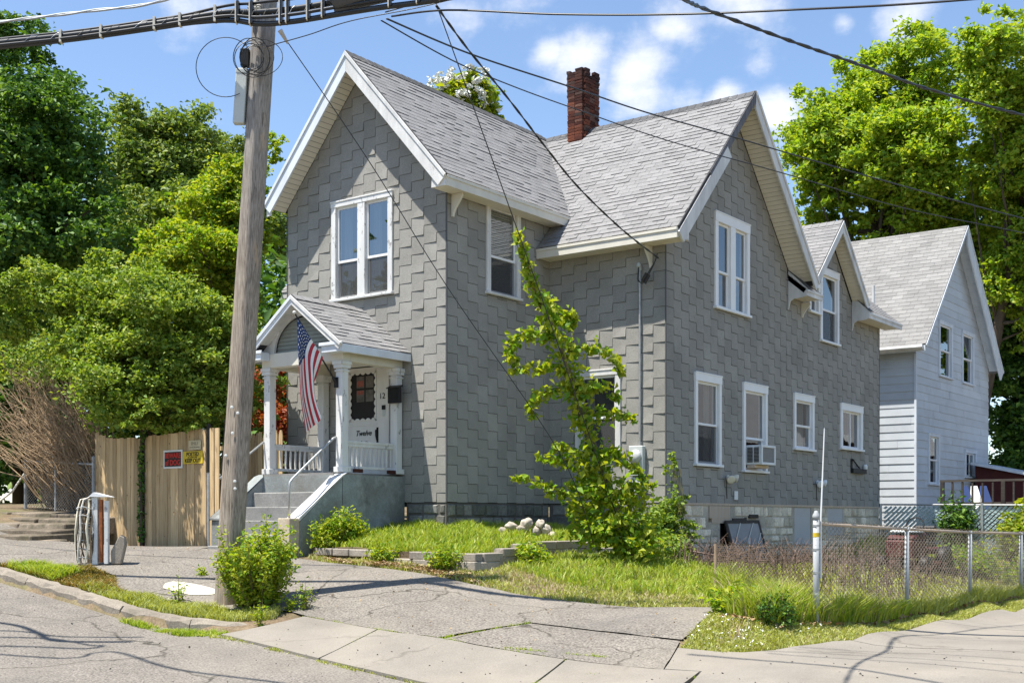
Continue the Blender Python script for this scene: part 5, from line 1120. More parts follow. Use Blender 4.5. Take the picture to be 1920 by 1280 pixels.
for k in range(3):
    m = MB(); cc = Vector((.05+.03*k,-5.6,9.13-.04*k)); m.tube([cc + rt*(.16*math.cos(a_)) + Vector((0,0,(.13-.02*k)*math.sin(a_))) for a_ in np.linspace(0, 6.283, 25)], .006, 4); m.build('loop', M['cable'], lp)
# ================================================================== wooden fence and signs
wf = thing('wooden_fence', (-5.7,-2.0,1.1), 'tall tan wooden stockade fence under the overhanging hedge', 'fence')
fm_ = []
for k in range(5):
    w = .112; m = MB(); j = lambda: random.uniform(-.003,.003); m.hexa([(-w/2+j(),-.012,0),(w/2+j(),-.012,0),(w/2,.012,0),(-w/2,.012,0),(-w/2+j(),-.012,2.2),(w/2+j(),-.012,2.2),(w/2,.012,2.2),(-w/2,.012,2.2)]); fm_.append(m.mesh('board', M['fence']))
fp_ = []
for k in range(3):
    m = MB(); w = .10; m.prism([(-w/2,-.012,0),(w/2,-.012,0),(w/2,-.012,2.05),(.02,-.012,2.16),(-.02,-.012,2.16),(-w/2,-.012,2.05)], (0,.022,0)); fp_.append(m.mesh('board', M['fence']))
def fboard(x, y, z, meshes, sc=1.0, rot=0):
    o = bpy.data.objects.new('board', random.choice(meshes)); COL.objects.link(o); attach(o, wf); o.location = (x, y+random.uniform(-.010,.010), z); o.scale = (1,1,sc*random.uniform(.995,1.008)); o.rotation_euler = (0, random.uniform(-.006,.006), rot)
x = -7.55
while x < -3.75:
    if not (abs(x+6.03) < .06 or abs(x+4.08) < .05): fboard(x, -2.0, H(x,-2.0)-.03, fm_)
    x += random.choice([.114,.118,.116])
x = -4.3
while x < -3.32: fboard(x, -.92, H(x,-.92)-.02, fp_); x += .108
for i in range(9): fboard(-3.36, -1.0-.108*i, 1.05, fp_, 1.0, math.pi/2) if False else None
m = MB(); m.box(-7.6,-3.75,-1.985,-1.94,1.5,1.58); m.box(-7.6,-3.75,-1.985,-1.94,2.85,2.93); m.build('rail', M['fence'], wf)
for x in (-6.03,-4.08):
    m = MB(); m.tube([(x,-2.0,.9),(x,-2.0,3.3)], .038, 8); m.build('post', M['blackmetal'] if x < -5 else M['galv'], wf)
m = MB(); m.tube([(-4.08,-2.0,2.45),(-4.08,-2.0,3.35)], .043, 8); m.build('post_sleeve', M['blackmetal'], wf)
def sign(x0, x1, z0, z1, lab, name='sign'):
    t = thing(name, ((x0+x1)/2,-2.03,z0), lab, 'sign', 'signs on the wooden fence'); return t
s1 = sign(-5.36,-4.83,2.57,2.88, 'black sign with red letters BEWARE of DOG on the wooden fence')
m = MB(); m.box(-5.38,-4.81,-2.032,-2.026,2.55,2.90); m.build('border', M['signwhite'], s1); m = MB(); m.box(-5.34,-4.85,-2.036,-2.0325,2.585,2.865); m.build('panel', M['signblack'], s1)
M['lettered'] = plain('lettered', (.55,.03,.02), .5, .1); text('BEWARE', (-5.095,-2.038,2.79), .135, s1, M['lettered'], ext=.001, off=.004, xs=.92); text('of DOG', (-5.095,-2.038,2.655), .145, s1, M['lettered'], ext=.001, off=.004, xs=.95)
s2 = sign(-4.80,-4.22,2.62,2.82, 'yellow sign reading POSTED KEEP OUT on the wooden fence'); m = MB(); m.box(-4.80,-4.22,-2.032,-2.026,2.625,2.86); m.build('panel', M['yellow'], s2)
text('POSTED', (-4.51,-2.034,2.80), .10, s2, M['signblack'], ext=.001, off=.003); text('NO TRESPASSING', (-4.51,-2.034,2.742), .035, s2, M['signblack'], ext=.001); text('KEEP OUT', (-4.51,-2.034,2.68), .098, s2, M['signblack'], ext=.001, off=.003)
s3 = sign(-4.62,-4.28,2.88,3.04, 'faded cream sign reading SMILE above the yellow sign'); m = MB(); m.box(-4.63,-4.27,-2.032,-2.026,2.885,3.06); M['fadedsign'] = plain('fadedsign', (.55,.47,.30), .6, .15, 6); m.build('panel', M['fadedsign'], s3); M['fadedink'] = plain('fadedink', (.30,.25,.16), .7, .1); text('SMILE', (-4.45,-2.034,3.0), .09, s3, M['fadedink'], ext=.001); text("YOU'RE ON CAMERA", (-4.45,-2.034,2.93), .032, s3, M['fadedink'], ext=.001)
# ================================================================== chain-link fences
def chainmesh(P0, P1, hA, hB, zA_, zB_, parent, mat, dia=.066, r=.0052, bow=0.0, slant=0.0, rows=None):
    """woven diamond mesh between two plan points; hA/hB bottom heights, zA_/zB_ top heights"""
    P0 = np.array(P0, float); P1 = np.array(P1, float); L = np.linalg.norm(P1-P0); nw = int(L/dia); d = (P1-P0)/L; nrm = np.array([-d[1], d[0]])
    V = []; T = []; base = 0
    for w in range(nw+1):
        s = w*dia; f = s/L; zb = hA+(hB-hA)*f; zt = zA_+(zB_-zA_)*f; k = max(2, int((zt-zb)/(dia*.5)))
        i = np.arange(k+2); side = ((i+w) % 2)*1.0
        ss = s + (side-.5)*dia*1.02; z = zb+(zt-zb)*i/k; z[-1] = zt+.025; wob = .012*np.sin(s*2.1+z*3)+bow*np.sin(np.pi*f)
        ss = ss + slant*(z-zb)
        X = P0[0]+d[0]*ss+nrm[0]*(wob+side*.006); Y = P0[1]+d[1]*ss+nrm[1]*(wob+side*.006); pts = np.stack([X, Y, z], 1)
        for c in range(3):
            a = 2*math.pi*c/3; V.append(pts + np.array([d[0]*math.cos(a)*r, d[1]*math.cos(a)*r, 0]) + np.array([nrm[0], nrm[1], 0])*math.sin(a)*r)
        n_ = len(pts)
        for c in range(3):
            a0 = base+c*n_+np.arange(n_-1); b0 = base+((c+1) % 3)*n_+np.arange(n_-1); T.append(np.stack([a0, b0, b0+1, a0+1], 1))
        base += 3*n_
    o = link('wire_mesh', idx_mesh('wire_mesh', np.vstack(V), np.vstack(T), mat, True), parent); o['kind'] = 'stuff'; return o
cf = thing('chain_link_fence', (8.3,0,.3), 'low rusty chain-link fence along the right-hand pavement', 'fence')
PX = [(8.30,-3.19),(8.33,-.12),(8.35,2.75),(8.37,5.7),(8.4,8.7),(8.4,11.7)]; tops = [1.555,1.47,1.40,1.352,1.31,1.28]
def fz(x, y): return H(x, y)
for i in range(len(PX)-1):
    (x0,y0),(x1,y1) = PX[i], PX[i+1]; chainmesh((x0,y0),(x1,y1), fz(x0,y0)+.02, fz(x1,y1)+.02, tops[i], tops[i+1], cf, M['mesh'])
    m = MB(); m.tube([(x0,y0,tops[i]-.02),(x1,y1,tops[i+1]-.02)], .019, 8); M.setdefault('railrust', plain('railrust', (.42,.33,.24), .5, .25, 5, .4, .3)); m.build('top_rail', M['railrust'], cf, smooth=True)
for i, (x, y) in enumerate(PX):
    if i == 0: continue
    m = MB(); m.tube([(x,y,fz(x,y)-.2),(x,y,tops[i]-.03)], .031, 10); m.lathe((x,y,tops[i]-.04), [(.036,0),(.038,.02),(.024,.04),(.01,.05)], 10); m.build('post', M['galvpaint'], cf, smooth=True)
m = MB(); m.tube([(8.30,-3.19,fz(8.3,-3.19)-.2),(8.30,-3.19,1.60)], .037, 12); m.build('corner_post', M['galvpaint'], cf, smooth=True); m = MB(); m.lathe((8.30,-3.19,1.60), [(.043,-.01),(.045,.02),(.041,.04),(.026,.065),(.02,.085),(.001,.09)], 12); m.build('post_cap', M['galvpaint'], cf, smooth=True)
m = MB()
for z in (1.38,): m.lathe((8.30,-3.19,z), [(.0385,0),(.0385,.05)], 12)
m.build('yellow_band', M['yellow'], cf); m = MB()
for z in (1.50,1.22,.95,.7): m.lathe((8.30,-3.19,z), [(.041,0),(.041,.025)], 12)
m.build('tension_band', M['galv'], cf)
sf = thing('chain_link_fence', (7,-1.8,.5), 'sagging rusty brown chain-link fence running from the corner post towards the house', 'fence')
chainmesh((8.28,-3.15),(5.63,-.54), .38, .52, 1.27, 1.20, sf, M['mesh_rust'], .058, .0058); m = MB(); m.tube([(5.63,-.54,.4),(5.63,-.54,1.22)], .028, 8); m.build('post', M['mesh_rust'], sf)
rod = thing('marker_rod', (8.34,-3.1,1.5), 'thin white rod standing up from the fence corner post', 'rod'); m = MB(); m.tube([(8.33,-3.12,.9),(8.33,-3.12,1.6),(8.365,-3.10,2.66)], [.011,.010,.006], 6); m.build('rod', M['plastic'], rod)
tf = thing('chain_link_fence', (5,14.6,.7), 'taller chain-link fence with pale teal slats in front of the blue house', 'fence')
m = MB(); sl = .125
for k in range(-16, 130):
    x0 = 2.75 + k*sl; a = (x0, .72); b = (x0+1.2, 1.93)
    if b[0] < 2.75 or a[0] > 11.9: continue
    t0 = max(0, (2.75-a[0])/1.2); t1 = 1; ax, az = a[0]+1.2*t0, a[1]+1.21*t0; w = .021
    m.hexa([(ax-w,14.59,az+w),(ax+w,14.59,az-w),(ax+w,14.597,az-w),(ax-w,14.597,az+w),(b[0]-w,14.59,b[1]+w-.03),(b[0]+w,14.59,b[1]-w-.03),(b[0]+w,14.597,b[1]-w-.03),(b[0]-w,14.597,b[1]+w-.03)])
o = m.build('slat', M['teal'], tf); o['kind'] = 'stuff'
chainmesh((2.70,14.57),(11.9,14.57), .68, .68, 1.95, 1.86, tf, M['galv'], .085, .004)
m = MB(); m.tube([(2.67,14.57,1.96),(12,14.57,1.86)], .022, 8); m.build('top_rail', M['galv'], tf)
for x in (2.67,5.24,7.8,10.4): m = MB(); m.tube([(x,14.56,.5),(x,14.56,1.98)], .035, 8); m.build('post', M['galv'], tf)
M['meshpale'] = plain('meshpale', (.50,.49,.46), .5, .25, 3, .4, .1)
lf = thing('chain_link_fence', (-9,-1.7,1.6), 'short grey chain-link fence at the left, below the dry brown stems', 'fence')
chainmesh((-7.75,-1.95),(-11.2,-1.35), 1.70, 1.86, 2.72, 2.90, lf, M['meshpale'], .065, .0058); m = MB(); m.tube([(-7.75,-1.95,2.70),(-11.2,-1.35,2.88)], .022, 8); m.build('top_rail', M['galv'], lf)
for x, y, z in ((-7.75,-1.95,2.82),(-9.6,-1.63,2.82),(-11.2,-1.35,2.93)): m = MB(); m.tube([(x,y,1.0),(x,y,z)], .038 if x != -9.6 else .022, 8); m.lathe((x,y,z), [(.042,0),(.04,.03),(.015,.05)], 8); m.build('post', M['galvpaint'], lf)
M['duskwood'] = wood('duskwood', (.05,.04,.03), (.10,.08,.06), (.16,.13,.10), 'x', 1, knots=False)
dbd = thing('stick', (-11.6,-1.6,1.9), 'pale broken stick leaning at the far left end of the chain-link fence', 'stick'); m = MB(); m.tube([(-11.9,-1.9,1.75),(-11.5,-1.5,2.2),(-11.25,-1.25,2.75)], [.03,.026,.018], 6); m.build('stick', M['trim_cream'], dbd)
# stone ledge at the left: worn layers
M['ledge'] = speckle('ledge', (.20,.165,.125), .35, 30, .35, .2, blot=[((.07,.065,.04), 1.6, .46, .62, .75)], bump=.9, bscale=12)
ld = thing('stone_ledge', (-9,-3.6,1.2), 'layered worn stone ledge rising at the left behind the kerb', 'ledge')
for k in range(6):
    y0 = -4.55+k*.42; z1 = 1.16+.105*k; xe = -6.2-.22*k+random.uniform(-.2,.2); x = xe
    while x > -12.5:
        ln = random.uniform(.9,1.9); m = MB(); j = lambda s=.05: random.uniform(-s,s); a, b = x-ln, x-.02
        m.hexa([(a,y0+j(),z1-.3),(b,y0+j(),z1-.3),(b,y0+.9,z1-.3),(a,y0+.9,z1-.3),(a+j(.02),y0+.03+j(),z1+j(.02)+.012*(xe-x)),(b+j(.02),y0+.03+j(),z1+j(.02)+.012*(xe-x)),(b,y0+.9,z1+.05+.012*(xe-x)),(a,y0+.9,z1+.05+.012*(xe-x))]); m.build('ledge_stone', M['ledge'], ld, bevel=.02); x -= ln
# weathered gatepost wrapped with a roll of old wire
gp = thing('gatepost', (-2.62,-5.45,.85), 'weathered white gatepost wrapped in a roll of old wire, beside the fence', 'post')
gz = H(-2.62,-5.45); c0 = Vector((-2.62,-5.45,0)); m = MB()
M['rustred'] = plain('rustred', (.33,.11,.04), .8, .4, 14)
cbox(m, c0+Vector((0,0,gz+.52))+rt*.03, .085, .10, 1.04); m.build('upright', M['trim_peel'], gp); m = MB(); cbox(m, c0+Vector((0,0,gz+.52))+rt*.12, .04, .09, .98); m.build('upright', M['rustred'], gp); m = MB(); cbox(m, c0+Vector((0,0,gz+.50))+rt*.205, .055, .09, .98); m.build('upright', M['trim_peel'], gp)
m = MB(); q0 = c0+Vector((0,0,gz+1.05)); m.prism([q0-rt*.06-cd_*.08, q0+rt*.29-cd_*.08, q0+rt*.02-cd_*.08+Vector((0,0,.07))], cd_*.2); m.build('cap', M['vinyl'], gp)
for k in range(15):
    m = MB(); a_ = k/15*2*math.pi; pts = []
    for i in range(12):
        f = i/11; rad = .12+.03*math.sin(f*3.0)-.05*f**4; ang = a_+.5*f+.15*math.sin(f*9+k); pts.append(c0-rt*.13+rt*(rad*math.cos(ang))+cd_*(rad*math.sin(ang))+Vector((0,0,gz+.02+.98*f)))
    pts.append(q0+rt*random.uniform(-.05,.06)); m.tube(pts, random.uniform(.008,.018), 5); m.build('wire_strand', random.choice([M['strap'],M['cream'],M['duskwood'],M['mesh'],M['twig']]), gp)
for k in range(7):
    m = MB(); z = gz+.1+.13*k; m.tube([c0-rt*.13+rt*(.135*math.cos(a_))+cd_*(.135*math.sin(a_))+Vector((0,0,z+.02*math.sin(3*a_))) for a_ in np.linspace(0,6.283,17)], .006, 4); m.build('wire_strand', M['galvpaint'], gp)
sb = thing('broken_stone', (-2.25,-5.3,.85), 'pale broken slab standing by the foot of the wrapped gatepost', 'stone'); m = MB(); c1 = c0+rt*.36+Vector((0,0,gz)); m.prism([c1-rt*.09, c1+rt*.06, c1+rt*.13+Vector((0,0,.30)), c1+rt*.12+Vector((0,0,.42)), c1+rt*.04+Vector((0,0,.46)), c1-rt*.10+Vector((0,0,.2))], cd_*.12); m.build('stone', M['kerb'], sb, bevel=.015)
# ================================================================== garden wall, rocks, yard things
gw = thing('retaining_wall', (.9,-2.45,.9), 'low retaining wall of concrete blocks edging the raised grass bed', 'wall')
def block(x0, x1, y0, y1, z0, z1, j=.008): m = MB(); r = lambda: random.uniform(-j, j); m.hexa([(x+r(),y+r(),z) for z in (z0,z1) for x, y in ((x0,y0),(x1,y0),(x1,y1),(x0,y1))]); m.build('block', M['block'], gw, bevel=.01)
BEDC = np.array([(-.95,0,1.463),(0,0,1.418),(0,1.97,1.43),(0.1,3.2,1.30),(2.6,3.2,.98),(-.7,-2.4,1.11),(1.0,-2.4,1.07),(2.5,-2.4,1.03),(2.55,1.7,.92),(1.3,-1.1,1.26),(1.6,.6,1.27),(-.9,-1.2,1.28)])
def Bz(x, y):
    x = np.asarray(x, float); y = np.asarray(y, float); w = 1/((x[..., None]-BEDC[:, 0])**2+(y[..., None]-BEDC[:, 1])**2+.12)**1.6; return (w*BEDC[:, 2]).sum(-1)/w.sum(-1)
x = -.72
while x < 2.6:
    ln = random.uniform(.36,.46)*(1 if x < 2.2 else 1.2); z = 1.105-.012*(x+.7)
    if not .78 < x < .95: block(x, min(x+ln-.012, 2.68), -2.55, -2.36, z-.115, z)
    if x > 1.05: block(x+.09, min(x+ln+.05, 2.70), -2.575, -2.38, z-.255, z-.118)
    elif x > .2: block(x+.05, x+ln+.04, -2.56, -2.38, z-.24, z-.118) if random.random() < .8 else None
    x += ln
y = -2.34
while y < 3.0:
    ln = random.uniform(.42,.6); z = max(float(Bz(np.array([2.55]), np.array([y+dy_]))[0]) for dy_ in (0, ln))+.02; block(2.50, 2.70, y, y+ln-.008, z-.13, z); block(2.51, 2.715, y-.1, y+ln-.11, z-.27, z-.133); block(2.515, 2.72, y, y+ln-.01, z-.41, z-.273); y += ln
bed = [(-.96,-2.40),(2.55,-2.40),(2.55,1.75),(2.62,3.2),(-.0,3.2),(-.0,.0),(-.96,.0)]
sheet('ground', bed, 0, .2, M['soil'], zf=Bz, skirt=.5)
rocks = [(-.18,.0,.075,'pale round rock at the left end of the rock pile'),(-.06,.10,.085,'pale upright rock second from left in the rock pile'),(.13,.02,.105,'small tan rock at the foot of the rock pile'),(.20,.15,.12,'largest pale rock standing on top of the rock pile'),(.36,.02,.095,'squat cream rock in the front of the rock pile'),(.42,.14,.09,'grey-white rock right of the top rock in the pile'),(.52,.05,.09,'rounded cream rock above the flat tan one'),(.62,-.02,.10,'flat tan rock at the right end of the rock pile')]
for i, (s, up_, r, lab) in enumerate(rocks):
    bm = bmesh.new(); bmesh.ops.create_icosphere(bm, subdivisions=3, radius=1); seed = Vector((i*3.1, i*1.7, i))
    from mathutils import noise as mn
    sx, sy, sz = (1.35,.9,.5) if i == 7 else (random.uniform(.9,1.25), random.uniform(.8,1), random.uniform(.8,1.1))
    for v in bm.verts: v.co *= 1+.36*mn.noise(v.co*1.5+seed)+.16*mn.noise(v.co*3.3+seed)+.05*mn.noise(v.co*9+seed); v.co = Vector((v.co.x*sx*r*1.05, v.co.y*sy*r*.95, v.co.z*sz*r*.9))
    me = bpy.data.meshes.new('rock'); bm.to_mesh(me); bm.free(); me.materials.append(M['rock']); me.polygons.foreach_set('use_smooth', [True]*len(me.polygons))
    p = Vector((1.72,-.25,0))+rt*s; o = bpy.data.objects.new('rock', me); COL.objects.link(o); z = float(Bz(np.array([p.x]), np.array([p.y]))[0]); o.location = (p.x, p.y, z+.11+up_*1.0); o.rotation_euler = (random.uniform(-.3,.3), random.uniform(-.4,.4), random.uniform(0,3)); tag(o, lab, 'rock', 'rocks in the pile by the foundation')
# leaning frame in the cellar opening, side yard clutter
lfp = thing('glass_panel', (3.1,6.7,.7), 'grey framed glass panel leaning in the cellar opening', 'panel'); fl_ = Fr((XD+.28, YC+2.35, .70), (0,1,0), (-.28,0,1), (1,0,.28)); m = MB(); fbox(m, fl_, 0,1.5,0,.85,0,.02); M['greyglass'] = plain('greyglass', (.23,.22,.21), .45, .25, 2, .4); m.build('pane', M['greyglass'], lfp); m = MB(); fbox(m, fl_, -.03,1.53,-.03,.03,-.005,.035); fbox(m, fl_, -.03,1.53,.82,.88,-.005,.035); fbox(m, fl_, -.03,.03,.031,.819,-.005,.035); fbox(m, fl_, 1.47,1.53,.031,.819,-.005,.035); m.build('frame', M['deck'], lfp); m = MB()
for a, b in (((.3,.04),(1.2,.82)), ((.8,.04),(1.45,.6)), ((.05,.3),(.6,.82))): m.tube([fl_.P(a[0],a[1],.03), fl_.P(b[0],b[1],.03)], .012, 4)
m.build('stripe', M['strap'], lfp)
M['brush'] = plain('brush', (.15,.105,.085), .9, .4, 4, .1)
jp = thing('brush_pile', (4.2,8.4,.5), 'mass of dry grey-brown brush behind the chain-link fence', 'brush pile')
V = MB()
for k in range(1500):
    x = random.uniform(3.4,7.9); y = random.uniform(.4,7.5); z = H(x,y)-.03; a_ = random.uniform(0,6.28); h_ = random.uniform(.18,.62)*(1 if y < 5 else .7); ln = random.uniform(.05,.4); r = random.uniform(.004,.010)
    V.tube([(x,y,z),(x+ln*.4*math.cos(a_),y+ln*.4*math.sin(a_),z+h_*.7),(x+ln*math.cos(a_),y+ln*math.sin(a_),z+h_)], [r,r*.8,r*.3], 3, cap=False)
o = V.build('stems', M['brush'], jp); o['kind'] = 'stuff'
for k in range(26):
    x = random.gauss(5.0,.8); y = random.gauss(3.6,1.4); z = H(x,y)+random.uniform(.05,.25); a_ = random.uniform(0,6.28); ln = random.uniform(.3,.8); dz = random.uniform(-.1,.2); m = MB(); m.tube([(x,y,z),(x+ln*.5*math.cos(a_),y+ln*.5*math.sin(a_),z+dz*.6),(x+ln*math.cos(a_),y+ln*math.sin(a_),z+dz)], [.018,.014,.007], 4); m.build('branch', random.choice([M['brush'],M['bark'],M['duskwood']]), jp)
mw = thing('lawn_mower', (7.3,2.6,.5), 'old red lawn tractor overgrown behind the chain-link fence', 'lawn mower')
cx_, cy_ = 6.75, 4.9; gz = H(cx_,cy_); m = MB()
def mbx_(m, x0,x1,y0,y1,z0,z1): m.box(cx_+x0,cx_+x1,cy_+y0,cy_+y1,gz+z0,gz+z1)
mbx_(m,-.25,.25,-.75,-.05,.30,.62); m.prism([(cx_-.25,cy_-.75,gz+.62),(cx_-.22,cy_-.70,gz+.70),(cx_-.22,cy_-.10,gz+.74),(cx_-.25,cy_-.05,gz+.62)],(.5,0,0)); m.build('bonnet', M['red'], mw, bevel=.03); m = MB(); mbx_(m,-.32,.32,-.02,.75,.36,.48); m.build('fender', M['red'], mw, bevel=.03); m = MB(); mbx_(m,-.2,.2,.25,.65,.49,.58); mbx_(m,-.2,.2,.60,.68,.58,.86); m.build('seat', M['black'], mw, bevel=.03)
m = MB(); m.tube([(cx_,cy_-.05,gz+.6),(cx_,cy_+.06,gz+.86)], .02, 6); m.tube([(cx_+.16*math.cos(a_),cy_+.07+.05*math.sin(a_),gz+.87+.14*math.sin(a_)) for a_ in np.linspace(0,6.283,15)], .014, 5); m.build('steering_wheel', M['black'], mw); m = MB(); mbx_(m,-.42,.42,-.25,.3,.10,.24); m.build('mower_deck', M['red'], mw, bevel=.03)
for sx in (-1,1):
    for y, r in ((-.55,.17),(.50,.25)):
        w = thing_w = MB(); w.lathe((cx_+sx*.30,cy_+y,gz+r), [(r*.5,0),(r*.95,.01),(r,.04),(r,.13),(r*.95,.16),(r*.5,.17)], 18, (sx,0,0)); wo = w.build('wheel', M['black'], mw, smooth=True); w = MB(); w.lathe((cx_+sx*.30,cy_+y,gz+r), [(r*.48,.02),(r*.5,.165),(.03,.15)], 14, (sx,0,0)); w.build('rim', M['signwhite'], wo)
hd = thing('lid', (7.3,3.4,1.0), 'pale silver lid lying on the red lawn tractor', 'lid'); m = MB(); m.lathe((cx_+.02,cy_-.40,gz+.745), [(.30,0),(.29,.03),(.2,.07),(.08,.09),(.001,.095)], 18); m.build('lid', M['greybox'], hd, smooth=True)
stn = thing('stepping_stone', (6.9,-2.6,.5), 'dark flat stone at the edge of the grass by the driveway', 'stone'); m = MB(); g_ = H(6.78,-2.5); m.hexa([(6.55,-2.75,g_-.1),(7.0,-2.62,g_-.1),(6.95,-2.3,g_-.1),(6.5,-2.4,g_-.1),(6.57,-2.73,g_+.07),(6.98,-2.61,g_+.06),(6.93,-2.32,g_+.075),(6.52,-2.42,g_+.08)]); m.build('stone', M['stone'], stn, bevel=.015)

# ================================================================== vegetation
def leaves(pos, size, up=0.5, outward=None, fold=0.18, aspect=1.75, droop=0.0):
    """folded diamond leaves: (N,3) centres -> quads split on the midrib"""
    n = len(pos); d = RNG.normal(size=(n,3)); d[:, 2] = d[:, 2]*.6 - droop; d /= np.linalg.norm(d, axis=1)[:, None]+1e-9
    nr = RNG.normal(size=(n,3))*(1-up); nr[:, 2] += up
    if outward is not None: nr += outward*up
    nr -= d*(nr*d).sum(1)[:, None]; nr /= np.linalg.norm(nr, axis=1)[:, None]+1e-9; s = np.cross(d, nr); L = size*RNG.uniform(.5,1.55,n)[:, None]; Wd = L/aspect*.5
    b = pos-d*L*.5; t = pos+d*L*.5 - nr*L*fold*.6; l = pos - s*Wd*1.0 + nr*L*fold - d*L*.06; r = pos + s*Wd*1.0 + nr*L*fold - d*L*.06
    v = np.stack([b, r, t, l], 1).reshape(-1, 3); k = np.arange(n)*4; tr = np.stack([np.stack([k, k+1, k+2], 1), np.stack([k, k+2, k+3], 1)], 1).reshape(-1, 3)
    return v, tr
def crown_points(ells, n, clump=.20, nclump=60, hollow=.55, flat=.7):
    """leaf positions gathered in many small sprays, mostly towards the outside of an uneven crown"""
    nclump = nclump*5; vol = np.array([e[3]*e[3]*e[4] for e in ells])**.75; pick = RNG.choice(len(ells), nclump, p=vol/vol.sum()); E = np.array(ells)[pick]
    u = RNG.normal(size=(nclump,3)); u /= np.linalg.norm(u, axis=1)[:, None]; rad = RNG.uniform(hollow**3, 1, nclump)**(1/3); sc = np.stack([E[:,3],E[:,3],E[:,4]],1)
    ph = pick*1.7; lump = 1+.16*np.sin(u[:,0]*4.3+ph)*np.sin(u[:,1]*3.7+ph*.6)+.14*np.sin(u[:,2]*6.1+u[:,0]*5+ph)+RNG.normal(0,.06,nclump)
    cc = E[:, :3] + u*(rad*lump)[:, None]*sc*.98; cs = clump*.52*np.minimum(E[:,3],E[:,4])*RNG.uniform(.45,1.5,nclump)
    w = cs**1.6; ci = RNG.choice(nclump, n, p=w/w.sum()); g = RNG.normal(size=(n,3))*.62; ax = RNG.normal(size=(nclump,3)); ax[:, 2] *= .4; ax /= np.linalg.norm(ax, axis=1)[:, None]
    g += ax[ci]*(RNG.normal(0,.75,n))[:, None]; g[:, 2] = g[:, 2]*flat - .25*np.abs(g[:, 0])
    p = cc[ci] + g*cs[ci][:, None]; out = u[ci]*.7 + g*.5; out[:, 2] += .35
    return p, out, cc, u
def tree(name, label, cat, ells, base, nleaf, size, mat, group=None, trunk=.22, nclump=90, clump=.34, hollow=.5, limbs=16, up=.45, z0=None, extra=None, lean=None):
    bz = z0 if z0 is not None else H(*base)-.1; t = thing(name, (base[0],base[1],bz), label, cat, group)
    p, out, cc, u = crown_points(ells, nleaf, clump, nclump, hollow); v, tr = leaves(p, size, up, out)
    link('crown', idx_mesh('crown', v, tr, M[mat]), t)
    ctr = np.average(np.array(ells)[:, :3], axis=0, weights=np.array(ells)[:, 3]); top = max(e[2]+e[4]*.5 for e in ells); m = MB(); b = Vector((base[0],base[1],bz)); c = Vector(ctr); fork = b.lerp(c, .62)
    bend = Vector((random.uniform(-.3,.3),random.uniform(-.3,.3),0)); m.tube([b, b.lerp(fork,.5)+bend, fork, c], [trunk, trunk*.82, trunk*.66, trunk*.3], 8)
    for i in range(limbs):
        q = Vector(cc[random.randrange(len(cc))]); s = fork.lerp(c, random.uniform(-.25,.9)); mid = s.lerp(q,.5)+Vector((0,0,-.12*(q-s).length)); r = trunk*random.uniform(.16,.34); m.tube([s, mid, q], [r, r*.6, r*.15], 5)
    m.build('trunk', M['bark'], t, smooth=True); return t
T1 = [[-17.11,2.46,11.16,2.09,2.68],[-18.64,2.57,14.2,1.49,1.64],[-15.5,2.42,12.04,1.19,1.64],[-17.47,2.2,15.19,0.8,0.8],[-14.72,1.75,9.19,1.79,1.19],[-15.96,0.83,11.02,1.34,2.24],[-19.5,2.6,11.5,1.6,3.2],[-17,2.2,8.2,2.3,1.2]]
T2 = [[-22.38,11.01,13.97,1.93,2.32],[-22.46,9.7,14.26,1.16,1.83],[-22.26,12.35,14.84,0.96,1.64],[-20.88,9.63,11.57,2.51,1.54],[-25.65,11.06,13.12,1.16,1.74]]
T2b = [[-26.61,17.83,16.9,1.03,1.37],[-26.43,17.96,15.08,1.14,1.6],[-25.5,18.5,13.6,1.5,1.5]]
T3 = [[-8.9,2.3,8.74,0.9,1.2],[-8.7,1.42,7.63,1.2,0.76],[-8.4,2.6,9.75,0.57,0.64],[-8.75,3.9,10.75,0.36,0.5],[-8.6,3.1,8.85,0.45,1.3],[-8.2,2.3,6.83,0.5,0.85]]
T4 = [[-8.7,-2.74,6.23,1.03,.6],[-7.57,-1.9,6.07,1.2,.82],[-5.78,-1.81,5.58,1.2,.92],[-4.94,-1.19,5.05,.82,.82],[-6.03,-2.25,4.41,1.03,.98],[-5.03,-1.5,4.2,1.03,.82],[-5.36,-2.0,3.66,1.2,.44],[-4.53,-1.13,3.78,.5,.49],[-9.13,-3.07,5.53,.6,.6],[-4.74,-.41,4.7,.27,.76],[-6.9,-2.4,4.9,.9,.7],[-4.5,-1.75,3.42,.55,.36],[-6.9,-2.1,3.6,.6,.35],[-4.15,-.75,4.35,.45,.7],[-4.0,-.55,3.5,.35,.4],[-4.35,-.9,5.0,.5,.5]]
T5 = [[-5.77,.94,4.18,.41,.63],[-5.59,1.07,3.61,.34,.34],[-5.0,.7,3.6,.4,.4]]
T6 = [[-3.81,27.34,15.74,1.92,2.02],[-2.71,29.41,17.49,1.92,2.32],[-.74,29.63,18.16,1.71,2.12],[-.87,27.04,14.55,2.32,2.02],[-3.98,27.22,13.62,1.61,1.11],[-2.36,28.43,13.32,1.82,1.01],[-1.2,28.2,12.2,2.2,1.3],[-4.6,26.2,12.0,1.6,1.3],[-3.2,30,10.5,2.6,1.6],[.6,29,12.6,1.5,1.6],[-6,25.5,11,1.4,1.2]]
T7 = [[3.01,24.94,16.53,1.49,2.11],[2.87,26.2,13.93,1.49,1.93],[3.6,27.2,11.97,1.4,2.11],[2.01,28,12.41,1.05,1.14],[4.8,26.5,15,1.5,3],[4.5,27,12,1.5,2.5],[3.0,27.0,10.2,1.2,1.7],[3.6,27.4,8.2,1.0,1.6]]
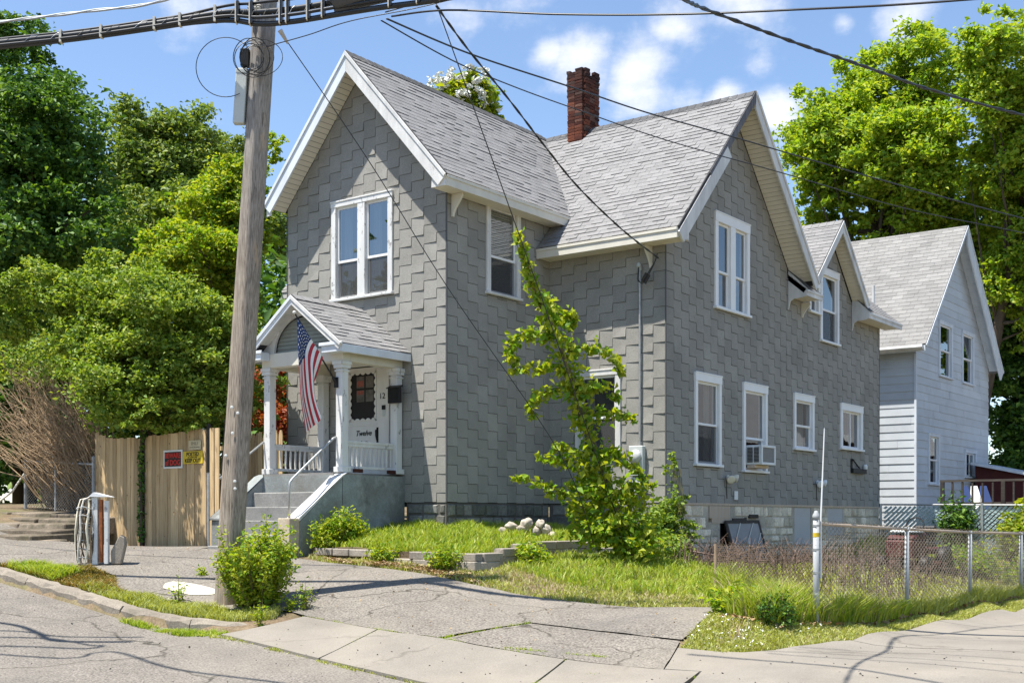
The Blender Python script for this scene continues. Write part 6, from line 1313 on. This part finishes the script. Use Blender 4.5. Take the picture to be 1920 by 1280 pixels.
T8 = [[2.2,30,9.5,1.35,2.6],[2.5,30.5,6.4,1.5,2.6],[2.6,30.5,3.4,1.6,2.0],[1.5,30.5,11.3,1.4,1.5],[3.5,32,8,1.5,4.5],[1.2,30.5,8.5,1.2,2.5]]
T9 = [[-16.27,20.55,18.04,1.16,1.05],[-16.94,20.05,18.42,.5,.42],[-15.47,21.14,17.41,.5,.42],[-16.23,20.58,16.78,1.26,.84]]
T10 = [[-28.66,10.07,11.72,3.09,1.44],[-26.7,12.78,11.94,2.47,1.24],[-23.04,14.26,11.31,2.27,1.24],[-29.27,12.11,10.43,3.71,1.24],[-24,13,9,4,2],[-32,8,9,4,3],[-22,8,5.5,4,4],[-28,5,5.5,4,4],[-17,11,6,4,4],[-33,3,5,4,4]]
T11 = [[-16.0,.9,4.6,.7,2.3],[-16.8,.3,3.2,.9,1.6]]
tree('maple_tree', 'tall dark green maple tree at the far left', 'tree', T1, (-17.2,2.3), 80000, .15, 'lf_dark', 'trees behind the houses', .34, 130, .36, .45, 30)
tree('oak_tree', 'olive green spreading tree in the distance between dark maple and pole', 'tree', T2, (-22.5,10.8), 60000, .16, 'lf_olive', 'trees behind the houses', .3, 120, .34, .4, 30)
tree('oak_tree', 'small olive tree crown peeping behind the pole in the far distance', 'tree', T2b, (-26.4,18), 15000, .17, 'lf_olive', 'trees behind the houses', .25, 50, .34, .4, 8)
tree('locust_tree', 'bright green feathery tree behind the utility pole at the left gable', 'tree', T3, (-8.7,2.2), 40000, .10, 'lf_vine', 'trees behind the houses', .15, 90, .36, .3, 24)
tree('maple_tree', 'broad sunlit yellow-green tree rising behind the cross gable and dormer', 'tree', T6, (-1.5,28.5), 130000, .175, 'lf_bright', 'trees behind the houses', .42, 150, .30, .42, 46)
tree('maple_tree', 'tall yellow-green tree at the upper right edge', 'tree', T7, (0.6,27.2), 90000, .165, 'lf_bright', 'trees behind the houses', .28, 100, .33, .4, 24)
tree('maple_tree', 'dark green tree beside the gable of the pale blue house at the right edge', 'tree', T8, (3.2,31.5), 80000, .20, 'lf_dark', 'trees behind the houses', .28, 90, .36, .3, 18)
cat_ = tree('catalpa_tree', 'rounded tree with white blossom showing above the front roof ridge', 'tree', T9, (-16.2,20.6), 9000, .28, 'lf_lime', 'trees behind the houses', .2, 45, .40, .5, 6)
p, out, cc, u = crown_points(T9[:3], 1600, .13, 26, .9); v, tr = leaves(p + np.array([.35,-.5,.1]), .17, .2); link('blossom', idx_mesh('blossom', v, tr, M['flower']), cat_)
tw = tree('woods', 'dark distant woods behind the left-hand trees', 'woods', T10, (-26,11), 52000, .34, 'lf_dark', None, .3, 110, .45, .2, 20); tw['kind'] = 'stuff'
tree('yew_tree', 'narrow dark evergreen at the left edge beside the brown stems', 'tree', T11, (-16.2,.7), 9000, .16, 'lf_dark', None, .15, 40, .45, .2, 8)
# second stem seen through the right-hand trees
for (x, y, lab) in ((-.3,27.6,'slim dark bare trunk in the gap above the neighbour roof, left of two'),(.35,27.9,'slim dark bare trunk in the gap above the neighbour roof, right of two'),(-.9,31.5,'bare forked trunk half hidden in the sunlit tree')):
    t = thing('tree_trunk', (x,y,1), lab, 'tree trunk', 'bare trunks behind the roof'); m = MB(); m.tube([(x,y,.8),(x+.1,y,8),(x-.05,y,12.5),(x+.35,y,16.5)], [.26,.20,.16,.05], 8); m.tube([(x,y,11),(x-1.3,y-.3,13.2),(x-2.2,y-.4,14.2)], [.10,.07,.02], 6); m.build('trunk', M['bark'], t, smooth=True)
# what stands across the streets, seen only in the window panes
fw = tree('woods', 'woods across the street from the grey house', 'woods', [[-24,-34,7,7,8.5],[-36,-30,7,7,9.5],[-12,-42,7,7,8],[-46,-24,8,7,9],[-28,-40,9,10,10]], (-24,-34), 26000, .7, 'lf_dark', None, .3, 60, .4, .3, 8, z0=0); fw['kind'] = 'stuff'
for (y0, y1, wl, lab, mt) in ((27,41,5.4,'dark house across the side street, mirrored in the side windows','redwall'),(47,66,6.0,'second house further along the side street, mirrored in the side windows','deck')):
    oh = thing('house', (21,(y0+y1)/2,0), lab, 'house'); m = MB(); m.box(16.2,25,y0,y1,-.5,wl); m.build('wall', M[mt], oh); m = MB(); m.prism([(15.8,y0-.5,wl-.1),(25.4,y0-.5,wl-.1),(20.6,y0-.5,wl+4.6)], (0,y1-y0+1,0)); m.build('roof', M['roof'], oh); m = MB(); m.box(15.72,15.8,y0-.5,y1+.5,wl-.35,wl-.1); m.build('fascia', M['trim'], oh); m = MB(); m.prism([(15.8,y0-.55,wl-.1),(15.8,y0-.55,wl-.4),(20.6,y0-.55,wl+4.3),(25.4,y0-.55,wl-.4),(25.4,y0-.55,wl-.1),(20.6,y0-.55,wl+4.6)], (0,.05,0)); m.build('bargeboard', M['trim'], oh)
# hedge trained over the fence
hg = tree('hedge_tree', 'dense rounded yellow-green hedge tree spreading over the wooden fence', 'hedge', T4, (-6.03,-1.86), 92000, .085, 'lf_hedge', None, .055, 150, .32, .45, 26, z0=1.0)
m = MB(); m.tube([(-6.03,-2.06,1.0),(-6.0,-2.08,1.9),(-6.06,-2.06,2.7),(-6.0,-2.05,3.5)], .028, 6); m.build('vine_stem', M['bark'], hg)
pp = np.stack([-6.02+RNG.normal(0,.04,330), -2.07+RNG.normal(0,.02,330), 1.15+RNG.uniform(0,1,330)**1.2*2.2], 1); v, tr = leaves(pp, .09, .1, np.tile([0.3,-1,0.2],(330,1))); link('ivy_leaves', idx_mesh('ivy_leaves', v, tr, M['lf_dark']), hg)
tree('japanese_maple', 'small dark red Japanese maple glimpsed behind the porch', 'tree', T5, (-5.6,1.0), 7000, .075, 'lf_red', None, .06, 40, .45, .3, 8)
# bare brown stems
bs = thing('brown_thicket', (-8.8,-2.2,1.7), 'thicket of dry brown bare stems under the left end of the hedge', 'thicket'); V = MB()
for k in range(420):
    f = random.random(); b = Vector((-10.6+3.0*f, -.95-.75*f*.6+random.uniform(-.35,.25), 1.7)); tx = -.8+random.gauss(0,.55); top = b+Vector((tx*.95-.2+random.gauss(0,.25), -.55*abs(tx)*.6+random.uniform(-.4,.2)-.2, random.uniform(1.3,3.5))); mid = b.lerp(top,random.uniform(.35,.6))+Vector((random.uniform(-.1,.5),random.uniform(-.2,.2),random.uniform(-.1,.35)))
    r = random.uniform(.006,.018); jj = lambda s_=.07: Vector((random.gauss(0,s_),random.gauss(0,s_),random.gauss(0,s_*.6))); q = [b, b.lerp(mid,.5)+jj(), mid, mid.lerp(top,.4)+jj(), mid.lerp(top,.75)+jj(), top+Vector((random.gauss(0,.15),0,-abs(random.gauss(0,.2))))]; V.tube(q, [r,r*.9,r*.8,r*.65,r*.45,r*.25], 4, cap=False)
    for _ in range(random.choice((0,1,1,2,3))):
        s_ = q[random.choice((2,3,4))]; e_ = s_+Vector((random.gauss(-.1,.35),random.gauss(0,.2),random.gauss(.15,.3))); V.tube([s_, s_.lerp(e_,.5)+jj(.05), e_], [r*.5,r*.35,r*.15], 3, cap=False)
o = V.build('stems', M['twig'], bs)
pp = np.stack([RNG.uniform(-11.5,-7.6,2600), RNG.uniform(-2.2,-.9,2600), RNG.uniform(4.6,5.6,2600)], 1); v, tr = leaves(pp, .10, .4); link('foliage', idx_mesh('foliage', v, tr, M['lf_hedge']), bs)
# shrub by the pole
def shrub(name, label, c, rx, h, n, size, mat, group=None, stems=40, zf=None, cat='shrub', splay=.6, up=.35):
    z0 = (zf or H)(c[0], c[1]) if not isinstance(zf, float) else zf; t = thing(name, (c[0],c[1],z0), label, cat, group); m = MB(); P = []; O = []
    per = n//stems
    for k in range(stems):
        a = random.uniform(0,6.283); r = rx*math.sqrt(random.random()); hh = h*random.uniform(.55,1.02)*(1-.3*(r/rx)**2)*(1.22 if random.random() < .16 else 1); r *= random.choice((.8,1,1,1.25)); b = Vector((c[0]+.30*r*math.cos(a), c[1]+.30*r*math.sin(a), z0-.03)); tp = Vector((c[0]+r*math.cos(a), c[1]+r*math.sin(a), z0+hh)); mid = b.lerp(tp,.5)+Vector((math.cos(a),math.sin(a),0))*splay*.22*r
        m.tube([b, mid, tp], [.008,.006,.002], 4, cap=False)
        f = RNG.uniform(.12,1.03,per)**.85; q = np.array(b)[None]*((1-f)**2)[:,None]+np.array(mid)[None]*(2*f*(1-f))[:,None]+np.array(tp)[None]*(f**2)[:,None]; q = q+RNG.normal(0,size*.85,(per,3)); P.append(q); O.append(np.tile([math.cos(a)*.5,math.sin(a)*.5,.5],(per,1)))
    m.build('stems', M['stem'], t); P = np.vstack(P); O = np.vstack(O); v, tr = leaves(P, size, up, O, aspect=2.1); link('foliage', idx_mesh('foliage', v, tr, M[mat]), t); return t
shrub('shrub', 'bushy bright green weed shrub growing against the foot of the utility pole', (1.48,-5.72), .47, 1.12, 9500, .060, 'lf_vine', None, 110)
shrub('shrub', 'leafy green weeds against the porch wall beside the newel post', (-.55,-1.98), .33, .62, 2600, .07, 'lf_vine', 'weeds by the porch', 34, 1.1)
shrub('shrub', 'tall leafy weeds under the porch cheek wall', (-.62,-2.35), .26, .55, 1500, .065, 'lf_vine', 'weeds by the porch', 24, 1.05)
shrub('weed', 'low weed at the foot of the newel post', (-.9,-2.95), .12, .20, 260, .06, 'lf_vine', None, 12, cat='weed'); shrub('weed', 'broad weed growing over the left part of the block wall', (.86,-2.55), .24, .42, 900, .06, 'lf_vine', None, 26, .82, cat='weed'); shrub('weed', 'leafy weed in front of the block wall corner', (2.25,-2.78), .26, .36, 900, .065, 'lf_vine', None, 26, cat='weed'); shrub('weed', 'spreading weed by the block wall in its shaded side', (2.95,-1.5), .3, .3, 800, .07, 'lf_vine', None, 24, cat='weed')
shrub('weed', 'dark leafy clump at the edge of the grass bank', (8.05,-3.75), .22, .30, 900, .06, 'lf_dark', None, 26, cat='weed'); shrub('weed', 'low dandelion clump with yellow flowers on the bank', (7.45,-3.45), .30, .22, 900, .09, 'lf_vine', None, 24, cat='weed')
shrub('sapling', 'bright yellow-green sapling in front of the teal slat fence', (6.3,14.2), .55, 1.35, 2200, .14, 'lf_lime', None, 22, cat='sapling'); shrub('shrub', 'dark vine clump on the teal slat fence', (4.6,14.4), .45, 1.25, 1800, .12, 'lf_dark', None, 20); shrub('shrub', 'low green shrub behind the chain-link fence at the right', (7.2,6.0), .75, .62, 4200, .085, 'lf_vine', 'yard shrubs', 50); shrub('shrub', 'leafy shrub at the far right behind the chain-link fence', (7.9,9.2), .75, .85, 4200, .09, 'lf_vine', 'yard shrubs', 50); shrub('shrub', 'dark sapling clump between the fences at the right edge', (7.6,11.6), .4, 1.5, 1600, .13, 'lf_dark', None, 20)
tl = thing('sumac_tree', (6.6,16.0,.7), 'young tree with bright lime umbrella-like leaves at the right edge above the fence', 'tree'); m = MB(); P = []
for k in range(26):
    c = Vector((5.9+random.random()*1.8, 15.6+random.uniform(-.5,.5), 1.95+random.random()*.62)); c.z = 1.9+ (c.x-5.6)*.30+random.uniform(-.12,.12); m.tube([(6.8,15.7,.6),(6.9,15.7,1.6),tuple(c)], [.02,.014,.004], 4); a = RNG.uniform(0,6.28,40); r = np.sqrt(RNG.uniform(0,1,40))*.22; P.append(np.stack([c.x+r*np.cos(a), c.y+r*np.sin(a), c.z-.9*r*r/.22+RNG.normal(0,.012,40)], 1))
m.build('stem', M['stem'], tl); v, tr = leaves(np.vstack(P), .13, .85); link('foliage', idx_mesh('foliage', v, tr, M['lf_lime']), tl)
# the vine on the guy wire
vn = thing('climbing_vine', (3.9,-.05,1.0), 'tall vine climbing the guy wire in front of the house, with drooping side shoots', 'vine')
VM = [(3.91,-.08,1.01),(3.74,-.36,1.86),(3.57,-.64,2.62),(3.44,-.9,3.36),(3.37,-1.1,3.93),(3.28,-1.33,4.49),(3.15,-1.58,4.96),(3.1,-1.78,5.43),(3.04,-1.98,5.88)]
VA = [[(3.15,-1.14,4.48),(2.88,-1.34,4.51),(2.65,-1.52,4.4),(2.58,-1.57,4.19),(2.68,-1.49,4.03)],[(3.18,-1.12,4.69),(3.38,-.97,4.79),(3.35,-.99,4.59)],[(3.28,-1.04,4.19),(3.62,-.8,4.29),(3.89,-.6,4.12),(3.99,-.52,3.9)],[(3.28,-1.04,3.94),(2.88,-1.34,3.98),(2.63,-1.53,3.92)],[(3.38,-.97,3.69),(3.02,-1.24,3.57),(2.85,-1.37,3.4),(2.88,-1.34,3.19)],[(3.45,-.92,3.61),(3.75,-.69,3.71),(3.95,-.55,3.48)],[(3.52,-.87,3.19),(3.89,-.6,3.29),(4.14,-.41,3.19)],[(3.75,-.69,2.36),(3.42,-.94,2.46),(3.15,-1.14,2.55),(2.95,-1.29,2.58)],[(3.75,-.69,2.11),(3.28,-1.04,1.98),(3.02,-1.24,2.15),(2.65,-1.52,2.27)],[(3.69,-.74,2.52),(3.95,-.55,2.62),(4.19,-.37,2.36),(4.29,-.3,2.23)],[(3.82,-.65,1.94),(3.42,-.94,1.86),(3.34,-1.0,1.69)],[(3.89,-.6,1.94),(4.22,-.35,2.11),(4.41,-.21,2.15)],[(2.95,-1.29,5.03),(3.08,-1.19,4.94),(3.2,-1.1,4.69)],[(3.69,-.74,2.61),(3.28,-1.04,2.69),(3.15,-1.14,2.77)]]
m = MB(); P = []; O = []
S = smooth([Vector(p) for p in VM], 10)
for off in (.0,.05,-.04): m.tube([p+Vector((off*math.sin(i*.4),off*math.cos(i*.3),0)) for i, p in enumerate(S)], np.interp(np.arange(len(S)), [0,len(S)-1], [.035,.004]), 6)
for i, p in enumerate(S):
    f = i/(len(S)-1); wd = float(np.interp(f, [0,.12,.25,.4,.5,.62,.75,.85,1], [.26,.24,.15,.09,.12,.11,.07,.05,.02])); n = int(float(np.interp(f, [0,.2,.6,1], [20,16,12,7]))); g = RNG.normal(size=(n,3))*[wd,wd,.07]; P.append(np.array(p)[None]+g); O.append(g/.3)
for arm in VA:
    A = smooth([Vector(p) for p in arm], 7); m.tube(A, np.interp(np.arange(len(A)), [0,len(A)-1], [.010,.003]), 4)
    for i, p in enumerate(A):
        f = i/(len(A)-1); n = int(10*(1-.7*f))+2; g = RNG.normal(size=(n,3))*(.075*(1-.6*f)); g[:, 2] -= .045; P.append(np.array(p)[None]+g); O.append(g*3+[0,0,.4])
m.build('stem', M['stem'], vn); v, tr = leaves(np.vstack(P), .115, .35, np.vstack(O), droop=.6, aspect=1.6); link('foliage', idx_mesh('foliage', v, tr, M['lf_vine']), vn)
VB = [[3.51,-.63,2.16,.40,.30],[3.65,-.53,1.52,.45,.40],[4.08,-.2,1.30,.40,.42],[3.83,-.02,1.95,.30,.34],[3.45,-.92,3.80,.16,.30]]
p, out, cc, u = crown_points(VB, 1900, .42, 60, .2); v, tr = leaves(p, .10, .35, out, droop=.3, aspect=1.6); link('foliage', idx_mesh('foliage', v, tr, M['lf_vine']), vn)
iv = thing('ivy', (2.95,2.8,.9), 'ivy and weeds climbing the pale stone corner of the house', 'ivy'); IV = [[2.93,2.95,2.49,.16,.34],[2.98,2.95,1.9,.25,.39],[2.84,2.84,1.41,.40,.44],[3.14,3.05,1.32,.25,.49],[2.86,2.68,.98,.50,.30],[3.25,3.1,.92,.2,.39],[3.5,1.9,1.05,.45,.35],[3.7,1.3,1.0,.4,.3]]
p, out, cc, u = crown_points(IV, 6200, .42, 60, .2); v, tr = leaves(p, .085, .3, out); link('foliage', idx_mesh('foliage', v, tr, M['lf_hedge']), iv); m = MB()
for k in range(7): m.tube([(2.9+.08*k,2.9-.03*k,.7),(2.95+.05*k,2.95,1.4),(2.92+.03*k,2.98,2.5)], .008, 4)
m.build('stem', M['stem'], iv)
# ---- grass
M['straw'] = leafmat('straw', [(.20,.15,.07),(.34,.27,.13),(.45,.38,.2),(.5,.44,.26)], .2)
def blades(name, poly, n, h, mat, zf=None, w=.007, lean=.45, label=None, hvar=.5, dens=None, clumps=0):
    poly = np.array(poly); lo = poly.min(0); hi = poly.max(0); P = []; got = 0
    while got < n:
        q = RNG.uniform(lo, hi, (n*2, 2)) if not clumps else (RNG.uniform(lo, hi, (clumps, 2))[RNG.integers(0, clumps, n*2)] + RNG.normal(0, .05, (n*2, 2))); q = q[inpoly(q[:,0], q[:,1], poly)]
        if dens is not None: q = q[RNG.uniform(0,1,len(q)) < dens(q[:,0], q[:,1])]
        P.append(q); got += len(q)
    P = np.vstack(P)[:n]; z = (zf or Hn)(P[:,0], P[:,1])-.03; H0 = h*RNG.uniform(1-hvar, 1+hvar, n)*(.75+.5*np.sin(P[:,0]*3.1+1.3*np.sin(P[:,1]*2.3))**2); a = RNG.uniform(0,6.283,n); L = lean*H0*RNG.uniform(.2,1.3,n); b = RNG.uniform(0,6.283,n); W = w*RNG.uniform(.6,1.5,n)
    base = np.stack([P[:,0],P[:,1],z],1); wv = np.stack([np.cos(b)*W, np.sin(b)*W, 0*W],1); dv = np.stack([np.cos(a)*L, np.sin(a)*L, 0*L],1); upv = np.array([0,0,1])
    m1 = base+dv*.28+upv*(H0*.58)[:,None]; tp = base+dv+upv*(H0*(1-.10*lean))[:,None]; v = np.stack([base-wv, base+wv, m1+wv*.8, m1-wv*.8, tp],1).reshape(-1,3); k = np.arange(n)*5
    tr = np.stack([np.stack([k,k+1,k+2],1),np.stack([k,k+2,k+3],1),np.stack([k+3,k+2,k+4],1)],1).reshape(-1,3); o = link(name, idx_mesh(name, v, tr, M[mat])); o['kind'] = 'stuff'; tag(o, label, 'grass'); return o
bedg = [(-.95,-2.38),(2.5,-2.38),(2.55,1.75),(2.6,3.1),(.05,3.15),(.05,-.02),(-.95,-.02)]
blades('grass', bedg, 24000, .14, 'grass', Bz, .010, .6, 'lush tall grass in the raised bed before the house')
verge = [(-.9,-2.62),(2.6,-2.66),(2.75,-2.3),(2.8,1.7),(3.0,3.2),(2.8,5),(5.6,4.5),(5.7,-.6),(7.0,-1.9),(7.05,-2.95),(5.75,-3.14),(4.92,-3.16),(3.85,-3.2),(3.33,-3.2),(2.29,-3.18),(-.1,-2.95)]
blades('grass', verge, 36000, .055, 'grass_dry', None, .006, .7, 'short patchy grass on the slope above the driveway', dens=lambda x, y: .35+.65*(np.sin(x*2.1)*np.cos(y*2.7+x) > -.35)); blades('grass', [(2.8,-2.0),(3.0,3),(5.6,3),(5.6,-.6),(6.3,-1.8),(4.5,-2.4)], 13000, .11, 'grass', None, .008, .7, 'greener grass below the vine')
bank = [(7.02,-2.9),(7.12,-3.4),(7.3,-4.35),(7.42,-4.88),(7.95,-4.93),(8.38,-4.56),(8.64,-4.05),(8.78,-3.38),(8.78,-1),(8.78,1),(8.82,4),(8.83,12),(8.42,12),(8.40,5.7),(8.36,0),(8.2,-3.1),(7.6,-2.6)]
bare = lambda x, y: 1-.93*np.exp(-(((x-8.0-.25*np.sin(y*2))/.16)**2+((y+4.05)/.42)**2))-.6*np.exp(-(((x-8.5)/.10)**2))*(np.sin(y*4.1+np.sin(y*1.7)*2) > .1)
blades('grass', bank, 46000, .05, 'grass_dry', None, .006, .8, 'short clover lawn strip between fence and pavement', dens=bare); tallg = [(5.9,-1.0),(7.0,-2.4),(7.15,-3.3),(7.5,-3.85),(8.1,-3.85),(8.4,-3.0),(8.45,-.2),(8.3,-.2),(8.2,-2.9),(7.2,-2.0),(6.2,-.6)]
blades('grass', tallg, 15000, .25, 'grass', None, .008, .65, 'tall wild grass around the fence corner', .6); blades('grass', [(8.2,-.2),(8.48,-.2),(8.5,3),(8.5,6),(8.3,6),(8.25,2.5)], 5000, .18, 'grass_dry', None, .007, .6, 'dry grass along the foot of the chain-link fence'); blades('grass', [(5.7,-.4),(8.2,-2.7),(8.3,12),(2.8,14),(2.8,5)], 26000, .12, 'grass_dry', None, .01, .7, 'rough grass in the fenced side yard')
strip = [(1.95,-5.72),(1.3,-6.0),(.3,-6.2),(-1.2,-6.35),(-1.3,-6.62),(.2,-6.62),(1.1,-6.5),(1.7,-6.35),(2.1,-6.0)]
blades('grass', strip, 6500, .09, 'grass_dry', None, .006, .8, 'sparse grass on the strip behind the kerb'); moss = [(-1.6,-5.8),(-2.4,-5.65),(-3.0,-6.3),(-3.3,-6.62),(-1.0,-6.62),(-.2,-6.35),(-1.0,-6.2)]
blades('moss', moss, 9000, .07, 'moss', None, .009, .9, 'orange-green mossy weeds at the foot of the gatepost'); blades('moss', [(-3.1,-6.62),(-1.9,-6.62),(-2.0,-6.1),(-2.9,-6.1)], 4000, .13, 'grass', None, .008, .8, 'green tuft by the kerb below the gatepost')
kerbw = [(.2,-6.90),(1.4,-6.82),(2.0,-6.68),(2.15,-6.9),(1.2,-7.05),(.2,-6.98)]
blades('weeds', kerbw, 2600, .07, 'grass', zroad, .007, .8, 'weeds growing in the gutter along the kerb', clumps=45); blades('weeds', [(2.1,-6.95),(5.8,-7.02),(5.8,-7.10),(2.1,-7.06)], 1000, .035, 'grass_dry', None, .006, .9, 'tufts in the joint between slab and road', clumps=40)
def jointweeds(a, b, n, lab):
    a = np.array(a); b = np.array(b); d = (b-a)/np.linalg.norm(b-a); q = np.array([-d[1],d[0]])*.022; blades('weeds', [tuple(a-q),tuple(b-q),tuple(b+q),tuple(a+q)], n, .035, 'grass', None, .005, .9, lab, clumps=int(n/22)+4)
jointweeds((2.4,-5.79),(6.6,-5.79), 900, 'tufts along the joint between slabs and driveway'); jointweeds((3.75,-5.8),(3.95,-7.0), 260, 'tufts in the joint between the first two slabs'); jointweeds((6.53,-5.8),(6.81,-7.0), 300, 'tufts in the joint between the right-hand slabs'); jointweeds((4.72,-5.75),(5.21,-4.63), 240, 'tufts in the driveway joint'); jointweeds((5.6,-5.72),(6.9,-5.5), 420, 'weeds in a crack of the driveway'); jointweeds((7.0,-6.2),(8.3,-6.0), 300, 'weeds in the crack of the right-hand pavement')
for i, (x, y, s, lab) in enumerate(((2.15,-5.5,.34,'upright weed beside the pole shrub on the driveway edge'),(2.2,-6.35,.32,'single weed standing in the gutter below the shrub'),(.35,-6.15,.34,'spindly weed on the kerb strip left of the pole'),(-.7,-4.9,.10,'small weed in the middle of the left asphalt'),(2.0,-5.62,.14,'low leafy weed at the slab corner'))): shrub('weed', lab, (x,y), s*.30, s, 150, .045, 'lf_vine', None, 8, cat='weed')
blades('grass', verge, 9000, .07, 'straw', None, .005, 1.1, 'dead straw in the grass above the driveway'); blades('grass', bank, 9000, .05, 'straw', None, .005, 1.2, 'dead straw in the bank grass')
blades('grass', tallg, 2500, .30, 'straw', None, .005, .7, 'dry stalks in the tall grass')
# flowers on the bank, leaf litter
def dots(name, poly, n, size, mat, label, zoff=.04, cat='flowers'):
    poly = np.array(poly); q = RNG.uniform(poly.min(0), poly.max(0), (n*6,2)); q = q[inpoly(q[:,0],q[:,1],poly)][:n]; p = np.stack([q[:,0],q[:,1],Hn(q[:,0],q[:,1])+zoff],1); v, tr = leaves(p, size, .8, aspect=1.1); o = link(name, idx_mesh(name, v, tr, M[mat])); o['kind'] = 'stuff'; tag(o, label, cat)
dots('clover_flowers', [(7.15,-3.9),(7.4,-4.85),(7.95,-4.9),(8.3,-4.5),(8.5,-3.2),(8.0,-3.9)], 150, .020, 'flower', 'white clover flowers on the bank'); dots('dandelion_flowers', [(7.1,-3.0),(7.6,-3.0),(7.8,-3.6),(7.2,-3.7)], 9, .06, 'dandelion', 'yellow dandelion flowers on the bank', .22)
M['litter'] = leafmat('litter', [(.14,.07,.03),(.25,.15,.07),(.36,.25,.13),(.42,.33,.2)], .1); dots('leaf_litter', [(-.5,-2.7),(2.7,-2.75),(3.3,-3.18),(.2,-2.98)], 900, .05, 'litter', 'dry leaf litter along the driveway edge', .012, 'leaves'); dots('leaf_litter', [(8.2,-3.9),(8.5,-3.0),(8.55,5),(8.3,5),(8.3,-2.8),(7.4,-4.0)], 900, .05, 'litter', 'dry leaves along the foot of the fence', .03, 'leaves')
dots('leaf_litter', [(-9,-6.5),(7,-5.5),(7,-3.2),(-3,-2.9),(-9,-4)], 420, .022, 'litter', 'scattered leaf crumbs on the driveway', .006, 'leaves'); M['pebble'] = plain('pebble', (.05,.045,.04), .9, .4); dots('pebbles', [(1,-9.5),(11,-9),(12,-3.5),(9,-3),(8.7,-5),(2.5,-5.9),(2.3,-7.2),(-3,-7.2)], 300, .022, 'pebble', 'tiny dark pebbles on road and pavement', .016, 'pebbles')
